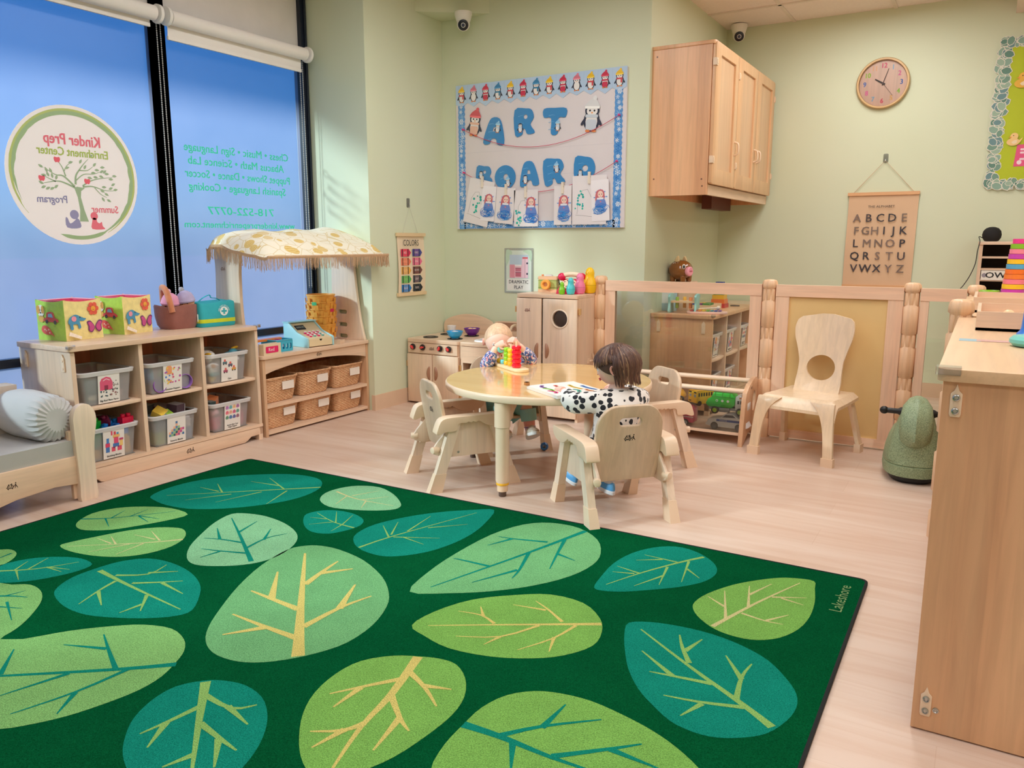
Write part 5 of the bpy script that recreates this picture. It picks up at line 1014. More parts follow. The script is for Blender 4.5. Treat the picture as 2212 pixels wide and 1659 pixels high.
for k in range(10): m.cyl(M @ V((.033 * math.cos(k * .6 + .2), .033 * math.sin(k * .6 + .2), .0095)), M @ V((.033 * math.cos(k * .6 + .2), .033 * math.sin(k * .6 + .2), .0106)), .0048, n=10)
m.cyl(M @ V((0, 0, .009)), M @ V((0, 0, .0112)), .006, n=12); m.build('dial', PNT, t)
m = MB((240, 214, 184)); m.tube(smooth([(-.055, .035, .105), (-.02, .035, .113), (.02, .035, .113), (.055, .035, .105)], 3, False), .015, 10); m.c = (222, 24, 80); m.sph((-.062, .033, .098), (.025, .022, .024), 16, 10); m.sph((.062, .033, .098), (.025, .022, .024), 16, 10); m.c = (238, 200, 180); m.cyl((.062, .033, .078), (.062, .033, .083), .0235, n=18); m.build('handset', PLA, t)
m = MB(); m.tube([(-.08 + .001 * k, .03 + .004 * math.sin(k * 1.4), .06 + .006 * math.cos(k * 1.4) - .001 * k) for k in range(30)], .0022, 5); m.build('cord', BLK, t)
def bird(c, k, x, y, lab):
    t = thing('nesting_bird', lab, 'toy bird', (x, y, ZF), -.3, 'nesting birds on the play cupboard')
    m = MB(c); m.lathe([(.022 * k, 0), (.030 * k, .004 * k), (.038 * k, .03 * k), (.038 * k, .045 * k), (.034 * k, .065 * k), (.0255 * k, .085 * k), (.0245 * k, .098 * k), (.0255 * k, .112 * k), (.0205 * k, .130 * k), (.010 * k, .140 * k), (.001, .142 * k)], n=28); m.c = tuple(int(v * .8) for v in c); m.lathe([(.0383 * k, .044 * k), (.0383 * k, .046 * k)], n=28, cap=False); m.build('body', PLA, t)
    m = MB((80, 50, 40)); m.sph((-.010 * k, -.0235 * k, .114 * k), .0016, 6, 5); m.sph((.008 * k, -.0242 * k, .114 * k), .0016, 6, 5); m.tube([(-.006 * k, -.0250 * k, .108 * k), (-.001 * k, -.026 * k, .106 * k), (.004 * k, -.0255 * k, .108 * k)], .0009, 5); m.build('face', PLA, t)
bird((246, 196, 20), 1.10, -2.065, 4.42, 'tall yellow nesting bird, largest of the four'); bird((242, 124, 164), .88, -2.09, 4.335, 'pink nesting bird between the yellow and turquoise ones'); bird((78, 196, 204), .70, -2.115, 4.262, 'turquoise nesting bird in front of the pink one'); bird((130, 200, 30), .52, -2.165, 4.245, 'small lime green nesting bird, shortest of the four')
# ---------------------------------------------------------------- art board
LAM = mat('laminated_print', None, .22, vary=.03, coat=.3)
t = thing('art_board', 'white bulletin board lettered ART BOARD with a penguin border', 'bulletin board', (-2.568, YB - .018, 1.63))
FB = rx(PI / 2)                          # x right, y up, out of the wall
def flip_poly(p): return p
bw2, z0, z1 = .620, -.47, .472
m = MB((224, 216, 220)); m.box(-bw2, bw2, 0, .018, z0, z1, .002); m.c = (208, 202, 208)
for z in (.0 - .13, .0 + .035): m.box(-bw2 + .004, bw2 - .004, -.0006, 0, z, z + .0015)
m.build('board', PRN, t)
def pgn(m, F, x, y, s, hat, scarf, style=0):
    K = F @ tr(x, y, 0) @ sc(s, s, 1); L = [0]
    def lay(c, pts): m.c = c; m.prism(pts, 0, M=K @ tr(0, 0, L[0])); L[0] += .0002
    lay((52, 56, 74), circ(0, -.12, .30, 20, .36)); lay((52, 56, 74), circ(0, .22, .27, 20, .24))
    for sg in (-1, 1): lay((60, 62, 80), smooth([(sg * .22, .02), (sg * .40, -.22), (sg * .34, -.28), (sg * .2, -.12)][::sg], 3))
    lay((240, 236, 236), circ(0, -.15, .22, 18, .29)); lay((240, 236, 236), circ(-.09, .2, .115, 12, .13)); lay((240, 236, 236), circ(.09, .2, .115, 12, .13))
    lay((30, 30, 40), circ(-.085, .21, .035, 8)); lay((30, 30, 40), circ(.085, .21, .035, 8)); lay((240, 150, 60), [(-.04, .16), (.04, .16), (0, .10)][::-1])
    for sg in (-1, 1): lay((236, 140, 80), circ(sg * .12, -.46, .09, 10, .04))
    if scarf:
        lay(scarf, rrect(-.24, .24, -.02, .08, .04)); lay(scarf, rrect(.08, .2, -.25, .02, .03) if style != 2 else rrect(-.2, .2, -.42, -.08, .08))
    if hat:
        lay(hat, smooth([(-.26, .30), (.26, .30), (.22, .46), (.06, .62), (-.14, .52), (-.24, .42)], 3)); lay(tuple(min(255, v + 30) for v in hat), rrect(-.28, .28, .27, .35, .03)); lay(tuple(min(255, v + 10) for v in hat), circ(.08, .62, .08, 10))
Y_, P_K, RD, BL = (236, 190, 50), (214, 120, 140), (200, 50, 80), (60, 130, 180)
kinds = [(Y_, (214, 80, 90), 0), (P_K, None, 0), (RD, (206, 60, 90), 2), (BL, (60, 130, 170), 1), (Y_, (214, 80, 90), 0), (RD, (206, 60, 90), 2), (BL, (60, 130, 170), 1), (Y_, (214, 80, 90), 0), (RD, (206, 60, 90), 2), (P_K, None, 0), (Y_, (214, 80, 90), 0), (RD, (206, 60, 90), 2), (Y_, (214, 80, 90), 0)]
m = MB((186, 210, 238)); n = 13; w = 2 * bw2 / n; pts = [(bw2, z1 + .004), (-bw2, z1 + .004), (-bw2, z1 - .118)]
for k in range(n): pts += [(-bw2 + (k + .5) * w, z1 - .135 - .004 * (k % 3)), (-bw2 + (k + 1) * w, z1 - .112)]
m.prism(pts, .0012, M=tr(0, -.0015, 0) @ FB)
for k in range(n):
    m.c = (170, 198, 232); x = -bw2 + k * w
    if k: m.prism([(x - .001, z1 - .11), (x + .001, z1 - .11), (x + .001, z1), (x - .001, z1)], 0, M=tr(0, -.0031, 0) @ FB)
    pgn(m, tr(0, -.0033, 0) @ FB, x + w / 2, z1 - .066, .088, *kinds[k])
m.build('penguin_border', LAM, t)
# snowflake side borders
RB = random.Random(9)
def flakes(name, xs, zs):
    m = MB((96, 156, 220)); pts_l = []
    vert = len(zs) == 2
    N_ = 26 if vert else 30
    outl = []
    if vert:
        x = xs; L_ = [(x - .022 - .006 * abs(math.sin(k * PI / 2 + .4)), zs[0] + (zs[1] - zs[0]) * k / 52) for k in range(53)]; R_ = [(x + .022 + .006 * abs(math.cos(k * PI / 2)), zs[0] + (zs[1] - zs[0]) * k / 52) for k in range(53)]
        m.prism(R_ + L_[::-1], .001, M=tr(0, -.0012, 0) @ FB)
        cs = [(x + RB.uniform(-.008, .008), zs[0] + (zs[1] - zs[0]) * (k + .5) / N_) for k in range(N_)]
    else:
        z = zs[0]; U_ = [(xs[0] + (xs[1] - xs[0]) * k / 60, z + .018 + .006 * abs(math.sin(k * PI / 2 + .4))) for k in range(61)]
        m.prism(U_[::-1] + [(xs[0], z - .022), (xs[1], z - .022)], .001, M=tr(0, -.0012, 0) @ FB)
        cs = [(xs[0] + (xs[1] - xs[0]) * (k + .5) / N_, z + RB.uniform(-.006, .006)) for k in range(N_)]
    for i, (x, z) in enumerate(cs):
        F = tr(0, -.0026 - .00001 * i, 0) @ FB; r = RB.choice((.014, .017, .02)); m.c = RB.choice(((226, 236, 248), (150, 194, 236), (60, 128, 206), (200, 220, 244)))
        if i % 3 == 1: m.prism(circ(x, z, r * .8, 14), 0, M=F); m.c = (70, 134, 206); m.prism(circ(x, z, r * .55, 12), 0, M=F @ tr(0, 0, .0001)); m.c = (226, 236, 248)
        for q in range(3):
            a = q * PI / 3 + i; c_, s_ = math.cos(a) * r, math.sin(a) * r; m.prism(strip([(x - c_, z - s_), (x + c_, z + s_)], .0035, .0035), 0, M=F @ tr(0, 0, .0002 + q * .00003))
        for q in range(6):
            a = q * PI / 3 + i; m.prism(circ(x + r * .7 * math.cos(a), z + r * .7 * math.sin(a), .0032, 6), 0, M=F @ tr(0, 0, .0004))
    m.build(name, LAM, t)
flakes('snowflake_border', -bw2 + .045, (z0, z1 - .12)); flakes('snowflake_border', bw2 - .05, (z0, z1 - .12)); flakes('snowflake_border', (-bw2 + .06, bw2 - .06), (z0 + .025,))
# puffy letters
LB = (66, 140, 200)
def glyph(ch, x, z, h, rot=0, sxx=1.0, k=0):
    m = MB(LB); F = tr(x, -.0035, z) @ FB @ rz(rot)
    def S(pts, holes=()): m.prism(pts, .002, holes, M=F @ sc(h * sxx, h, 1) if False else F)
    H = h; W = h * .72 * sxx
    def q(pts): return [(a * W, b * H) for a, b in pts]
    if ch == 'A': m.prism(smooth(q([(-.52, -.48), (-.20, -.5), (-.10, -.30), (.12, -.30), (.22, -.5), (.55, -.46), (.42, .1), (.2, .47), (-.2, .47), (-.4, .1)]), 3), .002, [q([(-.1, -.02), (.1, -.02), (.06, .14), (-.06, .14)])], M=F)
    if ch == 'R': m.prism(smooth(q([(-.48, -.5), (-.12, -.5), (-.08, -.30), (.04, -.30), (.16, -.5), (.54, -.46), (.32, -.14), (.5, .12), (.4, .42), (.1, .5), (-.48, .48)]), 3), .002, [circ(.08 * W, .18 * H, .09 * H, 12)], M=F)
    if ch == 'T': m.prism(smooth(q([(-.17, -.5), (.16, -.5), (.18, .1), (.52, .12), (.55, .46), (.0, .5), (-.55, .48), (-.54, .14), (-.18, .1)]), 3), .002, M=F)
    if ch == 'B': m.prism(smooth(q([(-.48, -.5), (.1, -.5), (.48, -.38), (.48, -.1), (.34, .02), (.44, .22), (.32, .46), (.0, .5), (-.48, .48)]), 3), .002, [circ(.02 * W, .24 * H, .08 * H, 12), circ(.02 * W, -.2 * H, .08 * H, 12)], M=F)
    if ch == 'O': m.prism(circ(0, 0, W * .66, 28, H * .5), .002, [circ(.05 * W, 0, W * .16, 14, H * .14)], M=F)
    if ch == 'D': m.prism(smooth(q([(-.48, -.5), (.08, -.5), (.46, -.3), (.54, .06), (.38, .4), (.04, .5), (-.48, .48)]), 3), .002, [circ(.04 * W, .0, W * .15, 14, H * .14)], M=F)
    m.c = (120, 180, 226); Fq = F @ tr(0, 0, .0024)
    for j in range(3):
        yy = -.36 + .28 * j + .05 * RB.random(); m.prism(strip(q([(-.3, yy), (-.1, yy + .03), (.0, yy)]), h * .02, h * .006), 0, M=Fq @ tr(0, 0, .00002 * j))
    pgn(m, Fq @ tr(0, 0, .0002), (-.2 if k % 2 else .16) * W, (-.22 if k % 3 else .12) * H, h * .38, None if k % 2 else (150, 200, 236), (200, 220, 240), 1)
    m.build('letter', LAM, t)
for k, (ch, px, pz, h, r_, sx_) in enumerate((('A', -.313, .165, .17, -.12, 1.25), ('R', -.087, .208, .16, .03, 1.25), ('T', .136, .197, .155, -.03, 1.3), ('B', -.394, -.130, .145, .0, 1.2), ('O', -.231, -.136, .155, .1, 1.1), ('A', -.051, -.119, .155, .05, 1.2), ('R', .132, -.114, .155, .08, 1.3), ('D', .348, -.104, .14, .0, 1.35))): glyph(ch, px, pz, h, r_, sx_, k)
m = MB(); pgn(m, tr(0, -.004, 0) @ FB @ tr(-.469, .218, 0) @ rz(-.15), 0, 0, .155, (214, 90, 100), (236, 190, 170), 2); m.build('penguin_cutout', LAM, t); m = MB(); pgn(m, tr(0, -.005, 0) @ FB @ tr(.393, .20, 0) @ rz(-.08), 0, 0, .18, (226, 226, 230), (206, 214, 226), 2); m.build('penguin_cutout', LAM, t)
RED = mat('red_yarn', (206, 60, 90), .8)
def sag(p, q, d, n=24): return [V(p).lerp(V(q), k / n) - V((0, 0, d * 4 * (k / n) * (1 - k / n))) for k in range(n + 1)]
y1 = sag((-.557, -.012, .189), (.578, -.012, .198), .148); y2 = sag((-.555, -.012, -.093), (.569, -.012, -.072), .155)
m = MB(); m.tube(y1, .0018, 5); m.build('yarn', RED, t); m = MB(); m.tube(y2, .0018, 5); m.build('yarn', RED, t)
m = MB((220, 60, 130))
for p in (y1[0], y1[-1], y2[0], y2[-1]): m.cyl((p.x, -.001, p.z), (p.x, -.016, p.z), .006, .004, n=10); m.sph((p.x, -.018, p.z), .007, 10, 7)
m.build('push_pins', PLA, t)
def yz(x): 
    k = min(range(len(y2)), key=lambda i: abs(y2[i].x - x)); return y2[k].z
# pegged drawings
PEG = mat('wooden_peg', (236, 224, 208), .6)
def figure(m, F, s):
    """a girl in a blue cloak over blue scribbles"""
    K = F @ sc(s, s, 1); L = [0]
    def lay(c, pts): m.c = c; m.prism(pts, 0, M=K @ tr(0, 0, L[0])); L[0] += .00004
    for a in range(8):
        q = a * PI / 4; lay((90, 140, 214), strip([(.02, .05), (.02 + .3 * math.cos(q), .05 + .32 * math.sin(q))], .035, .012))
        for f in (.6, .85): lay((110, 160, 226), circ(.02 + .3 * f * math.cos(q), .05 + .32 * f * math.sin(q), .028, 6))
    lay((206, 110, 120), smooth([(-.12, .3), (.12, .32), (.2, .1), (.12, -.3), (.0, -.35), (-.16, -.3), (-.2, .05)], 3)); lay((248, 214, 200), circ(.02, .16, .115, 14, .13)); lay((70, 50, 60), circ(-.03, .16, .02, 8)); lay((70, 50, 60), circ(.07, .16, .02, 8)); lay((210, 90, 100), circ(.02, .09, .02, 8, .012))
    lay((110, 140, 210), smooth([(-.13, .0), (.16, .0), (.24, -.32), (-.2, -.32)], 3)); lay((236, 236, 246), rrect(-.13, .15, -.04, .03, .03)); lay((236, 120, 130), circ(.02, -.12, .03, 8))
    for k in range(26):
        a = RB.uniform(0, 6.28); r = RB.uniform(.08, .26); x, y = RB.uniform(-.12, .16), RB.uniform(-.5, -.34); lay(RB.choice(((30, 130, 220), (50, 160, 236), (20, 100, 200))), strip([(x + r * math.cos(a + q * .8), y + r * .6 * math.sin(a + q * .8)) for q in range(6)], .016, .010))
def drawing(x, w, h, dz, rot, lab, fig, tree, second=None):
    zc = yz(x) ; t2 = thing('drawing', lab, 'drawing', (-2.568 + x, YB - .018 - .012, 1.63 + zc + .012), 0, 'drawings pegged to the art board')
    F = FB @ rz(rot)
    m = MB((236, 230, 234)); m.prism([(-w / 2, -h), (w / 2, -h), (w / 2, .0), (-w / 2, .0)], .0008, M=tr(0, -.004, 0) @ F)
    Fz = tr(0, -.0052, 0) @ F
    if tree:
        m.c = (110, 110, 120)
        for pts in (((-.35, -.78), (-.32, -.45), (-.2, -.3), (-.05, -.28)), ((-.4, -.8), (.35, -.86)), ((.3, -.84), (.1, -.5), (-.05, -.28))): m.prism(strip([(a * w, b * h) for a, b in pts], .0014, .0014), 0, M=Fz)
        for k in range(14): m.c = RB.choice(((30, 170, 160), (40, 190, 170), (60, 180, 190))); m.prism(circ(tree[0] * w + RB.uniform(-.16, .12) * w, tree[1] * h + RB.uniform(-.22, .2) * h, RB.uniform(.005, .010), 10), 0, M=Fz @ tr(0, 0, .0001 + .00002 * k))
    if second:
        m.c = (244, 240, 246); sx, sz, r2, w2, h2 = second; F = F @ tr(sx, sz, .002) @ rz(r2); m.prism([(-w2 / 2, -h2), (w2 / 2, -h2), (w2 / 2, 0), (-w2 / 2, 0)], .0008, M=tr(0, -.004, 0) @ F); w, h = w2, h2; Fz = tr(0, -.0052, 0) @ F
    figure(m, Fz @ tr(fig[0] * w, fig[1] * h, .0004), fig[2])
    m.build('sheet', PRN, t2)
    t3 = thing('clothespin', 'wooden peg holding the ' + lab, 'clothespin', (-2.568 + x, YB - .018 - .014, 1.63 + zc), 0, 'pegs on the art board string')
    m = MB(); m.box(-.007, .007, -.014, -.006, -.038, .034, .002); m.box(-.007, .007, -.004, .003, -.036, .034, .002); m.T = ident(); m.build('peg', PEG, t3)
    m = MB(); m.cyl((-.009, -.005, .004), (.009, -.005, .004), .003, n=8); m.build('spring', MET, t3)
drawing(-.40, .20, .30, 0, -.22, 'tilted drawing with green tree, nearest the board\'s cornered wall', (0, -.46, .16), (-.05, -.55), (.065, -.03, .12, .11, .23))
drawing(-.215, .145, .235, 0, -.10, 'narrow drawing of a girl, second along the string', (.02, -.45, .17), None)
drawing(-.065, .18, .235, 0, 0, 'drawing with green blot and girl in the middle of the string', (.2, -.45, .175), (-.3, -.75))
drawing(.205, .125, .245, 0, 0, 'narrow drawing of a girl, fourth along the string', (.05, -.48, .17), None)
drawing(.39, .235, .30, 0, .0, 'largest drawing, green tree with a girl sheet over it', (0, -.45, .16), (-.28, -.5), (.07, -.03, .05, .12, .25))

# ---------------------------------------------------------------- laminated sign
t = thing('laminated_sign', 'laminated sign reading DRAMATIC PLAY on the back wall', 'sign', (-2.705, YB - .002, .882))
m = MB((206, 224, 210)); m.prism(rrect(-.112, .112, -.15, .15, .006), .0015, M=FB); m.build('lamination', sheer('lamination', (246, 250, 246), .75, .12, .08, .05), t)
m = MB((214, 226, 214)); F = tr(0, -.002, 0) @ FB; m.prism([(-.098, -.14), (.098, -.14), (.098, .135), (-.098, .135)], 0, M=F); m.c = (190, 214, 190); m.prism(smooth([(-.098, .03), (-.07, .08), (-.05, .125), (-.098, .135)], 3), 0, M=F @ tr(0, 0, .0002)); m.prism(smooth([(.03, .13), (.07, .11), (.096, .06), (.098, .134)], 3), 0, M=F @ tr(0, 0, .0002))
m.c = (236, 234, 230); m.prism(rrect(-.09, .09, -.132, -.055, .01), 0, M=F @ tr(0, 0, .0003))
F = F @ tr(0, 0, .0005)
m.c = (190, 208, 224); m.prism([(-.07, -.05), (.075, -.05), (.075, .105), (-.07, .105)], 0, M=F)
for x0, y0, x1, y1, c in ((-.07, -.048, -.03, .04, (226, 150, 164)), (-.03, -.048, .025, .04, (238, 196, 206)), (.025, -.048, .072, .08, (238, 200, 214)), (-.025, -.04, .018, -.012, (200, 110, 130)), (-.025, -.005, .018, .016, (206, 120, 140)), (-.03, .03, .02, .04, (240, 236, 238)), (.03, .08, .07, .09, (220, 90, 100)), (.048, -.046, .050, .078, (140, 90, 110)), (-.026, -.012, .018, -.009, (90, 70, 90)), (-.026, .016, .018, .019, (90, 70, 90))): m.c = c; F = F @ tr(0, 0, .00005); m.prism([(x0, y0), (x1, y0), (x1, y1), (x0, y1)], 0, M=F)
m.c = (70, 60, 80); m.prism(circ(.066, .05, .007, 10), 0, M=F @ tr(0, 0, .0001)); m.prism(circ(.066, -.02, .007, 10), 0, M=F @ tr(0, 0, .0001))
m.c = (40, 40, 48); m.text('DRAMATIC', .024, F @ tr(0, -.076, 0), sx=.92); m.text('PLAY', .024, F @ tr(0, -.112, 0), sx=.95); m.build('print', LAM, t)

# ---------------------------------------------------------------- dome cameras
def dome(loc, rz_, lab, tilt=.9):
    t = thing('dome_camera', lab, 'security camera', loc, rz_, 'ceiling dome cameras')
    m = MB((240, 236, 230)); m.lathe([(.056, 0), (.058, -.012), (.052, -.034), (.044, -.058), (.030, -.064)], n=32); m.build('base', PLA, t)
    m = MB((238, 234, 228)); m.sph((0, 0, -.072), .043, 24, 16); m.build('eyeball', PLA, t)
    m = MB((26, 28, 40)); M = tr(0, 0, -.072) @ rx(PI / 2 + tilt * .45); m.lathe([(.034, .030), (.033, .040), (.027, .0435), (.018, .044), (.017, .040), (.002, .040)], n=28, M=M); m.c = (60, 66, 90); m.lathe([(.012, .040), (.010, .043), (.001, .044)], n=20, M=M); m.build('lens', PLA, t)
dome((-3.06, 4.555, 2.535), .55, 'white dome camera under the corner soffit'); dome((-1.69, 6.08, 2.614), .35, 'white dome camera above the wall cabinet')
# ---------------------------------------------------------------- fence of panels and fluted posts
FYY = 4.455
POSTW = wood('post_maple', (238, 198, 160), (226, 180, 140), 'z')
PANEW = wood('stile_maple', (244, 210, 182), (236, 194, 164), 'z')
PLEX = sheer('clear_acrylic', (246, 248, 244), .985, .02, .06)
def fence_post(x, lab, y=FYY, h=.872):
    t = thing('fence_post', lab, 'fence post', (x, y, 0), 0, 'fluted posts of the low wooden fence')
    def outl(k, r=.0145):
        o = []
        for cx, cy in ((-.02, -.018), (0, -.026), (.02, -.018), (.027, 0), (.02, .018), (0, .026), (-.02, .018), (-.027, 0)):
            a0 = math.atan2(cy, cx)
            for q in (-.9, -.3, .3, .9): o.append((k * (cx + r * math.cos(a0 + q)), k * (cy + r * math.sin(a0 + q))))
        return o
    m = MB(); prof = [(0, 1)]
    for zc in (.14, .36, .58, .79): prof += [(zc - .040, 1), (zc - .034, .84), (zc + .034, .84), (zc + .040, 1)]
    prof += [(h - .03, 1.0), (h - .012, .93), (h - .003, .75), (h, .4)]
    m.rings([[(p[0], p[1], z) for p in outl(k)] for z, k in prof]); m.build('post', POSTW, t, sharp=50)
    for zc in (.14, .36, .58, .79):
        m = MB()
        for cx in (-.02, .0, .02): m.cyl((cx, -.023 if cx == 0 else -.016, zc - .032), (cx, -.023 if cx == 0 else -.016, zc + .032), .0115, n=12, bev=.004)
        m.build('hinge_barrel', POSTW, t)
def fence_panel(x0, x1, lab, fill, fname, y=FYY, st=.062, h=.845, br=.055):
    t = thing('fence_section', lab, 'fence panel', ((x0 + x1) / 2, y, 0), 0, 'panels of the low wooden fence'); w = (x1 - x0) / 2
    MB().box(-w, w, -.019, .019, h - .062, h, .006, 3).build('top_rail', W_RAIL, t)
    MB().box(-w, w, -.016, .016, .01, br, .004).build('bottom_rail', W_RAIL, t)
    for s_ in (-1, 1): MB().box(min(s_ * w, s_ * (w - st)), max(s_ * w, s_ * (w - st)), -.016, .016, br, h - .062, .004).build('stile', PANEW, t)
    MB().box(-w + st - .004, w - st + .004, -.004, .004, br - .004, h - .058).build(fname, fill, t)
    return t
YEL = mat('tan_laminate_panel', (228, 194, 134), .55, vary=.03)
fence_post(-2.005, 'fluted fence post beside the play cupboard'); fence_post(-1.003, 'fluted fence post between the clear panel and the tan panel'); fence_post(-.306, 'fluted fence post behind the green ride-on toy'); fence_post(-.03, 'short fence corner post behind the storage shelf tops', h=.868); fence_post(-.062, 'fence post at the end of the near storage shelf', y=3.19, h=.875)
fence_panel(-1.968, -1.042, 'clear acrylic fence panel in front of the far toy shelf', PLEX, 'acrylic_pane')
fence_panel(-.966, -.343, 'solid tan fence panel behind the bentwood chair', YEL, 'tan_panel', st=.07)
fence_panel(-.268, -.068, 'narrow clear fence panel beside the green ride-on toy', PLEX, 'acrylic_pane', st=.04)

# ---------------------------------------------------------------- room beyond the fence
o = dup(SHELF, (-1.412, 4.80, 0), 0, 'low maple shelf of bins beyond the clear fence panel'); FARS = o
for ch in o.children:
    if ch.name.startswith(('side_panel', 'top_board')): ch.material_slots[0].link = 'OBJECT'; ch.material_slots[0].material = W_WARM
BCARD = [c for c in COL.objects if c.name.startswith('storage_bin') and c.parent is None]
for k, (y, z, lab) in enumerate(((4.975, Z1, 'clear bin with a white card, far shelf upper row, first from the fence'), (5.307, Z1, 'clear bin with a white card, far shelf upper row, middle'), (5.65, Z1, 'clear bin with a white card, far shelf upper row, last'), (4.975, Z0, 'clear bin on the far shelf lower row, first from the fence'), (5.307, Z0, 'clear bin on the far shelf lower row, middle'))):
    o = dup(BCARD[(k * 2 + 1) % 6], (-1.43, y, z), 0, lab); o['group'] = 'clear bins on the far shelf'
o = dup(SHELF, (-1.412, 5.845, 0), 0, 'second low maple shelf end against the far wall beyond the fence'); o.scale = (1, .33, 1)
ZB_ = .6275
t = thing('pounding_bench', 'pale teal toy pounding bench with wooden pegs beyond the fence', 'toy bench', (-1.64, 4.93, ZB_), .15)
m = MB((150, 206, 206))
for x in (-.09, .075): m.prism(smooth([(-.07, .0), (.07, .0), (.062, .06), (.07, .115), (-.07, .115), (-.062, .06)], 4), .014, M=tr(x, 0, 0) @ FY @ ry(0), bev=.004)
m.build('side_panel', PNT, t)
m = MB((226, 190, 150)); m.box(-.08, .08, -.05, .05, .065, .077, .003); m.build('peg_board', PNT, t)
for k, (x, y, c) in enumerate(((-.04, -.02, (150, 180, 60)), (.0, .02, (240, 180, 60)), (.045, -.02, (230, 130, 70)))): m = MB(c); m.cyl((x, y, .03), (x, y, .10), .011, n=14, bev=.002); m.build('peg', PNT, t)
m = MB((60, 60, 66)); m.sph((-.091, -.03, .06), .004, 8, 5); m.sph((-.091, .03, .06), .004, 8, 5); m.build('screw_caps', PLA, t)
t = thing('toy_xylophone', 'toy xylophone with rainbow bars beyond the fence', 'xylophone', (-1.49, 4.93, ZB_), .2)
m = MB((240, 200, 190)); m.prism(smooth([(-.10, -.05), (.10, -.035), (.105, .035), (-.10, .05)], 4), .015, bev=.003); m.build('base', PNT, t)
for k, c in enumerate(((200, 40, 60), (226, 80, 50), (240, 150, 40), (236, 200, 50), (110, 180, 70), (60, 150, 170), (60, 90, 180), (120, 80, 170))): m = MB(c); h = .05 - .0025 * k; m.box(-.09 + .0245 * k - .009, -.09 + .0245 * k + .009, -h, h, .018, .023, .002); m.build('bar', PLA, t)
m = MB((240, 220, 200)); m.tube([(-.05, -.03, .032), (.06, .02, .036)], .004, 8); m.sph((.068, .024, .037), .013, 12, 8); m.build('mallet', PNT, t)
t = thing('block_tray', 'wooden tray of coloured blocks on the far shelf', 'tray', (-1.60, 5.20, ZB_), 0)
m = MB((226, 196, 160)); m.box(-.09, .09, -.12, .12, 0, .008, .002); m.box(-.09, -.082, -.12, .12, .008, .04, .002); m.box(.082, .09, -.12, .12, .008, .04, .002); m.box(-.082, .082, -.12, -.112, .008, .04); m.box(-.082, .082, .112, .12, .008, .04); m.build('tray', PNT, t)
for k, (x, y, c) in enumerate(((-.05, -.08, (40, 60, 160)), (.0, -.08, (130, 40, 130)), (.05, -.08, (80, 150, 60)), (-.05, -.02, (200, 60, 60)), (.0, -.02, (240, 190, 50)), (.05, -.02, (60, 140, 60)))):
    m = MB(c); m.box(-.021, .021, -.024, .024, 0, .042, .003); put('toy_block', m, PLA, (-1.60 + x, 5.20 + y, ZB_ + .0085), (0, 0, 0), ['indigo', 'purple', 'green', 'red', 'yellow', 'dark green'][k] + ' block in the wooden tray beyond the fence', 'block', 'blocks in the tray beyond the fence')
t = thing('stacking_tower', 'rainbow stacking tower, red below to blue on top, beyond the fence', 'stacking toy', (-1.565, 5.46, ZB_))
z = 0
for k, c in enumerate(((200, 40, 50), (236, 120, 40), (240, 190, 40), (40, 130, 70), (20, 80, 150), (30, 70, 160))): r = .05 - .005 * k; m = MB(c); m.box(-r, r, -r, r, z, z + .029, .003); m.build('block', PLA, t); z += .0292
m = MB((90, 70, 60)); pts = circ(0, 0, .03, 16); m.tube([(p[0], p[1] * .7, .004) for p in pts + pts[:1]], .004, 6); put('toy_ring', m, PLA, (-1.50, 5.62, ZB_), (0, 0, 0), 'brown loop lying behind the stacking tower', 'toy')
t = thing('wooden_crate', 'tall plain wooden box under the piggy bank beyond the fence', 'box', (-1.728, 5.14, ZB_))
m = MB(); m.box(-.075, .075, -.09, .09, 0, .188, .004); m.build('box', W_Z, t)
m = MB((170, 200, 216)); m.box(.045, .049, -.06, .06, 0, .16, .001, M=tr(.045, -.12, 0)); m.c = (236, 240, 244); m.box(.0495, .05, -.04, .04, .05, .14, M=tr(.045, -.12, 0)); put('picture_card', m, PRN, (-1.70, 5.14, ZB_), (0, 0, -1.2), 'light blue picture card leaning beside the wooden box', 'card')
# piggy bank
t = thing('piggy_bank', 'glossy brown piggy bank with a pink snout above the fence rail', 'piggy bank', (-1.728, 5.10, ZB_ + .1885), -.35)
m = MB((140, 84, 36)); m.sph((0, 0, .075), (.085, .07, .066), 28, 18)
for x in (-.04, .045):
    for y in (-.03, .03): m.cyl((x, y, .0), (x, y, .04), .017, .02, n=14, bev=.003)
m.build('body', mat('glazed_brown', None, .15, vary=.1, coat=.6), t)
m = MB((240, 160, 176)); m.lathe([(.026, 0), (.032, .012), (.031, .024), (.024, .029), (.002, .028)], n=24, M=tr(.07, -.02, .068) @ ry(PI / 2) @ sc(1, .95, 1)); m.c = (190, 90, 110); m.sph((.099, -.028, .07), .005, 8, 6); m.sph((.099, -.012, .07), .005, 8, 6); m.build('snout', PLA, t)
m = MB((244, 240, 236)); m.sph((.06, -.044, .098), (.012, .010, .017), 14, 10); m.c = (16, 14, 16); m.sph((.066, -.050, .098), (.007, .006, .011), 10, 8); m.build('eye', PLA, t)
m = MB((226, 196, 150)); m.prism(smooth([(-.018, 0), (.018, 0), (.004, .038)], 3), .012, M=tr(.0, -.035, .13) @ rx(PI / 2 - .2), bev=.003); m.prism(smooth([(-.018, 0), (.018, 0), (.004, .038)], 3), .012, M=tr(.0, .045, .13) @ rx(PI / 2 + .2), bev=.003); m.build('ears', PLA, t)
m = MB((250, 246, 240)); [m.sph((-.02 + .016 * (k % 3), -.046 - .004 * (k % 2), .122 - .006 * (k // 3)), (.004, .003, .002), 6, 4) for k in range(6)]; m.build('spots', PLA, t)

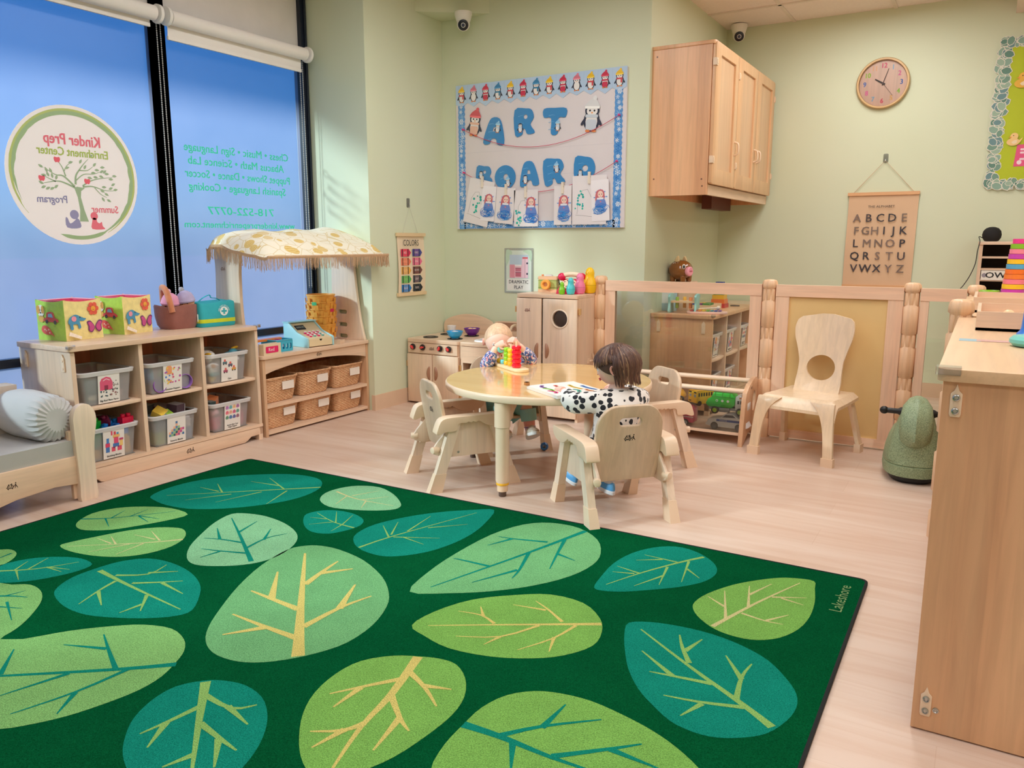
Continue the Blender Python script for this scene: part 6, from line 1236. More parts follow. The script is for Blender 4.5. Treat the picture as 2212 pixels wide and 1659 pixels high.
# ---------------------------------------------------------------- wall cabinet
t = thing('wall_cabinet', 'three-door wooden cabinet hung high beside the far wall', 'wall cabinet', (XP, 4.70, 1.346))
CD, CL, CH_ = .36, 1.455, .858
MB().box(0.0, CD, .0, .02, 0, CH_ - .02, .003).build('side_panel', W_WARM, t); MB().box(0, CD, CL - .02, CL, 0, CH_ - .02, .003).build('side_panel', W_WARM, t)
m = MB(); m.prism(rrect(0, CD + .02, -.006, CL + .006, (0, .02, .02, 0)), .02, M=tr(0, 0, CH_ - .02), bev=.006); m.build('top_board', W_WARM, t)
MB().box(.005, CD - .01, .02, CL - .02, .05, .07).build('bottom_board', W_WARM, t); MB().box(0, .01, .02, CL - .02, .0, CH_ - .02).build('back_panel', W_WARM, t)
MB().box(CD - .02, CD, .02, CL - .02, .0, .058, .003).build('valance', W_Y, t)
m = MB(); m.c = (90, 40, 36); m.box(.05, .12, .9, 1.38, -.045, .05, .002); m.build('hidden_shelf', mat('dark_cherry', (104, 54, 46), .5), t)
PANEL = wood('door_panel_maple', (222, 182, 144), (212, 170, 132), 'z'); DFR = wood('door_frame_maple', (230, 186, 142), (220, 172, 128), 'z')
hy = (.505, .985, 1.11)
for k in range(3):
    y0, y1 = .006 + .484 * k, .006 + .484 * k + .478; z0, z1 = .062, CH_ - .006
    d = MB(); d.prism(rrect(y0, y1, z0, z1, .012), .022, [[(y0 + .10, z0 + .09), (y1 - .07, z0 + .09), (y1 - .07, z1 - .06), (y0 + .10, z1 - .06)]], M=tr(CD + .002, 0, 0) @ FY, bev=.004); d = d.build('door', DFR, t)
    MB().box(CD + .004, CD + .012, y0 + .09, y1 - .06, z0 + .08, z1 - .05).build('door_panel', PANEL, d)
    a = hy[k] if k < 2 else hy[2]; yy = (y1 - .03) if k < 2 else (y0 + .04)
    m = MB(); m.tube(smooth([(CD + .024, yy, .26), (CD + .046, yy, .27), (CD + .050, yy, .30), (CD + .046, yy, .33), (CD + .024, yy, .34)], 3, False), .006, 8); m.build('handle', BEIGE, d)
    for z in (.20, .74):
        m = MB(); yh = y0 + .004 if k < 2 else y1 - .004
        m.box(CD + .006, CD + .030, yh - .014, yh + .014, z - .02, z + .02, .003); m.box(CD + .03, CD + .033, yh - .008, yh + .008, z - .012, z + .012, .002); m.build('hinge', BEIGE, d)
m = MB((120, 80, 60)); [m.cyl((x, -.001, z), (x, .002, z), .005, n=10) for x, z in ((.03, .10), (.03, .80), (CD - .03, .05), (CD - .035, .09))]; m.build('screws', PLA, t)

# ---------------------------------------------------------------- clock
t = thing('wall_clock', 'round wooden wall clock with coloured numerals', 'clock', (-.719, YW - .001, 2.137))
WF = rx(PI / 2)
m = MB(); m.lathe([(.150, 0), (.166, .004), (.168, .022), (.162, .034), (.152, .034), (.148, .016), (.148, .004)], n=64, M=WF, cap=False); m.build('rim', mat('clock_rim_wood', (214, 176, 124), .4, vary=.08), t)
m = MB(); m.lathe([(.150, .004), (.150, .010), (.001, .010)], n=64, M=WF); m.build('dial', wood('clock_dial_wood', (230, 188, 164), (220, 176, 152), 'z'), t)
m = MB()
for k, c in zip(range(1, 13), ((150, 184, 214), (226, 110, 150), (80, 110, 180), (150, 196, 60), (240, 180, 100), (226, 80, 100), (140, 180, 206), (232, 110, 160), (90, 120, 190), (160, 196, 60), (236, 176, 130), (226, 90, 120))):
    a = PI / 2 - k * PI / 6; m.c = c; r = .115; m.text(str(k), .032, WF @ tr(r * math.cos(a), r * math.sin(a), .0102), bold=.045, sx=.9)
m.build('numerals', PRN, t)
def hand(L_, w, deg, z): a = math.radians(90 - deg); MB().prism([(math.cos(a) * q + math.sin(a) * s_, math.sin(a) * q - math.cos(a) * s_) for q, s_ in ((-.015, -w), (-.015, w), (L_, w * .7), (L_, -w * .7))][::-1], .0015, M=WF @ tr(0, 0, z)).build('hand', INK, t)
hand(.060, .0055, 301, .013); hand(.098, .0022, 18, .0155); hand(.106, .0009, 142, .018)
m = MB((70, 40, 36)); m.cyl((0, -.010, 0), (0, -.021, 0), .0065, n=14); m.build('hub', PLA, t)
m = MB(); m.lathe([(.150, .030), (.08, .0315), (.001, .032)], n=48, M=WF, cap=False); m.build('glass', sheer('clock_glass', (250, 250, 250), .99, .2, .008), t)

# ---------------------------------------------------------------- alphabet banner
t = thing('alphabet_poster', 'kraft paper banner of the alphabet hanging by a cord', 'poster', (-.662, YW - .004, 1.08))
m = MB((222, 186, 152)); m.sheet(lambda u, v: (-.222 + .444 * u + .006 * (v - .5), -.004 - .006 * math.sin(v * 4) ** 2 - .004 * math.sin(u * 6 + v * 2) * (1 - v), -.31 + .63 * v), 12, 14); m.build('paper', PRN, t)
MB((226, 174, 128)).box(-.228, .228, -.018, .0, .312, .334, .003).build('top_slat', PNT, t)
MB((226, 174, 128)).box(-.226, .226, -.018, .0, -.33, -.308, .003).build('bottom_slat', PNT, t)
m = MB((40, 36, 40)); F = tr(0, -.0155, 0) @ WF
m.text('THE ALPHABET', .0165, F @ tr(-.005, .235, 0), sx=1.1)
tints = [(122, 104, 96), (62, 58, 66), (76, 66, 72), (128, 110, 100), (56, 52, 60)]
for r_, row in enumerate(('ABCDE', 'FGHIJK', 'LMNOP', 'QRSTU', 'VWXYZ')):
    n_ = len(row); sp = .30 / 4 if n_ == 5 else .30 / 5
    for k, ch in enumerate(row): m.c = tints[(k * 2 + r_ * 3 + (ch in 'DHKOSY') * 3) % 5] if ch not in 'AHMOSTY' else (132, 112, 104); m.text(ch, .056, F @ tr(-.006 + (k - (n_ - 1) / 2) * sp, .155 - .0875 * r_, 0), bold=.018)
m.build('print', PRN, t)
m = MB(); m.tube([(-.19, -.008, .333), (-.003, -.012, .545), (.19, -.008, .333)], .0018, 5); m.build('cord', mat('tan_cord', (206, 176, 140), .8), t)
hook((-.665, YW, 1.642), -PI / 2, 'clear stick-on hook holding the alphabet banner')

# ---------------------------------------------------------------- leafy bulletin board at the frame edge
t = thing('leafy_board', 'lime green bulletin board with a eucalyptus leaf border', 'bulletin board', (.52, YW - .002, 1.88))
x0, x1, z0, z1 = -.545, .545, -.435, .435
m = MB((186, 200, 30)); m.box(x0, x1, -.012, 0, z0, z1); m.build('backing', PRN, t)
RL = random.Random(4); m = MB(); k = 0
def leaf_at(x, z):
    global k
    for q in range(7):
        k += 1; a = RL.uniform(0, 6.28); r = RL.uniform(.020, .034); dx, dz = RL.uniform(-.024, .024), RL.uniform(-.018, .018); F_ = tr(0, -.0135 - .000012 * (k % 400), 0) @ WF
        pts = [(x + dx + r * math.cos(a + b) * s_, z + dz + r * math.sin(a + b) * s_) for b, s_ in ((0, 1.05), (.7, .85), (1.5, .7), (2.3, .75), (3.14, .9), (-2.3, .75), (-1.5, .7), (-.7, .85))]
        m.c = (232, 226, 214); m.prism([(x + dx + (p[0] - x - dx) * 1.16, z + dz + (p[1] - z - dz) * 1.16) for p in pts], 0, M=F_); m.c = RL.choice(((118, 154, 138), (140, 172, 156), (98, 138, 124), (158, 184, 164), (110, 146, 150))); m.prism(pts, 0, M=F_ @ tr(0, 0, .000006))
for i in range(17): leaf_at(x0 + .004, z0 + (z1 - z0) * i / 16)
for i in range(1, 21):
    for zz in (z0, z1): leaf_at(x0 + (x1 - x0) * i / 20, zz)
for i in range(1, 16): leaf_at(x1 - .004, z0 + (z1 - z0) * i / 16)
m.build('leaf_border', PRN, t)
def duck(x, z, s, c):
    m = MB(c); F_ = tr(0, -.0205, 0) @ WF @ tr(x, z, 0) @ sc(s, s, 1)
    m.prism(circ(0, -.2, .42, 20, .28), 0, M=F_); m.prism(circ(.05, .2, .26, 18), 0, M=F_ @ tr(0, 0, .0002)); m.prism([(.3, -.15), (.62, .1), (.42, -.3)], 0, M=F_ @ tr(0, 0, .0003)); m.c = (240, 150, 70); m.prism([(-.34, .14), (-.12, .2), (-.14, .08)][::-1], 0, M=F_ @ tr(0, 0, .0004)); m.c = (40, 30, 30); m.prism(circ(.0, .26, .035, 8), 0, M=F_ @ tr(0, 0, .0004)); m.c = (250, 226, 190); m.prism(smooth([(-.1, -.2), (.2, -.05), (.25, -.25), (.05, -.35)], 3), 0, M=F_ @ tr(0, 0, .0003)); m.build('duck_cutout', PRN, t)
duck(-.43, .20, .10, (240, 186, 70)); duck(-.445, -.16, .085, (246, 206, 140))
m = MB((236, 90, 140)); m.prism([(-.43, -.33), (-.18, -.33), (-.18, -.195), (-.42, -.195)], .001, M=tr(0, -.0125, 0) @ WF); m.c = (250, 226, 234)
for z in (-.225, -.245, -.285): m.prism(rrect(-.40, -.21, z - .006, z + .006, .004), 0, M=tr(0, -.0138, 0) @ WF)
m.prism(circ(-.40, -.305, .014, 12), 0, M=tr(0, -.0138, 0) @ WF); m.build('pink_flyer', PRN, t)
m = MB((226, 222, 228)); m.prism([(-.38, -.12), (-.12, -.12), (-.12, .16), (-.375, .16)], .001, M=tr(0, -.0125, 0) @ WF); m.build('white_flyer', LAM, t)

# ---------------------------------------------------------------- storage shelf by the camera
t = thing('storage_shelf', 'large maple storage shelf with its plain side to the camera', 'shelf', (-.055, 1.845, 0))
SW, SL_, SH = .42, 1.30, .815
m = MB(); m.box(0, SW, 0, .022, .004, SH - .026, .006, 3); m.build('side_panel', wood('big_panel_staves', (230, 184, 142), (210, 154, 114), 'z', staves=.058, sv=.10), t)
MB().box(0, SW, SL_ - .022, SL_, .0, SH - .026, .005).build('side_panel', W_SIDE, t)
m = MB(); m.prism(rrect(-.012, SW + .012, -.012, SL_ + .012, .02), .026, M=tr(0, 0, SH - .026), bev=.008, seg=3); m.build('top_board', wood('shelf_top_maple', (232, 196, 158), (222, 182, 142), 'y'), t)
MB().box(0.004, .014, .022, SL_ - .022, .05, SH - .03).build('back_panel', W_SIDE, t)
for z in (.06, .43): MB().box(.014, SW - .004, .022, SL_ - .022, z - .02, z, .003).build('shelf_board', W_Y, t)
def brk(x, z): 
    m = MB(); M = tr(x, .0, z) @ rx(PI / 2); m.prism([(-.009, -.027), (.009, -.027), (.011, -.02), (.011, .022), (.005, .028), (.0, .042), (-.005, .028), (-.011, .022), (-.011, -.02)], .005, M=M, bev=.0015); m.build('bracket', BEIGE, t)
    for q in (-.014, .014): m = MB(); m.lathe([(.0072, .005), (.0068, .0085), (.005, .0095), (.0045, .0075), (.0035, .0065), (.001, .0065)], n=16, M=M @ tr(0, q, 0)); m.build('screw', MET, t)
brk(.026, .742); brk(.026, .066)
m = MB(); m.lathe([(.0066, .0), (.0062, .002), (.004, .0026), (.003, .0012), (.001, .0012)], n=16, M=tr(.046, 0, .056) @ rx(PI / 2)); m.build('screw', MET, t)
MB().box(-.016, .03, -.016, .02, SH - .012, SH + .004, .004).build('corner_guard', CLEAR, t)
m = MB((150, 180, 190)); m.box(.01, .06, .545, .60, SH, SH + .0006); m.c = (206, 160, 150); m.box(.05, .19, .55, .595, SH + .0006, SH + .001); m.build('sticker', PRN, t)
ZQ = SH + .0005
t2 = dup(t, (-.055, 3.235, 0), 0, 'storage shelf standing behind the near one, mostly hidden'); t2.scale = (1, .9, 1)
for ch in list(t2.children):
    if ch.name.startswith(('sticker', 'bracket', 'screw')): bpy.data.objects.remove(ch)
def tray(x, y, w, d, h, lab):
    t = thing('wooden_tray', lab, 'tray', (x, y, ZQ), 0, 'wooden trays on the storage shelves'); m = MB(); e = .010
    m.box(0, w, 0, d, 0, .008); m.build('floor', W_X, t)
    for a in ((0, w, 0, e), (0, w, d - e, d), (0, e, e, d - e), (w - e, w, e, d - e)): MB().box(*a, 0, h, .003).build('wall', W_X, t)
tray(-.012, 2.70, .32, .40, .055, 'wooden tray on the near storage shelf'); tray(-.03, 3.40, .32, .40, .055, 'wooden tray on the shelf behind the near one')
for k, (x, y) in enumerate(((.075, 3.0), (.085, 2.86), (.07, 3.55), (.09, 3.62))):
    m = MB((238, 200, 156)); m.sph((0, 0, .022), (.016, .016, .012), 12, 8); m.cyl((0, 0, 0), (0, 0, .018), .012, .014, n=12); put('wooden_peg', m, PNT, (x, y, ZQ + .0085), (0, 0, 0), ['wooden peg far inside the near tray', 'wooden peg in the middle of the near tray', 'wooden peg in the farther tray, nearer one', 'wooden peg in the farther tray, farther one'][k], 'peg', 'wooden pegs in the trays')
m = MB((140, 196, 40)); m.lathe([(.040, 0), (.043, .002), (.043, .034), (.040, .036), (.037, .034), (.037, .004)], n=32); put('toy_ring_cup', m, PLA, (.022, 4.30, ZQ), (0, 0, 0), 'lime green cup standing alone beside the cup tower', 'cup')
t = thing('cup_tower', 'tall tower of rainbow coloured cups on the far storage shelf', 'stacking toy', (.105, 4.29, ZQ), .0); t['group'] = 'cup tower'
bpy.data.objects.remove(t)
z = 0
for k, (c, nm) in enumerate((((140, 196, 40), 'lime cup at the foot'), ((206, 60, 180), 'magenta cup second'), ((246, 196, 40), 'yellow cup third'), ((250, 130, 150), 'salmon pink cup fourth'), ((246, 130, 50), 'orange cup fifth'), ((246, 120, 40), 'orange cup sixth'), ((90, 170, 214), 'sky blue cup seventh'), ((250, 200, 40), 'yellow cup eighth'), ((206, 70, 180), 'magenta cup ninth'), ((250, 140, 160), 'salmon pink cup tenth'), ((140, 196, 40), 'lime cup eleventh'), ((246, 60, 150), 'hot pink cup at the top'))):
    r = .047 - .0008 * k - (.004 if k == 11 else 0); m = MB(c); h = .0225; m.lathe([(r - .006, 0), (r, .001), (r, h - .0006), (r - .005, h - .0003)], n=36); put('stacking_cup', m, PLA, (.110 + .0015 * k, 4.29, ZQ + z), (0, 0, 0), nm + ' up the tower' if k else 'lime cup at the foot of the tower', 'cup', 'cups of the rainbow tower'); z += h
bpy.data.objects[-1] if False else None
t = thing('bubble_tube', 'bright blue plastic canister with white lettering on the storage shelf', 'canister', (.145, 2.53, ZQ))
m = MB((24, 120, 220)); m.lathe([(.056, 0), (.060, .004), (.060, .012), (.052, .022), (.050, .03), (.046, .10), (.044, .165), (.047, .172), (.048, .182), (.045, .190), (.02, .192)], n=40); m.build('body', PLA, t)
m = MB((240, 244, 250))
for s_, z, h_, a0 in (('ing', .132, .024, -2.92), ('kies', .098, .028, -2.95)):
    n0 = len(m.bm.verts); m.text(s_, h_, ident(), align='LEFT', bold=.01, sx=.8); m.bm.verts.ensure_lookup_table()
    for v in m.bm.verts[n0:]: a = a0 + v.co.x / .046; v.co = V((.0468 * math.cos(a), .0468 * math.sin(a), z + v.co.y))
m.c = (240, 120, 170); m.sph((.047 * math.cos(-2.5), .047 * math.sin(-2.5), .075), .002, 8, 5); m.build('lettering', PRN, t)
m = MB((236, 236, 240)); m.tube([(-.028, 0, .19), (-.026, 0, .245)], .004, 10); m.build('stick', PLA, t)
m = MB((120, 206, 196)); m.lathe([(.03, 0), (.05, .002), (.058, .010), (.058, .018), (.05, .026), (.03, .028)], n=40); put('teal_disc', m, PLA, (.123, 2.335, ZQ), (0, 0, 0), 'pale teal round plastic piece in front of the blue canister', 'toy')

# ---------------------------------------------------------------- sorter shelf and speaker by the far wall
t = thing('sorter_shelf', 'wooden paper sorter with dark slots against the far wall', 'shelf', (-.05, 5.96, 0))
m = MB()
for x in (0, .48): MB().box(x, x + .02, 0, .22, 0, 1.055, .004).build('side_panel', W_Z, t)
m = MB(); m.prism(rrect(-.008, .508, -.008, .22, .012), .02, M=tr(0, 0, 1.055), bev=.005); m.build('top_board', W_X, t)
for z in (.05, .42, .74, .83, .90, .975): MB().box(.02, .48, .004, .215, z - .006, z + .006, .002).build('divider', W_X, t)
MB().box(.02, .48, .21, .218, 0, 1.055).build('back_panel', mat('dark_slot_back', (40, 30, 26), .8), t)
m = MB((236, 228, 218)); F = tr(.12, -.001, .862) @ WF; m.prism([(-.096, -.03), (.12, -.03), (.12, .03), (-.096, .03)], .001, M=F); m.c = (22, 18, 20); m.text('OWL', .036, F @ tr(.0, 0, .0014), bold=.03, sx=1.25); m.c = (150, 140, 150); m.prism(circ(-.078, 0, .014, 14), 0, M=F @ tr(0, 0, .0012)); m.build('name_card', PRN, t)
t = thing('smart_speaker', 'round black speaker on top of the paper sorter', 'speaker', (.012, 6.05, 1.0755))
m = MB(); m.lathe([(.030, 0), (.040, .003), (.052, .022), (.055, .042), (.050, .066), (.036, .083), (.016, .091), (.001, .092)], n=32); m.build('body', mat('speaker_cloth', (22, 20, 22), .8, bmp=.4, bscale=900), t)
m = MB(); m.tube(smooth([(-.045, -.02, .02), (-.07, -.06, .03), (-.062, -.105, .0), (-.070, -.115, -.06), (-.075, -.115, -.14), (-.10, -.115, -.22), (-.13, -.115, -.28), (-.145, -.115, -.30)], 4, False), .0025, 6); m.build('power_cord', BLK, t)

# ---------------------------------------------------------------- green ride-on toy
t = thing('ride_on_toy', 'speckled green ride-on toy with black handlebars by the fence', 'ride-on toy', (-.205, 3.87, 0), .06); t.scale = (1.06, 1, 1)
def speck():
    m, nt, N, L, B = nodes('speckled_green_plastic'); f = tex(nt, 'Noise', 260, detail=2); g = tex(nt, 'Voronoi', 190)
    c = mix_rgb(nt, ramp(nt, f.outputs[0], [(.35, lin((116, 138, 106))), (.62, lin((156, 174, 138)))]), ramp(nt, g.outputs['Distance'], [(.12, .35), (.3, 1.0)]), 1, 'MULTIPLY')
    L.new(c, B.inputs['Base Color']); B.inputs['Roughness'].default_value = .5; bump(nt, f.outputs[0], B, .15); return m
GRN = speck()
def sq(cx, cy, hx, hy, z, p=.75, n=40): return [(cx + hx * math.copysign(abs(math.cos(a)) ** p, math.cos(a)), cy + hy * math.copysign(abs(math.sin(a)) ** p, math.sin(a)), z) for a in [2 * PI * i / n for i in range(n)]]
m = MB(); m.rings([sq(0, .20, .106, .215, .028), sq(0, .20, .119, .232, .034), sq(0, .20, .123, .237, .06), sq(0, .20, .122, .236, .082), sq(0, .20, .119, .233, .084)]); m.build('lower_shell', GRN, t)
m = MB(); m.rings([sq(0, .20, .119, .233, .0855), sq(0, .20, .121, .235, .089), sq(0, .20, .116, .228, .13), sq(0, .205, .106, .215, .17), sq(0, .215, .092, .20, .205), sq(0, .24, .07, .16, .225), sq(0, .26, .04, .10, .232)])
m.rings([sq(0, .07, .108, .10, .10, .85), sq(0, .07, .100, .098, .17, .85), sq(0, .075, .085, .092, .23, .9), sq(0, .08, .068, .082, .29, .95), sq(0, .085, .055, .07, .33, 1), sq(0, .085, .038, .05, .358, 1), sq(0, .08, .02, .03, .374, 1), sq(0, .08, .004, .008, .378, 1)])
def snout(a, t_):                       # overhanging nose with a ridge down the middle
    w = (.012, .034, .056, .064, .064, .058, .048, .02)[t_]; z = (.379, .372, .345, .30, .25, .205, .178, .170)[t_]; y = (.075, .045, -.005, -.040, -.058, -.060, -.045, .0)[t_]
    c_, s_ = math.cos(a), math.sin(a); rg = .012 * math.exp(-((c_) / .22) ** 2) * (s_ < 0)
    return (w * c_, y + .06 + (.055 * s_ - rg * (1 if 0 < t_ < 6 else 0)) * min(1, w / .05), z)
m.rings([[snout(2 * PI * i / 36, q) for i in range(36)] for q in range(8)]); m.build('body', GRN, t)
m = MB(); m.rings([sq(0, .20, .09, .20, .0), sq(0, .20, .10, .21, .012), sq(0, .20, .10, .21, .03)]); m.build('wheel_skirt', BLK, t)
for s_ in (-1, 1):
    m = MB(); m.tube([(s_ * .04, .085, .312), (s_ * .065, .085, .311), (s_ * .075, .085, .311), (s_ * .12, .085, .312)], [.022, .019, .0125, .0125], 14); m.sph((s_ * .128, .085, .312), .018, 16, 10); m.build('handlebar', BLK, t)
# ---------------------------------------------------------------- round table
TX, TY = -1.712, 3.226
t = thing('round_table', 'round honey-coloured toddler table on four round legs', 'table', (TX, TY, 0))
TOPM = wood('honey_laminate', (236, 194, 128), (228, 180, 112), 'x', rough=.22, coat=.8, crough=.06)
def disc(r, z0, z1): 
    m = MB(); m.lathe([(r - .010, z0), (r - .003, z0 + .003), (r, z0 + .010), (r, z1 - .008), (r - .003, z1 - .002), (r - .006, z1)], n=96, cap=False); return m
m = MB(); m.lathe([(.472, .4451), (.3, .4451), (.001, .4451)], n=96, cap=False); m.lathe([(.40, .412), (.001, .412)], n=64, cap=False); m.build('tabletop', TOPM, t)
disc(.478, .411, .445).build('edge_band', BEIGE, t)
YRING = mat('yellow_leg_ring', (244, 184, 40), .4)
for k in range(4):
    a = math.radians([-88, 177, 3, 88][k]); x, y = .437 * math.cos(a), .437 * math.sin(a)
    m = MB(); m.lathe([(.027, .062), (.030, .072), (.030, .30), (.0305, .302), (.034, .305), (.034, .41)], c=(x, y, 0), n=28); leg = m.build('leg', BEIGE, t)
    m = MB(); m.lathe([(.022, .050), (.027, .052), (.028, .060), (.024, .066)], c=(x, y, 0), n=24); m.build('leg_ring', YRING, leg)
    m = MB((232, 200, 168)); m.lathe([(.019, .022), (.023, .024), (.024, .052)], c=(x, y, 0), n=24); m.c = (84, 62, 52); m.lathe([(.015, .0), (.0165, .003), (.0165, .022)], c=(x, y, 0), n=24); m.build('foot', PLA, leg)
    m = MB(); ux, uy = -math.cos(a), -math.sin(a)
    pr = smooth([(.02, .41), (.02, .315), (.05, .325), (.09, .36), (.13, .395), (.17, .41)], 3, False)
    M = MX(((ux, 0, -uy, x + uy * .012), (uy, 0, ux, y - ux * .012), (0, 1, 0, 0), (0, 0, 0, 1)))
    m.prism(pr, .024, M=M, bev=.004); m.build('leg_brace', W_X, leg)

# ---------------------------------------------------------------- toddler chairs
def toddler_chair():
    t = thing('toddler_chair', 'toddler chair', 'chair', (0, 0, 0), 0, 'wooden toddler armchairs at the round table')
    FXU = FY                                                   # side outlines: local x -> +Y
    for s_ in (-1, 1):
        for fr in (-1, 1):
            y0, y1 = fr * .188, fr * .088; w = .023; th = .0155; x = s_ * .168; zt = .305
            def sec(z, gx=0, gy=0): f = z / zt; yc = y0 + (y1 - y0) * f; return [(x - th - gx, yc - w - gy, z), (x + th + gx, yc - w - gy, z), (x + th + gx, yc + w + gy, z), (x - th - gx, yc + w + gy, z)]
            lg = MB().hexa(sec(.06), sec(zt), .004).build('leg', W_PALE, t)
            MB().hexa(sec(.0, .006, .007), sec(.082, .002, .0025), .004).build('foot_cap', BEIGE, lg)
        pan = [(-.150, .145), (.150, .145), (.105, .30), (-.105, .30)]
        MB().prism(pan, .012, M=tr(s_ * .150 - .006, 0, 0) @ FXU, bev=.003).build('side_panel', W_PALE, t)
        m = MB(); m.c = (80, 60, 50)
        for y, z in ((-.105, .19), (-.07, .165), (.09, .27)):
            m.lathe([(.0055, 0), (.005, .0015), (.001, .0016)], n=12, M=tr(s_ * .1565, y, z) @ ry(s_ * PI / 2))
        m.build('screws', MET, t)
        # arm cap: flat rest, notched lip, curled rear end
        arm = smooth([(.175, .300), (.178, .322), (.170, .330), (.05, .331), (-.08, .331), (-.135, .329), (-.162, .316), (-.176, .285), (-.182, .262), (-.168, .258), (-.150, .264), (-.135, .268), (-.09, .268), (-.084, .292), (-.07, .302), (-.045, .300), (-.035, .306), (-.022, .300), (-.012, .306), (.001, .300), (.011, .306), (.024, .300), (.05, .285), (.09, .276), (.14, .280)], 2)
        m = MB(); m.prism(arm, .056, M=tr(s_ * .166 - .028, 0, 0) @ FXU, bev=.005, seg=3); m.build('armrest', BEIGE, t)
        # rear bracket and knob
        m = MB(); m.prism(smooth([(-.185, .168), (-.14, .152), (-.10, .160), (-.085, .20), (-.09, .245), (-.115, .262), (-.145, .235), (-.175, .20)], 3), .014, M=tr(s_ * .142 - .007, 0, 0) @ FXU, bev=.003); br_ = m.build('back_bracket', W_PALE, t)
        m = MB(); m.cyl((s_ * .140, -.158, .182), (s_ * .152, -.190, .182), .015, n=20, bev=.003); m.c = (120, 80, 60); m.build('knob', BEIGE, br_)
    MB().box(-.144, .144, -.10, .145, .172, .185, .004).build('seat', W_X, t)
    ol = [(-.128, .0)] + [(-.137, .05), (-.139, .15), (-.137, .19)]
    top = [(-.140 + .085 * (1 - math.cos(q)), .215 + .095 * math.sin(q)) for q in [PI / 2 * k / 7 for k in range(1, 8)]]
    top = [(x, z + .0) for x, z in top]
    half = [(-.128, 0), (-.136, .04), (-.140, .12), (-.140, .205)] + top
    outl = half + [(-x, z) for x, z in half[::-1]]
    hole = rrect(-.045, .045, .228, .260, .0158, 5)
    BK = tr(0, -.092, .160) @ rx(PI / 2 + .165)
    m = MB(); m.prism(outl[::-1], .017, [hole], M=BK, bev=.005, seg=3); bk = m.build('backrest', wood('backrest_ply', (238, 212, 184), (226, 194, 162), 'z', staves=.062, sv=.22), t)
    m = MB(); mark(m, BK @ tr(0, .178, .0176) @ ry(0) @ sc(1, 1, 1), .05, (24, 16, 16)); m.build('maker_mark', LOGO, bk)
    return t
proto = toddler_chair()
def chair(k, cx, cy, ang, lab):
    o = proto if k == 0 else dup(proto, (0, 0, 0))
    o.location = (cx, cy, 0); o.rotation_euler = (0, 0, math.radians(ang) - PI / 2); o['label'] = lab
chair(0, -2.008, 2.932, 55, 'empty toddler armchair at the table side nearest the kitchen stove')
chair(1, -1.220, 2.863, 138, 'toddler armchair seen from behind, holding the child in the spotted top')
CC = V((-1.1585, 3.637, 0)) 
chair(2, -1.397, 3.586, 233.6, 'empty toddler armchair at the table in front of the toy truck rack')
chair(3, -2.150, 3.545, -36, 'toddler armchair behind the table holding the fair-haired child')

# ---------------------------------------------------------------- things on the table
ZTB = .4456
t = thing('ring_stacker', 'wooden counting stacker board with pegs on the table', 'stacking toy', (-2.02, 3.395, ZTB), math.radians(-33)); t.scale = (1.12, 1.12, 1.12)
m = MB((240, 214, 172))
bo = [(-.13, -.032), (.10, -.032)] + [(.10 + .036 * math.sin(q), -.036 * math.cos(q) + .004) for q in [PI * k / 10 for k in range(1, 10)]] + [(.10, .040), (-.13, .040)]
m.prism(bo, .012, bev=.003); m.build('base', PNT, t)
cols = [(-.105, [(246, 200, 20)]), (-.066, [(110, 206, 220)]), (-.028, [(246, 190, 20), (150, 210, 20), (150, 210, 20), (150, 210, 20)][0:]), (.012, [(250, 180, 20), (250, 196, 20), (252, 206, 20), (250, 206, 30)]), (.066, [(236, 24, 50)] * 5)]
for k, (x, rs) in enumerate(cols):
    h = .030 + .020 * (k + 1)
    MB((238, 208, 164)).cyl((x, 0, .01), (x, 0, h), .0045, n=12, bev=.001).build('peg', PNT, t)
STK = MX.Translation((-2.02, 3.395, ZTB)) @ rz(math.radians(-33)) @ sc(1.12, 1.12, 1.12)
names = {0: 'yellow', 1: 'pale blue', 2: 'green', 3: 'golden yellow', 4: 'red'}
place = ['at the bottom', 'second from the bottom', 'third from the bottom', 'fourth from the bottom', 'at the top']
def bead(c, r=.0175, h=.0195, ri=.005):
    m = MB(c); m.lathe([(ri, .001), (r * .75, 0), (r * .95, h * .18), (r, h * .5), (r * .95, h * .82), (r * .75, h), (ri, h - .001), (ri, .001)], n=28, cap=False); return m
GLOSS = mat('lacquered_bead', None, .2, vary=.02, coat=.5)
for k, (x, rs) in enumerate(cols):
    for j, c in enumerate(rs):
        p = STK @ V((x, 0, .0125 + .0197 * j)); r = .0215 if k == 4 else .0165
        put('stacking_bead', bead(c, r * 1.12, .0195 * 1.12, .0056), GLOSS, p, (0, 0, 0), '%s bead %s of its column on the stacker' % (('yellow' if k == 2 and j == 0 else names[k]), place[j] if len(rs) > 1 else 'alone'), 'bead', 'beads on the counting stacker')
t = thing('shape_puzzle', 'white wooden board with coloured maze tracks under the child\'s hand', 'puzzle', (-1.667, 2.945, ZTB), math.atan2(2.806 - 2.945, -1.448 + 1.667))
PL = .262; PW = .235
m = MB((240, 234, 230)); m.box(0, PL, 0, PW, 0, .014, .002); m.build('board', PNT, t)
m = MB()
trk = [((120, 60, 160), [(.03, .06), (.06, .04), (.09, .045)]), ((226, 70, 40), [(.05, .11), (.10, .10), (.15, .09)]), ((130, 200, 40), [(.09, .03), (.13, .045), (.17, .035)]), ((236, 60, 130), [(.15, .02), (.19, .035), (.215, .02)]), ((240, 196, 40), [(.07, .17), (.12, .16), (.18, .17)]), ((40, 130, 210), [(.11, .21), (.16, .205), (.22, .215)]), ((60, 180, 160), [(.17, .13), (.20, .14), (.235, .12)]), ((240, 150, 80), [(.19, .18), (.22, .175), (.245, .185)])]
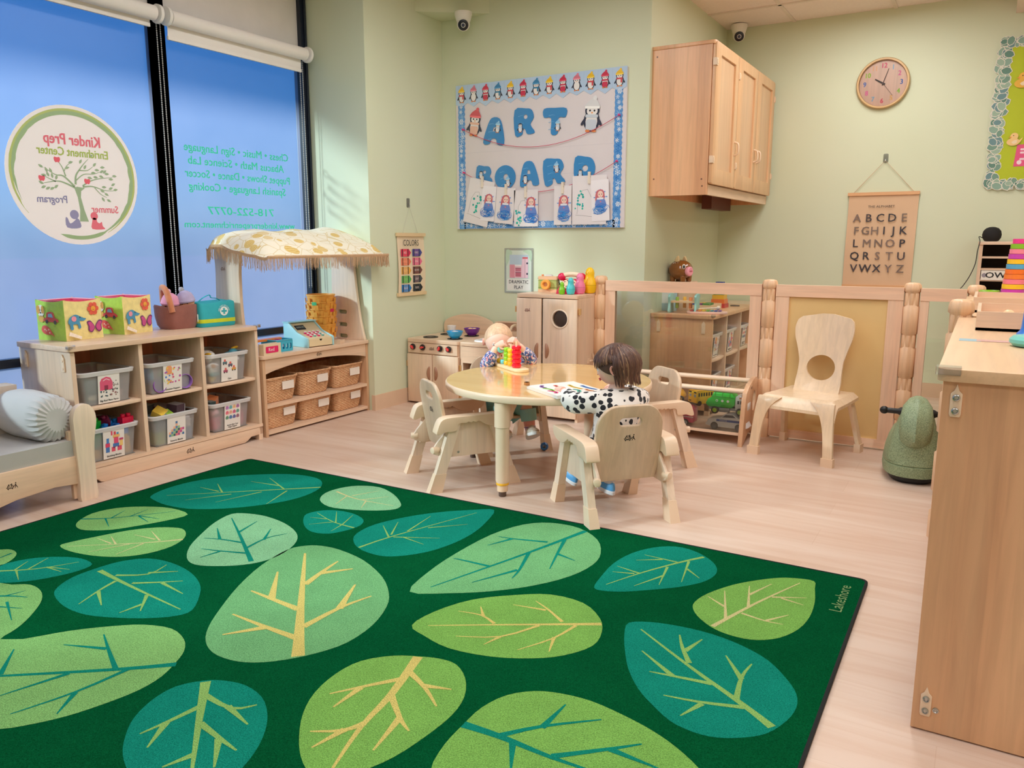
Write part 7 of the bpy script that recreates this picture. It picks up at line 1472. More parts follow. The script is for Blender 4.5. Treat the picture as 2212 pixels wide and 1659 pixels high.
for k, (c, pts) in enumerate(trk): m.c = c; m.prism(strip(smooth(pts, 4, False), .017, .017), 0, M=tr(0, 0, .0143 + .0001 * k)); m.c = (60, 40, 50); m.prism(strip(smooth(pts, 4, False), .005, .005), 0, M=tr(0, 0, .0145 + .0001 * k))
m.build('track_print', PRN, t)
for k, (x, y, c, nm) in enumerate(((.085, .045, (100, 50, 170), 'purple'), (.11, .098, (240, 90, 40), 'orange red'), (.125, .043, (130, 210, 40), 'lime'), (.12, .16, (250, 200, 30), 'yellow'), (.165, .206, (50, 140, 220), 'blue'), (.2, .139, (60, 190, 170), 'teal'), (.222, .176, (244, 160, 90), 'peach'))):
    m = MB(c); m.box(-.011, .011, -.008, .008, .0148, .029, .003); m.build('slider', PLA, t)
m = bead((20, 110, 190), .0215, .026, .0085); o = put('stacking_bead', m, GLOSS, (-1.905, 3.555, .0215), (PI / 2 - .1, 0, .45), 'dark blue bead lying on the floor under the table', 'bead')

# ---------------------------------------------------------------- bentwood chair
t = thing('bentwood_chair', 'light bentwood chair with an oval hole in its back before the tan panel', 'chair', (-.722, 4.20, 0), math.radians(-12))
PLY = wood('bent_plywood', (240, 216, 186), (230, 202, 168), 'z', rough=.3, coat=.35)
# local: facing -Y, x right.  back shell: hourglass outline wrapped on a bent profile
W0 = [(0, .112), (.05, .112), (.10, .108), (.16, .108), (.22, .122), (.28, .140), (.33, .146), (.37, .138), (.395, .110), (.405, .06)]
def width(h):
    for (a, wa), (b, wb) in zip(W0, W0[1:]):
        if a <= h <= b: return wa + (wb - wa) * (h - a) / (b - a)
    return .03
def prof(h):                              # path: seat front -> back -> up
    return (0.108 + .07 * (h / .4) + .02 * (1 - math.exp(-h / .05)), .305 + h * .985)
left = [(-width(h) * 1.05, h) for h in [.405 * k / 24 for k in range(25)]]; rgt = [(-x, h) for x, h in left[::-1]]
out = left[:-1] + [(-.03, .4055), (.03, .4055)] + rgt[1:]
hole = circ(0, .125, .074, 32, .066)
m = MB(); m.prism(out[::-1], .013, [hole])
bmesh.ops.subdivide_edges(m.bm, edges=[e for e in m.bm.edges if e.calc_length() > .05], cuts=3, use_grid_fill=False)
bmesh.ops.triangulate(m.bm, faces=[f for f in m.bm.faces if len(f.verts) > 4])
for v in m.bm.verts:
    x, h, d = v.co; yy, z = prof(h); v.co = V((x, yy - d - .05 * (x / .14) ** 2 * .5, z))
m.build('backrest', PLY, t, recalc=True, sharp=50)
def seat(u, v):                           # front roll, dish, rear tuck
    x = (-.203 + .406 * u) * (.93 + .07 * (1 - v)); y = -.175 + .345 * v
    z = .312 - .055 * max(0, (.12 - v) / .12) ** 2 + .006 * (2 * u - 1) ** 2 * 4 * v * (1 - v) - .008 * math.sin(PI * v) - .03 * max(0, abs(2 * u - 1) - .86) / .14 * (1 - .3 * v)
    return (x, y, z)
m = MB(); m.sheet(seat, 28, 20); m.sheet(lambda u, v: (seat(u, v)[0], seat(u, v)[1], seat(u, v)[2] - .015), 28, 20)
rim_ = [(i / 28, 0) for i in range(28)] + [(1, j / 20) for j in range(20)] + [(1 - i / 28, 1) for i in range(28)] + [(0, 1 - j / 20) for j in range(20)]
m.rings([[(seat(u, v)[0], seat(u, v)[1], seat(u, v)[2] - d) for u, v in rim_] for d in (0, .015)], cap=False); m.build('seat', PLY, t)
for s_ in (-1, 1):
    # front leg: bent ply blade that spreads into the seat edge
    rs = []
    for k in range(13):
        f = k / 12; z = .03 + (.302 - .03) * f; w = .024 + .030 * f ** 4 + .07 * max(0, f - .8) ** 1.5; xo = s_ * (.214 - .020 * f); yc = -.196 + .022 * f + .018 * f ** 5; th = .010
        xi = xo - s_ * 2 * w; rs.append([(xo, yc - th, z), (xi, yc - th, z), (xi, yc + th, z), (xo, yc + th, z)])
    lg = MB().rings(rs, bev=.003).build('leg', PLY, t)
    MB().box(s_ * .190 - .029, s_ * .190 + .029, -.212, -.182, 0, .042, .005).build('foot_cap', BEIGE, lg)
    rs = []
    for k in range(9):
        f = k / 8; z = .03 + .265 * f; w = .021 + .006 * f; xc = s_ * (.202 - .035 * f); yc = .192 - .085 * f; rs.append([(xc - .011, yc - w, z), (xc + .011, yc - w, z), (xc + .011, yc + w, z), (xc - .011, yc + w, z)])
    lg = MB().rings(rs, bev=.003).build('leg', PLY, t)
    MB().box(s_ * .200 - .016, s_ * .200 + .016, .165, .217, 0, .045, .005).build('foot_cap', BEIGE, lg)
    m = MB((230, 200, 170)); m.lathe([(.006, 0), (.005, .002), (.001, .002)], n=12, M=tr(s_ * .182, .12, .25) @ ry(s_ * PI / 2)); m.build('screw', MET, lg)

# ---------------------------------------------------------------- rack of toy trucks
t = thing('toy_rack', 'low clear-fronted wooden rack of toy trucks against the fence', 'rack', (-1.43, 4.30, 0))
ep = [(-.165, 0), (-.150, 0), (-.05, .05), (.07, .055), (.12, .03), (.125, .30), (.105, .335), (.06, .345), (-.04, .32), (-.09, .295), (-.125, .25)]
hl = smooth([(.03, .165), (.055, .175), (.078, .215), (.074, .255), (.05, .275), (.026, .258), (.018, .21)], 4)
for x in (-.39, .375):
    m = MB(); m.prism(smooth(ep, 3), .024, [hl], M=tr(x, 0, 0) @ FY, bev=.005); e_ = m.build('end_panel', W_SIDE, t)
m = MB(); mark(m, tr(.4, -.02, .298) @ FY, .03, (90, 60, 50)); m.build('maker_mark', LOGO, t)
MB().cyl((-.38, -.085, .285), (.38, -.085, .285), .014, n=20).build('rod', W_X, t); MB().cyl((-.38, .06, .322), (.38, .06, .322), .014, n=20).build('rod', W_X, t)
MB().box(-.37, .376, -.125, .12, .050, .066, .004).build('bottom_board', W_X, t)
MB().box(-.37, .376, -.122, -.118, .066, .275).build('clear_front', PLEX, t)
TZ = .0665; TX0, TY0 = -1.43, 4.30
TYR = mat('toy_tyre', (34, 34, 38), .6)
def wheel(par, x, y, z, r, hub, w=.018):
    m = MB((36, 36, 40)); M = tr(x, y, z) @ rx(PI / 2); m.lathe([(r * .55, -w / 2), (r * .9, -w / 2), (r, -w * .3), (r, w * .3), (r * .9, w / 2), (r * .55, w / 2)], n=24, M=M); m.c = hub; m.lathe([(r * .56, -w * .52), (r * .5, -w * .6), (r * .2, -w * .56), (.001, -w * .7)], n=18, M=M, cap=False); m.lathe([(r * .56, w * .52), (r * .3, w * .6), (.001, w * .6)], n=18, M=M, cap=False); m.build('wheel', PLA, par)
# police car (lower, right)
t = thing('toy_police_car', 'white and blue toy police car, bottom right in the rack', 'toy car', (-1.135, 4.235, TZ), .0, 'toy vehicles in the rack')
m = MB((232, 232, 236)); pr = smooth([(-.10, .018), (-.105, .04), (-.098, .056), (-.06, .064), (-.03, .070), (-.008, .088), (.035, .090), (.06, .072), (.095, .064), (.105, .045), (.10, .018)], 3)
m.prism(pr[::-1], .076, M=tr(0, .038, 0) @ FXZ, bev=.006); m.build('body', PLA, t)
m = MB((40, 44, 56)); m.prism([(-.024, .070), (.05, .073), (.032, .0865), (-.005, .085)], .002, M=tr(0, -.0375, 0) @ FXZ); m.c = (30, 80, 170); m.prism([(-.055, .046), (.075, .046), (.070, .058), (-.055, .058)], .001, M=tr(0, -.0377, 0) @ FXZ); m.c = (236, 236, 240); m.text('POLICE', .009, tr(-.018, -.0388, .052) @ FXZ); m.build('decals', PLA, t)
for x in (-.066, .066):
    for y in (-.034, .034): wheel(t, x, y, .020, .0205, (70, 70, 76), .014)
# garbage truck on top of the police car
t = thing('toy_garbage_truck', 'green and white toy garbage truck resting on the police car', 'toy truck', (-1.145, 4.245, TZ + .084), .0, 'toy vehicles in the rack')
m = MB((30, 210, 60)); m.prism([(-.10, .038), (.03, .038), (.045, .055), (.045, .10), (.03, .118), (-.07, .118), (-.085, .085), (-.10, .08), (-.112, .055)], .076, M=tr(0, .038, 0) @ FXZ, bev=.004); m.c = (24, 180, 50)
for x in (-.062, -.022, .018): m.box(x, x + .004, -.040, .040, .10, .1195)
m.box(-.08, .042, -.0395, -.038, .050, .053); m.box(-.08, .042, -.0395, -.038, .094, .097); m.build('hopper', PLA, t)
m = MB((238, 240, 238))
for x in (-.05, -.02, .01): m.prism(circ(x, .074, .007, 12), .001, M=tr(0, -.0385, 0) @ FXZ)
m.c = (30, 210, 60); m.prism(circ(-.05, .074, .0035, 10), .0006, M=tr(0, -.0397, 0) @ FXZ); m.build('recycling_marks', PLA, t)
m = MB((232, 230, 230)); m.prism([(.048, .030), (.115, .030), (.115, .07), (.10, .105), (.065, .115), (.048, .10)], .07, M=tr(0, .035, 0) @ FXZ, bev=.004); m.c = (40, 44, 50); m.box(.06, .070, -.0365, -.035, .064, .082); m.box(.076, .096, -.0365, -.035, .064, .082); m.c = (240, 150, 110); m.box(.07, .085, -.0365, -.035, .094, .101); m.build('cab', PLA, t)
m = MB((150, 152, 156)); m.box(-.095, .11, -.028, .028, .022, .038, .003); m.cyl((-.035, -.034, .024), (.02, -.034, .024), .012, n=14, bev=.002); m.build('chassis', PLA, t)
for x in (-.06, .075):
    for y in (-.033, .033): wheel(t, x, y, .0205, .021, (180, 220, 40), .016)
t = thing('toy_ambulance', 'hot pink toy ambulance, bottom left in the rack', 'toy truck', (-1.395, 4.24, TZ), .0, 'toy vehicles in the rack')
m = MB((236, 40, 110)); m.prism([(-.085, .018), (.075, .018), (.075, .098), (.055, .112), (-.04, .108), (-.085, .10)], .08, M=tr(0, .04, 0) @ FXZ, bev=.005); m.build('body', PLA, t)
m = MB((250, 220, 230)); m.box(-.083, .074, -.0415, -.040, .048, .054); m.c = (70, 120, 200)
for a in range(3): m.prism(strip([(.018 + .012 * math.cos(a * PI / 3), .085 + .012 * math.sin(a * PI / 3)), (.018 - .012 * math.cos(a * PI / 3), .085 - .012 * math.sin(a * PI / 3))], .006, .006), .0008, M=tr(0, -.0402, 0) @ FXZ)
m.c = (60, 40, 60); m.box(-.045, -.033, -.0415, -.04, .076, .088); m.c = (250, 226, 236); m.prism(circ(-.03, .064, .006, 12), .001, M=tr(0, -.0405, 0) @ FXZ); m.text('AMBULANCE', .006, tr(.018, -.0416, .102) @ FXZ); m.text('EMERGENCY', .005, tr(.02, -.0416, .066) @ FXZ); m.build('decals', PLA, t)
for x in (-.05, .03):
    for y in (-.035, .035): wheel(t, x, y, .019, .020, (170, 170, 176), .014)
m = MB((220, 220, 226)); m.box(-.03, .03, -.03, .03, 0, .06, .006); put('toy_trailer', m, PLA, (-1.535, 4.24, TZ + .0), (0, 0, 0), 'pale grey toy behind the armrest, beside the pink ambulance', 'toy')
t = thing('toy_school_bus', 'yellow toy school bus lying across the pink ambulance', 'toy bus', (-1.315, 4.285, TZ + .112), -.55, 'toy vehicles in the rack')
m = MB((246, 186, 20)); m.box(-.035, .035, -.05, .09, .008, .082, .008, 3); m.build('body', PLA, t)
m = MB((30, 30, 34)); m.box(-.036, .036, -.052, -.046, .004, .014, .002); m.box(-.030, -.010, -.0512, -.0495, .068, .076); m.box(.010, .030, -.0512, -.0495, .068, .076); m.box(-.028, -.012, -.0512, -.0495, .022, .027); m.c = (150, 160, 170); m.box(-.026, -.012, -.0512, -.0495, .046, .062); m.box(.012, .026, -.0512, -.0495, .046, .062); m.c = (30, 30, 34)
for k in range(7): m.box(.0346, .0358, -.04 + .018 * k, -.03 + .018 * k, .05, .07)
m.build('trim', PLA, t)
for x in (-.03, .03):
    for y in (-.03, .065): 
        m = MB((36, 36, 40)); m.lathe([(.006, -.007), (.014, -.007), (.015, 0), (.014, .007), (.006, .007)], n=20, M=tr(x, y, .012) @ ry(PI / 2)); m.build('wheel', PLA, t)
t = thing('toy_digger', 'orange yellow toy digger end seen behind the empty armchair', 'toy truck', (-1.475, 4.33, TZ + .112), .0, 'toy vehicles in the rack')
m = MB((246, 176, 30)); m.prism(smooth([(-.05, .01), (.04, .01), (.06, .03), (.04, .06), (.01, .07), (-.05, .07)], 3), .06, M=tr(0, .03, 0) @ FXZ, bev=.004); m.c = (40, 40, 46); m.box(.0, .03, -.0315, -.03, .035, .055); m.build('body', PLA, t)
for x in (-.03, .048): wheel(t, x, -.03, .016, .018, (160, 130, 60), .014)
# ---------------------------------------------------------------- the two children
def skin_mesh(pts, edges, sub=2):
    """pts: list of (co, radius or (rx, ry)); the first point is the root"""
    me = bpy.data.meshes.new('sk'); me.from_pydata([p[0] for p in pts], edges, []); ob = bpy.data.objects.new('sk', me); COL.objects.link(ob)
    md = ob.modifiers.new('skin', 'SKIN'); md.use_smooth_shade = True
    for i, p in enumerate(pts):
        r = p[1]; sv = me.skin_vertices[0].data[i]; sv.radius = (r, r) if isinstance(r, (int, float)) else r; sv.use_root = i == 0
    ms = ob.modifiers.new('sub', 'SUBSURF'); ms.levels = sub; ms.render_levels = sub
    bpy.context.view_layer.update()
    out = bpy.data.meshes.new_from_object(ob.evaluated_get(bpy.context.evaluated_depsgraph_get()))
    bpy.data.objects.remove(ob); bpy.data.meshes.remove(me); return out
def add_mesh(m, me, M=None):
    n = len(m.bm.faces); m.bm.from_mesh(me); bpy.data.meshes.remove(me); m._done(n, M); return m
def skin_mat():
    m, nt, N, L, B = nodes('child_skin'); a = N.new('ShaderNodeAttribute'); a.attribute_name = 'Col'
    L.new(a.outputs['Color'], B.inputs['Base Color']); B.inputs['Roughness'].default_value = .5
    B.inputs['Subsurface Weight'].default_value = .12; B.inputs['Subsurface Radius'].default_value = (.6, .25, .15); B.inputs['Subsurface Scale'].default_value = .01; return m
SKIN = skin_mat(); SK = (244, 204, 184)
def gs(d, c, w): c = V(c).normalized(); return math.exp(-((d - c).length / w) ** 2)
def head(m, M, s=1.0):
    """a toddler's head: face towards +Y, origin at its middle"""
    m.c = SK; nu, nv = 44, 32; rs = []
    for j in range(nv + 1):
        ph = -PI / 2 + PI * j / nv; ring = []
        for i in range(nu):
            th = 2 * PI * i / nu; c = max(math.cos(ph), .01); d = V((c * math.cos(th), c * math.sin(th), math.sin(ph)))
            p = V((d.x * .075, d.y * (.086 if d.y < 0 else .080), d.z * .088)); k = 1.0
            if d.z < 0: k -= .10 * (-d.z) * (1 - max(0, d.y)) ; p.x *= 1 - .16 * (-d.z)
            k += .10 * gs(d, (.5, .75, -.42), .34) + .10 * gs(d, (-.5, .75, -.42), .34)          # cheeks
            k += .16 * gs(d, (0, .98, -.20), .13) + .05 * gs(d, (0, .98, -.08), .12)               # nose
            k += .07 * gs(d, (0, .80, -.72), .22) + .05 * gs(d, (0, .95, -.48), .16)               # chin, mouth
            k -= .055 * gs(d, (.34, .92, -.02), .17) + .055 * gs(d, (-.34, .92, -.02), .17)        # eye sockets
            k += .035 * gs(d, (0, .9, .38), .4)
            ring.append(p * k * s)
        rs.append(ring)
    fs0 = len(m.bm.faces); m.rings(rs, True, True, M)
    def tint(c, ctr, w, only=None):
        cc = V(lin(c))
        for f in m.bm.faces[fs0:]:
            for l in f.loops:
                d = (M.inverted() @ l.vert.co).normalized(); a = min(1, gs(d, ctr, w) * 1.2); o = V(l[m.cl][:3]); l[m.cl] = (*o.lerp(cc, a), 1)
    tint((240, 166, 150), (.5, .75, -.42), .22); tint((240, 166, 150), (-.5, .75, -.42), .22); tint((222, 96, 100), (0, .93, -.50), .085)
    for sg in (-1, 1):                                                                              # ears
        E_ = M @ tr(sg * .072 * s, -.006 * s, -.012 * s) @ rz(sg * -.35) @ sc(s, s, s); m.c = (242, 180, 164)
        m.tube([(sg * (.004 + .007 * math.sin(q * .5 + .3)), .014 * math.cos(q), .019 * math.sin(q)) for q in [2 * PI * k / 14 for k in range(15)]], .0048, 8, True) if False else None
        rr = [[(E_ @ V((sg * x, yy * a, zz * a))) for yy, zz in [(.014 * math.cos(q), .020 * math.sin(q) + .003 * math.cos(q)) for q in [2 * PI * k / 18 for k in range(18)]]] for x, a in ((-.004, .7), (.004, .95), (.009, 1.0), (.011, .9), (.007, .65), (.004, .3))]
        m.rings(rr)
    for sg in (-1, 1):                                                                              # eyes under lids
        c = M @ V((sg * .027 * s, .070 * s, -.001 * s)); m.c = (244, 242, 240); m.sph(c, .0105 * s, 14, 10); dd = (M.to_3x3() @ V((sg * .15, .95, -.25))).normalized(); m.c = (50, 40, 40); m.sph(c + dd * .0045 * s, .0068 * s, 12, 8)
        m.c = (238, 190, 172); m.tube([M @ V((sg * (.027 + q * .011) * s, (.0805 - .004 * abs(q) - .002 * q) * s, (.0065 - .004 * q * q) * s)) for q in (-1, -.5, 0, .5, 1)], [.001, .0032, .0036, .0032, .001], 8)
    m.c = (214, 84, 92); m.tube([M @ V((q * .014 * s, (.0868 - .004 * q * q) * s, (-.0415 + .002 * q * q) * s)) for q in (-1, -.5, 0, .5, 1)], [.001, .0028, .0032, .0028, .001], 8); m.c = (222, 100, 104); m.tube([M @ V((q * .012 * s, (.0855 - .004 * q * q) * s, (-.0475 + .003 * q * q) * s)) for q in (-1, -.5, 0, .5, 1)], [.001, .0032, .004, .0032, .001], 8)
    m.c = (190, 110, 104); [m.sph(M @ V((sg * .0055 * s, .0895 * s, -.0235 * s)), .0022 * s, 8, 5) for sg in (-1, 1)]
def hand(m, w, d, n, s=1.0, side=1, curl=.9):
    """palm and five fingers: w wrist, d pointing direction, n back of the hand, side +1 puts the thumb to the d x n side"""
    w, d, n = V(w), V(d).normalized(), V(n); n = (n - d * n.dot(d)).normalized(); x = d.cross(n) * side; m.c = (246, 196, 178)
    pr = []
    for f, hw, ht in ((-.010, .014, .012), (.006, .016, .011), (.022, .020, .011), (.036, .021, .010), (.043, .018, .007)):
        pr.append([w + d * f * s + x * hw * s * math.cos(q) + n * ht * s * math.sin(q) for q in [2 * PI * k / 14 for k in range(14)]])
    m.rings(pr)
    for k, (o, L_, r) in enumerate(((.0145, .030, .0058), (.005, .034, .0060), (-.005, .031, .0058), (-.0145, .024, .0052))):
        p = w + d * .036 * s + x * o * s; pts = [p]; a = .25 + .1 * k
        for j in range(3):
            a += curl * (.55, .75, .5)[j]; dd = (d * math.cos(a) - n * math.sin(a) + x * o * 6 * (1 - j * .3)).normalized(); pts.append(pts[-1] + dd * L_ * s * (.42, .34, .26)[j])
        sm = smooth([tuple(q) for q in pts], 3, False) if False else pts
        tip = (pts[-1] - pts[-2]).normalized(); pts.append(pts[-1] + tip * r * .7 * s)
        m.tube(pts, [r * s * 1.05, r * s, r * .95 * s, r * .86 * s, r * .4 * s], 10)
        m.c = (250, 214, 200); m.sph(pts[-2] + n * r * .75 * s * math.cos(a) + d * math.sin(a) * r * .75 * s, (.0028 * s, .0028 * s, .0028 * s), 6, 4); m.c = (246, 196, 178)
    p = w + d * .010 * s + x * .013 * s - n * .003 * s
    m.tube([p, p + (x * .8 + d * .6) * .014 * s - n * .004 * s, p + (x * .95 + d * 1.3) * .019 * s - n * .011 * s, p + (x * .8 + d * 1.7) * .021 * s - n * .017 * s], [.0085 * s, .0074 * s, .0064 * s, .004 * s], 10)
def shoe(par, M, c, sole, trim, mt, s=1.0):
    """M: ankle frame, toe towards +Y, sole on z = 0"""
    def ring(z, k, tw): return [(k * (.026 + .006 * math.sin(q)) * math.cos(q) * s, (.020 + k * .058 * math.sin(q)) * s, z * s + tw * math.sin(q) * s) for q in [2 * PI * j / 28 for j in range(28)]]
    m = MB(sole); m.T = M; m.rings([ring(0, .9, .004), ring(.003, 1.03, .003), ring(.014, 1.05, .002), ring(.017, 1.0, .002)]); m.build('sole', mt, par)
    m = MB(c); m.T = M; rs = [ring(.016, 1.0, .002), ring(.026, .99, -.001), ring(.034, .90, -.006)]
    for z, k, yo in ((.042, .66, -.008), (.052, .52, -.012), (.060, .48, -.013)): rs.append([(p[0] * k / .9 * 1.0, (yo + .018 + k * .050 * math.sin(2 * PI * j / 28)) * s, z * s) for j, p in enumerate(ring(z, .9, 0))])
    m.rings(rs); up = m.build('upper', mt, par)
    m = MB(trim); m.T = M
    for y in (.028, .042): m.tube([(.021 * s * q, (y - .004 * abs(q)) * s, (.043 - .012 * q * q - (y - .03) * .45) * s) for q in (-1, -.5, 0, .5, 1)], .0035 * s, 8, True, .5)
    m.build('straps', mt, up)
SHOE = mat('shoe_material', None, .45, vary=.05)

def body(root_pts, edges, headM, hs, hands, loc, ang, label, nm):
    m = MB(SK); add_mesh(m, skin_mesh(root_pts, edges)); head(m, headM, hs)
    for h in hands: hand(m, *h)
    o = m.build('person', SKIN); o.location = (*loc, 0); o.rotation_euler = (0, 0, math.radians(ang) - PI / 2); tag(o, label, 'person', None); return o

# ---- child seen from behind, spotted top
def spots():
    m, nt, N, L, B = nodes('spotted_jersey'); v = tex(nt, 'Voronoi', 35, (1, 1, 1)); v.inputs['Randomness'].default_value = .75
    nz = tex(nt, 'Noise', 60, detail=2); ad = N.new('ShaderNodeMath'); ad.operation = 'MULTIPLY_ADD'; ad.inputs[1].default_value = .22; L.new(nz.outputs[0], ad.inputs[0]); L.new(v.outputs['Distance'], ad.inputs[2])
    L.new(ramp(nt, ad.outputs[0], [(.500, lin((26, 26, 34))), (.525, lin((240, 234, 230)))]), B.inputs['Base Color']); B.inputs['Roughness'].default_value = .9; B.inputs['Sheen Weight'].default_value = .2
    bump(nt, tex(nt, 'Noise', 18).outputs[0], B, .5, .012); return m
SPOT = spots()
P = [((0, 0, .225), .075), ((.004, .004, .30), .070), ((.010, .012, .385), .068), ((.016, .018, .445), .048), ((.020, .022, .490), .034), ((.022, .026, .525), .034),
     ((-.070, .012, .450), .030), ((-.145, .085, .432), .024), ((-.140, .205, .466), .017), ((.100, .014, .450), .030), ((.165, .10, .430), .024), ((.10, .20, .468), .017),
     ((-.048, .03, .222), .050), ((-.070, .165, .212), .038), ((-.083, .245, .120), .026), ((.052, .03, .222), .050), ((.066, .150, .212), .038), ((.050, .160, .105), .026)]
E_ = [(0, 1), (1, 2), (2, 3), (3, 4), (4, 5), (3, 6), (6, 7), (7, 8), (3, 9), (9, 10), (10, 11), (0, 12), (12, 13), (13, 14), (0, 15), (15, 16), (16, 17)]
HM = tr(.022, .030, .588) @ rz(.80) @ rx(-.22)
girl = body(P, E_, HM, .98, [((-.140, .212, .466), (.05, .95, -.06), (0, .1, 1), 1.1, 1, .45), ((.10, .205, .468), (-.4, .9, -.05), (0, .1, 1), .95, -1, .5)], (-1.220, 2.863), 138, 'child in a black-spotted white top seen from behind at the table', 'girl')
def grow(idx, k, over=None):
    over = over or {}; ids = list(idx); mp = {i: q for q, i in enumerate(ids)}
    return [(P_[i][0], over.get(i, (P_[i][1] if isinstance(P_[i][1], (int, float)) else P_[i][1][0]) + k)) for i in ids], [(mp[a], mp[b]) for a, b in E_ if a in mp and b in mp]
P_ = P
pts, eds = grow((0, 1, 2, 3, 4, 6, 7, 8, 9, 10, 11), .012, {0: .108, 1: .098, 2: .088, 3: .062, 4: .042, 6: .050, 7: .048, 8: .030, 9: .052, 10: .048, 11: .030})
pts[7] = (V(pts[6][0]).lerp(V(pts[7][0]), .80), .034); pts[10] = (V(pts[9][0]).lerp(V(pts[10][0]), .80), .034)
add_mesh(MB(), skin_mesh(pts, eds)).build('shirt', SPOT, girl) if False else None
m = MB(); add_mesh(m, skin_mesh(pts, eds)); m.build('shirt', SPOT, girl)
m = MB((232, 226, 222)); m.tube([(.020 + .041 * math.cos(q), .020 + .041 * math.sin(q), .488 - .010 * math.sin(q)) for q in [2 * PI * k / 20 for k in range(21)]], .0065, 8); m.build('collar', FAB, girl)
pts, eds = grow((0, 12, 13, 14, 15, 16, 17), .012); m = MB(); add_mesh(m, skin_mesh(pts, eds)); m.build('trousers', SPOT, girl)
for x, y, z, a, tl in ((-.086, .245, .062, .2, .38), (.050, .150, .026, .12, .08)):
    e = bpy.data.objects.new('shoe', None); COL.objects.link(e); e.parent = girl
    M = tr(x, y, z) @ rz(a) @ rx(tl); shoe(e, M, (96, 172, 232), (238, 238, 242), (220, 226, 240), SHOE, 1.1)
    m = MB((214, 216, 222)); m.tube([M @ V((0, .0, .045)), M @ V((0, -.002, .095))], .024, 14); m.build('sock', FAB, girl)
# hair: a cap and layers of tapering locks cut to a bob
def hair_mat(nm, c1, c2, c3):
    m, nt, N, L, B = nodes(nm); a = N.new('ShaderNodeAttribute'); a.attribute_name = 'Col'; f = tex(nt, 'Noise', 90, (1, 1, .12), 3)
    L.new(mix_rgb(nt, a.outputs['Color'], ramp(nt, f.outputs[0], [(.3, .78), (.7, 1.1)]), 1, 'MULTIPLY'), B.inputs['Base Color']); B.inputs['Roughness'].default_value = .38; B.inputs['Specular IOR Level'].default_value = .4; bump(nt, f.outputs[0], B, .5, .004); return m
HAIR = hair_mat('brown_hair', 0, 0, 0)
RH = random.Random(11); pal = [(98, 68, 58), (108, 76, 64), (90, 62, 54), (116, 84, 68), (84, 58, 52), (98, 68, 58), (146, 112, 88)]
m = MB((88, 60, 50)); HS = .98
def skull(d, k): p = V((d.x * .075, d.y * .086, d.z * .088)) * HS * k; return p
rs = []
for j in range(15):
    ph = PI / 2 - (PI * .60) * j / 14; ring = []
    for i in range(36):
        th = 2 * PI * i / 36; front = max(0, math.sin(th)); lim = PI / 2 - (PI * (.60 - .24 * front ** 1.5)) * j / 14; c = max(.01, math.cos(lim)); ring.append(HM @ skull(V((c * math.cos(th), c * math.sin(th), math.sin(lim))), 1.055))
    rs.append(ring)
m.rings(rs, cap=False)
for k in range(460):
    th = RH.uniform(0, 2 * PI); fr = max(0, math.sin(th)); start = RH.uniform(.02, .55); end = 0
    back = max(0, -math.sin(th)); side = abs(math.cos(th)); pts = []; sw = RH.uniform(-.22, .22); off = 1.06 + .05 * RH.random(); n_ = 8
    endz = -(.058 + .030 * back + .012 * side) + RH.uniform(-.010, .012) if math.sin(th) < -.22 else (RH.uniform(.006, .020) if fr < .4 else (RH.uniform(-.004, .022) if fr < .72 else RH.uniform(.02, .038)))
    for q in range(n_):
        f = q / (n_ - 1); z = .085 - start * .06 + (endz - (.085 - start * .06)) * f; zz = max(-.99, min(.985, z / .088)); c = math.sqrt(max(0, 1 - zz * zz)); c = max(c, .82 if z < .02 else c) if z < .02 else c
        a = th + sw * f; bulge = 1.0 + .06 * math.sin(PI * f) + (.05 * max(0, f - .75) * 4 * RH.uniform(-.2, 1))
        pts.append(HM @ V((.075 * HS * c * math.cos(a) * off * bulge, .086 * HS * c * math.sin(a) * off * bulge, z * HS + .004)))
    m.c = RH.choice(pal); w = RH.uniform(.0026, .0048); m.tube(pts, [w * .5] + [w] * (n_ - 3) + [w * .7, w * .12], 6, True, .6)
m.build('hair', HAIR, girl)

# ---- fair-haired child behind the table, hands at the face
def floral():
    m, nt, N, L, B = nodes('floral_sleeve'); v = tex(nt, 'Voronoi', 130); s_ = N.new('ShaderNodeSeparateColor'); L.new(v.outputs['Color'], s_.inputs[0])
    L.new(ramp(nt, s_.outputs[0], [(.0, lin((56, 70, 130))), (.30, lin((110, 140, 200))), (.5, lin((232, 230, 236))), (.72, lin((222, 140, 150))), (.80, lin((70, 84, 140)))]), B.inputs['Base Color']); B.inputs['Roughness'].default_value = .9
    N_ = tex(nt, 'Noise', 40); bump(nt, N_.outputs[0], B, .3, .006); return m
FLOR = floral(); TEAL = mat('dark_teal_knit', (62, 92, 88), .9, vary=.15, bmp=.3, bscale=300); MINT = mat('mint_trousers', (156, 212, 212), .9, vary=.1, bmp=.3, bscale=300)
P_ = P2 = [((0, -.01, .225), .072), ((.006, .0, .30), .068), ((.014, .012, .375), .064), ((.020, .020, .425), .046), ((.022, .020, .455), .034), ((.023, .014, .49), .034),
     ((-.075, .018, .425), .030), ((-.125, .10, .462), .024), ((-.030, .122, .556), .017), ((.108, .022, .425), .030), ((.128, .085, .455), .024), ((.078, .100, .550), .017),
     ((-.048, .03, .222), .048), ((-.066, .165, .222), .036), ((-.072, .185, .125), .025), ((.052, .03, .222), .048), ((.074, .160, .222), .036), ((.080, .180, .13), .025)]
HM2 = tr(.026, .0, .566) @ rz(-.32) @ rx(-.16)
baby = body(P2, E_, HM2, 1.0, [((.078, .100, .550), (-.75, .35, .35), (.1, .7, .6), .95, 1, .8), ((-.030, .122, .556), (.55, .15, .5), (-.1, .8, .5), .95, -1, .8)], (-2.150, 3.545), -36, 'fair-haired child with both hands at the face behind the ring stacker', 'baby')
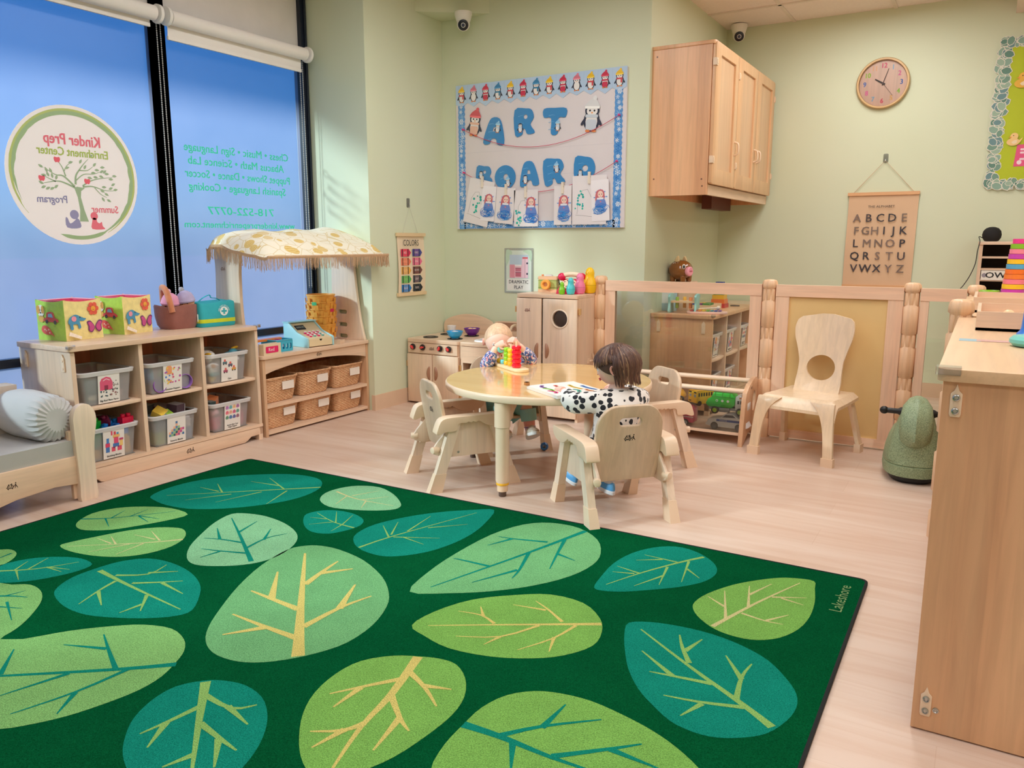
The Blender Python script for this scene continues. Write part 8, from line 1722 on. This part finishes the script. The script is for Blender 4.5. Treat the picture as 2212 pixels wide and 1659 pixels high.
pts, eds = grow((3, 6, 7, 8, 9, 10, 11), .014, {3: .052, 6: .042, 7: .042, 8: .026, 9: .042, 10: .042, 11: .026}); pts[3] = (V(pts[2][0]).lerp(V(pts[3][0]), .72), .028); pts[6] = (V(pts[5][0]).lerp(V(pts[6][0]), .72), .028); m = MB(); add_mesh(m, skin_mesh(pts, eds)); m.build('sleeves', FLOR, baby)
pts, eds = grow((0, 1, 2, 3), .018, {0: .098, 1: .090, 2: .082, 3: .058}); m = MB(); add_mesh(m, skin_mesh(pts, eds)); m.build('vest', TEAL, baby)
pts, eds = grow((0, 12, 13, 15, 16), .014); m = MB(); add_mesh(m, skin_mesh(pts, eds)); 
for a, b in ((13, 14), (16, 17)):
    p, q = V(P2[a][0]), V(P2[b][0]); m.tube([p, p.lerp(q, .5), p.lerp(q, .62)], [.044, .042, .040], 18)
m.build('trousers', MINT, baby)
for a, b in ((13, 14), (16, 17)):
    p, q = V(P2[a][0]), V(P2[b][0]); m = MB((246, 170, 160)); m.tube([p.lerp(q, .55), p.lerp(q, .95)], [.031, .028], 16); m.c = (226, 206, 232); m.tube([p.lerp(q, .9), p.lerp(q, 1.25)], [.029, .026], 16); m.c = (160, 110, 180); m.tube([p.lerp(q, .93), p.lerp(q, .97)], .030, 16); m.build('sock', FAB, baby)
    e = bpy.data.objects.new('shoe', None); COL.objects.link(e); e.parent = baby
    shoe(e, MX.Translation(q) @ tr(0, .012, -.052) @ rz(-.1) @ rx(.36), (206, 190, 172), (240, 238, 236), (190, 172, 156), SHOE, 1.2)
m = MB((226, 186, 152)); rs = []
for j in range(13):
    ring = []
    for i in range(40):
        th = 2 * PI * i / 40; fr = max(0, math.sin(th)); lim = PI / 2 - (PI * (.60 - .30 * fr ** .9)) * j / 12; c = max(.01, math.cos(lim)); d = V((c * math.cos(th), c * math.sin(th), math.sin(lim)))
        p = V((d.x * .075, d.y * (.086 if d.y < 0 else .080), d.z * .088)) * (1.028 - .018 * (j / 12) ** 3 + .035 * gs(d, (0, .9, .38), .4)); ring.append(HM2 @ p)
    rs.append(ring)
m.rings(rs, cap=False); m.build('hair', hair_mat('blond_hair', 0, 0, 0), baby)
# the mint ring the child holds
c = HM2 @ V((.0, .118, -.018)); W2 = baby.matrix_basis
m = bead((120, 206, 196), .019, .013, .007); o = put('teething_ring', m, GLOSS, (0, 0, 0), (0, 0, 0), 'mint green ring held up in the fair-haired child\'s fingers', 'ring')
bpy.context.view_layer.update()
o.location = baby.matrix_world @ c; o.rotation_euler = (1.2, .3, .9)
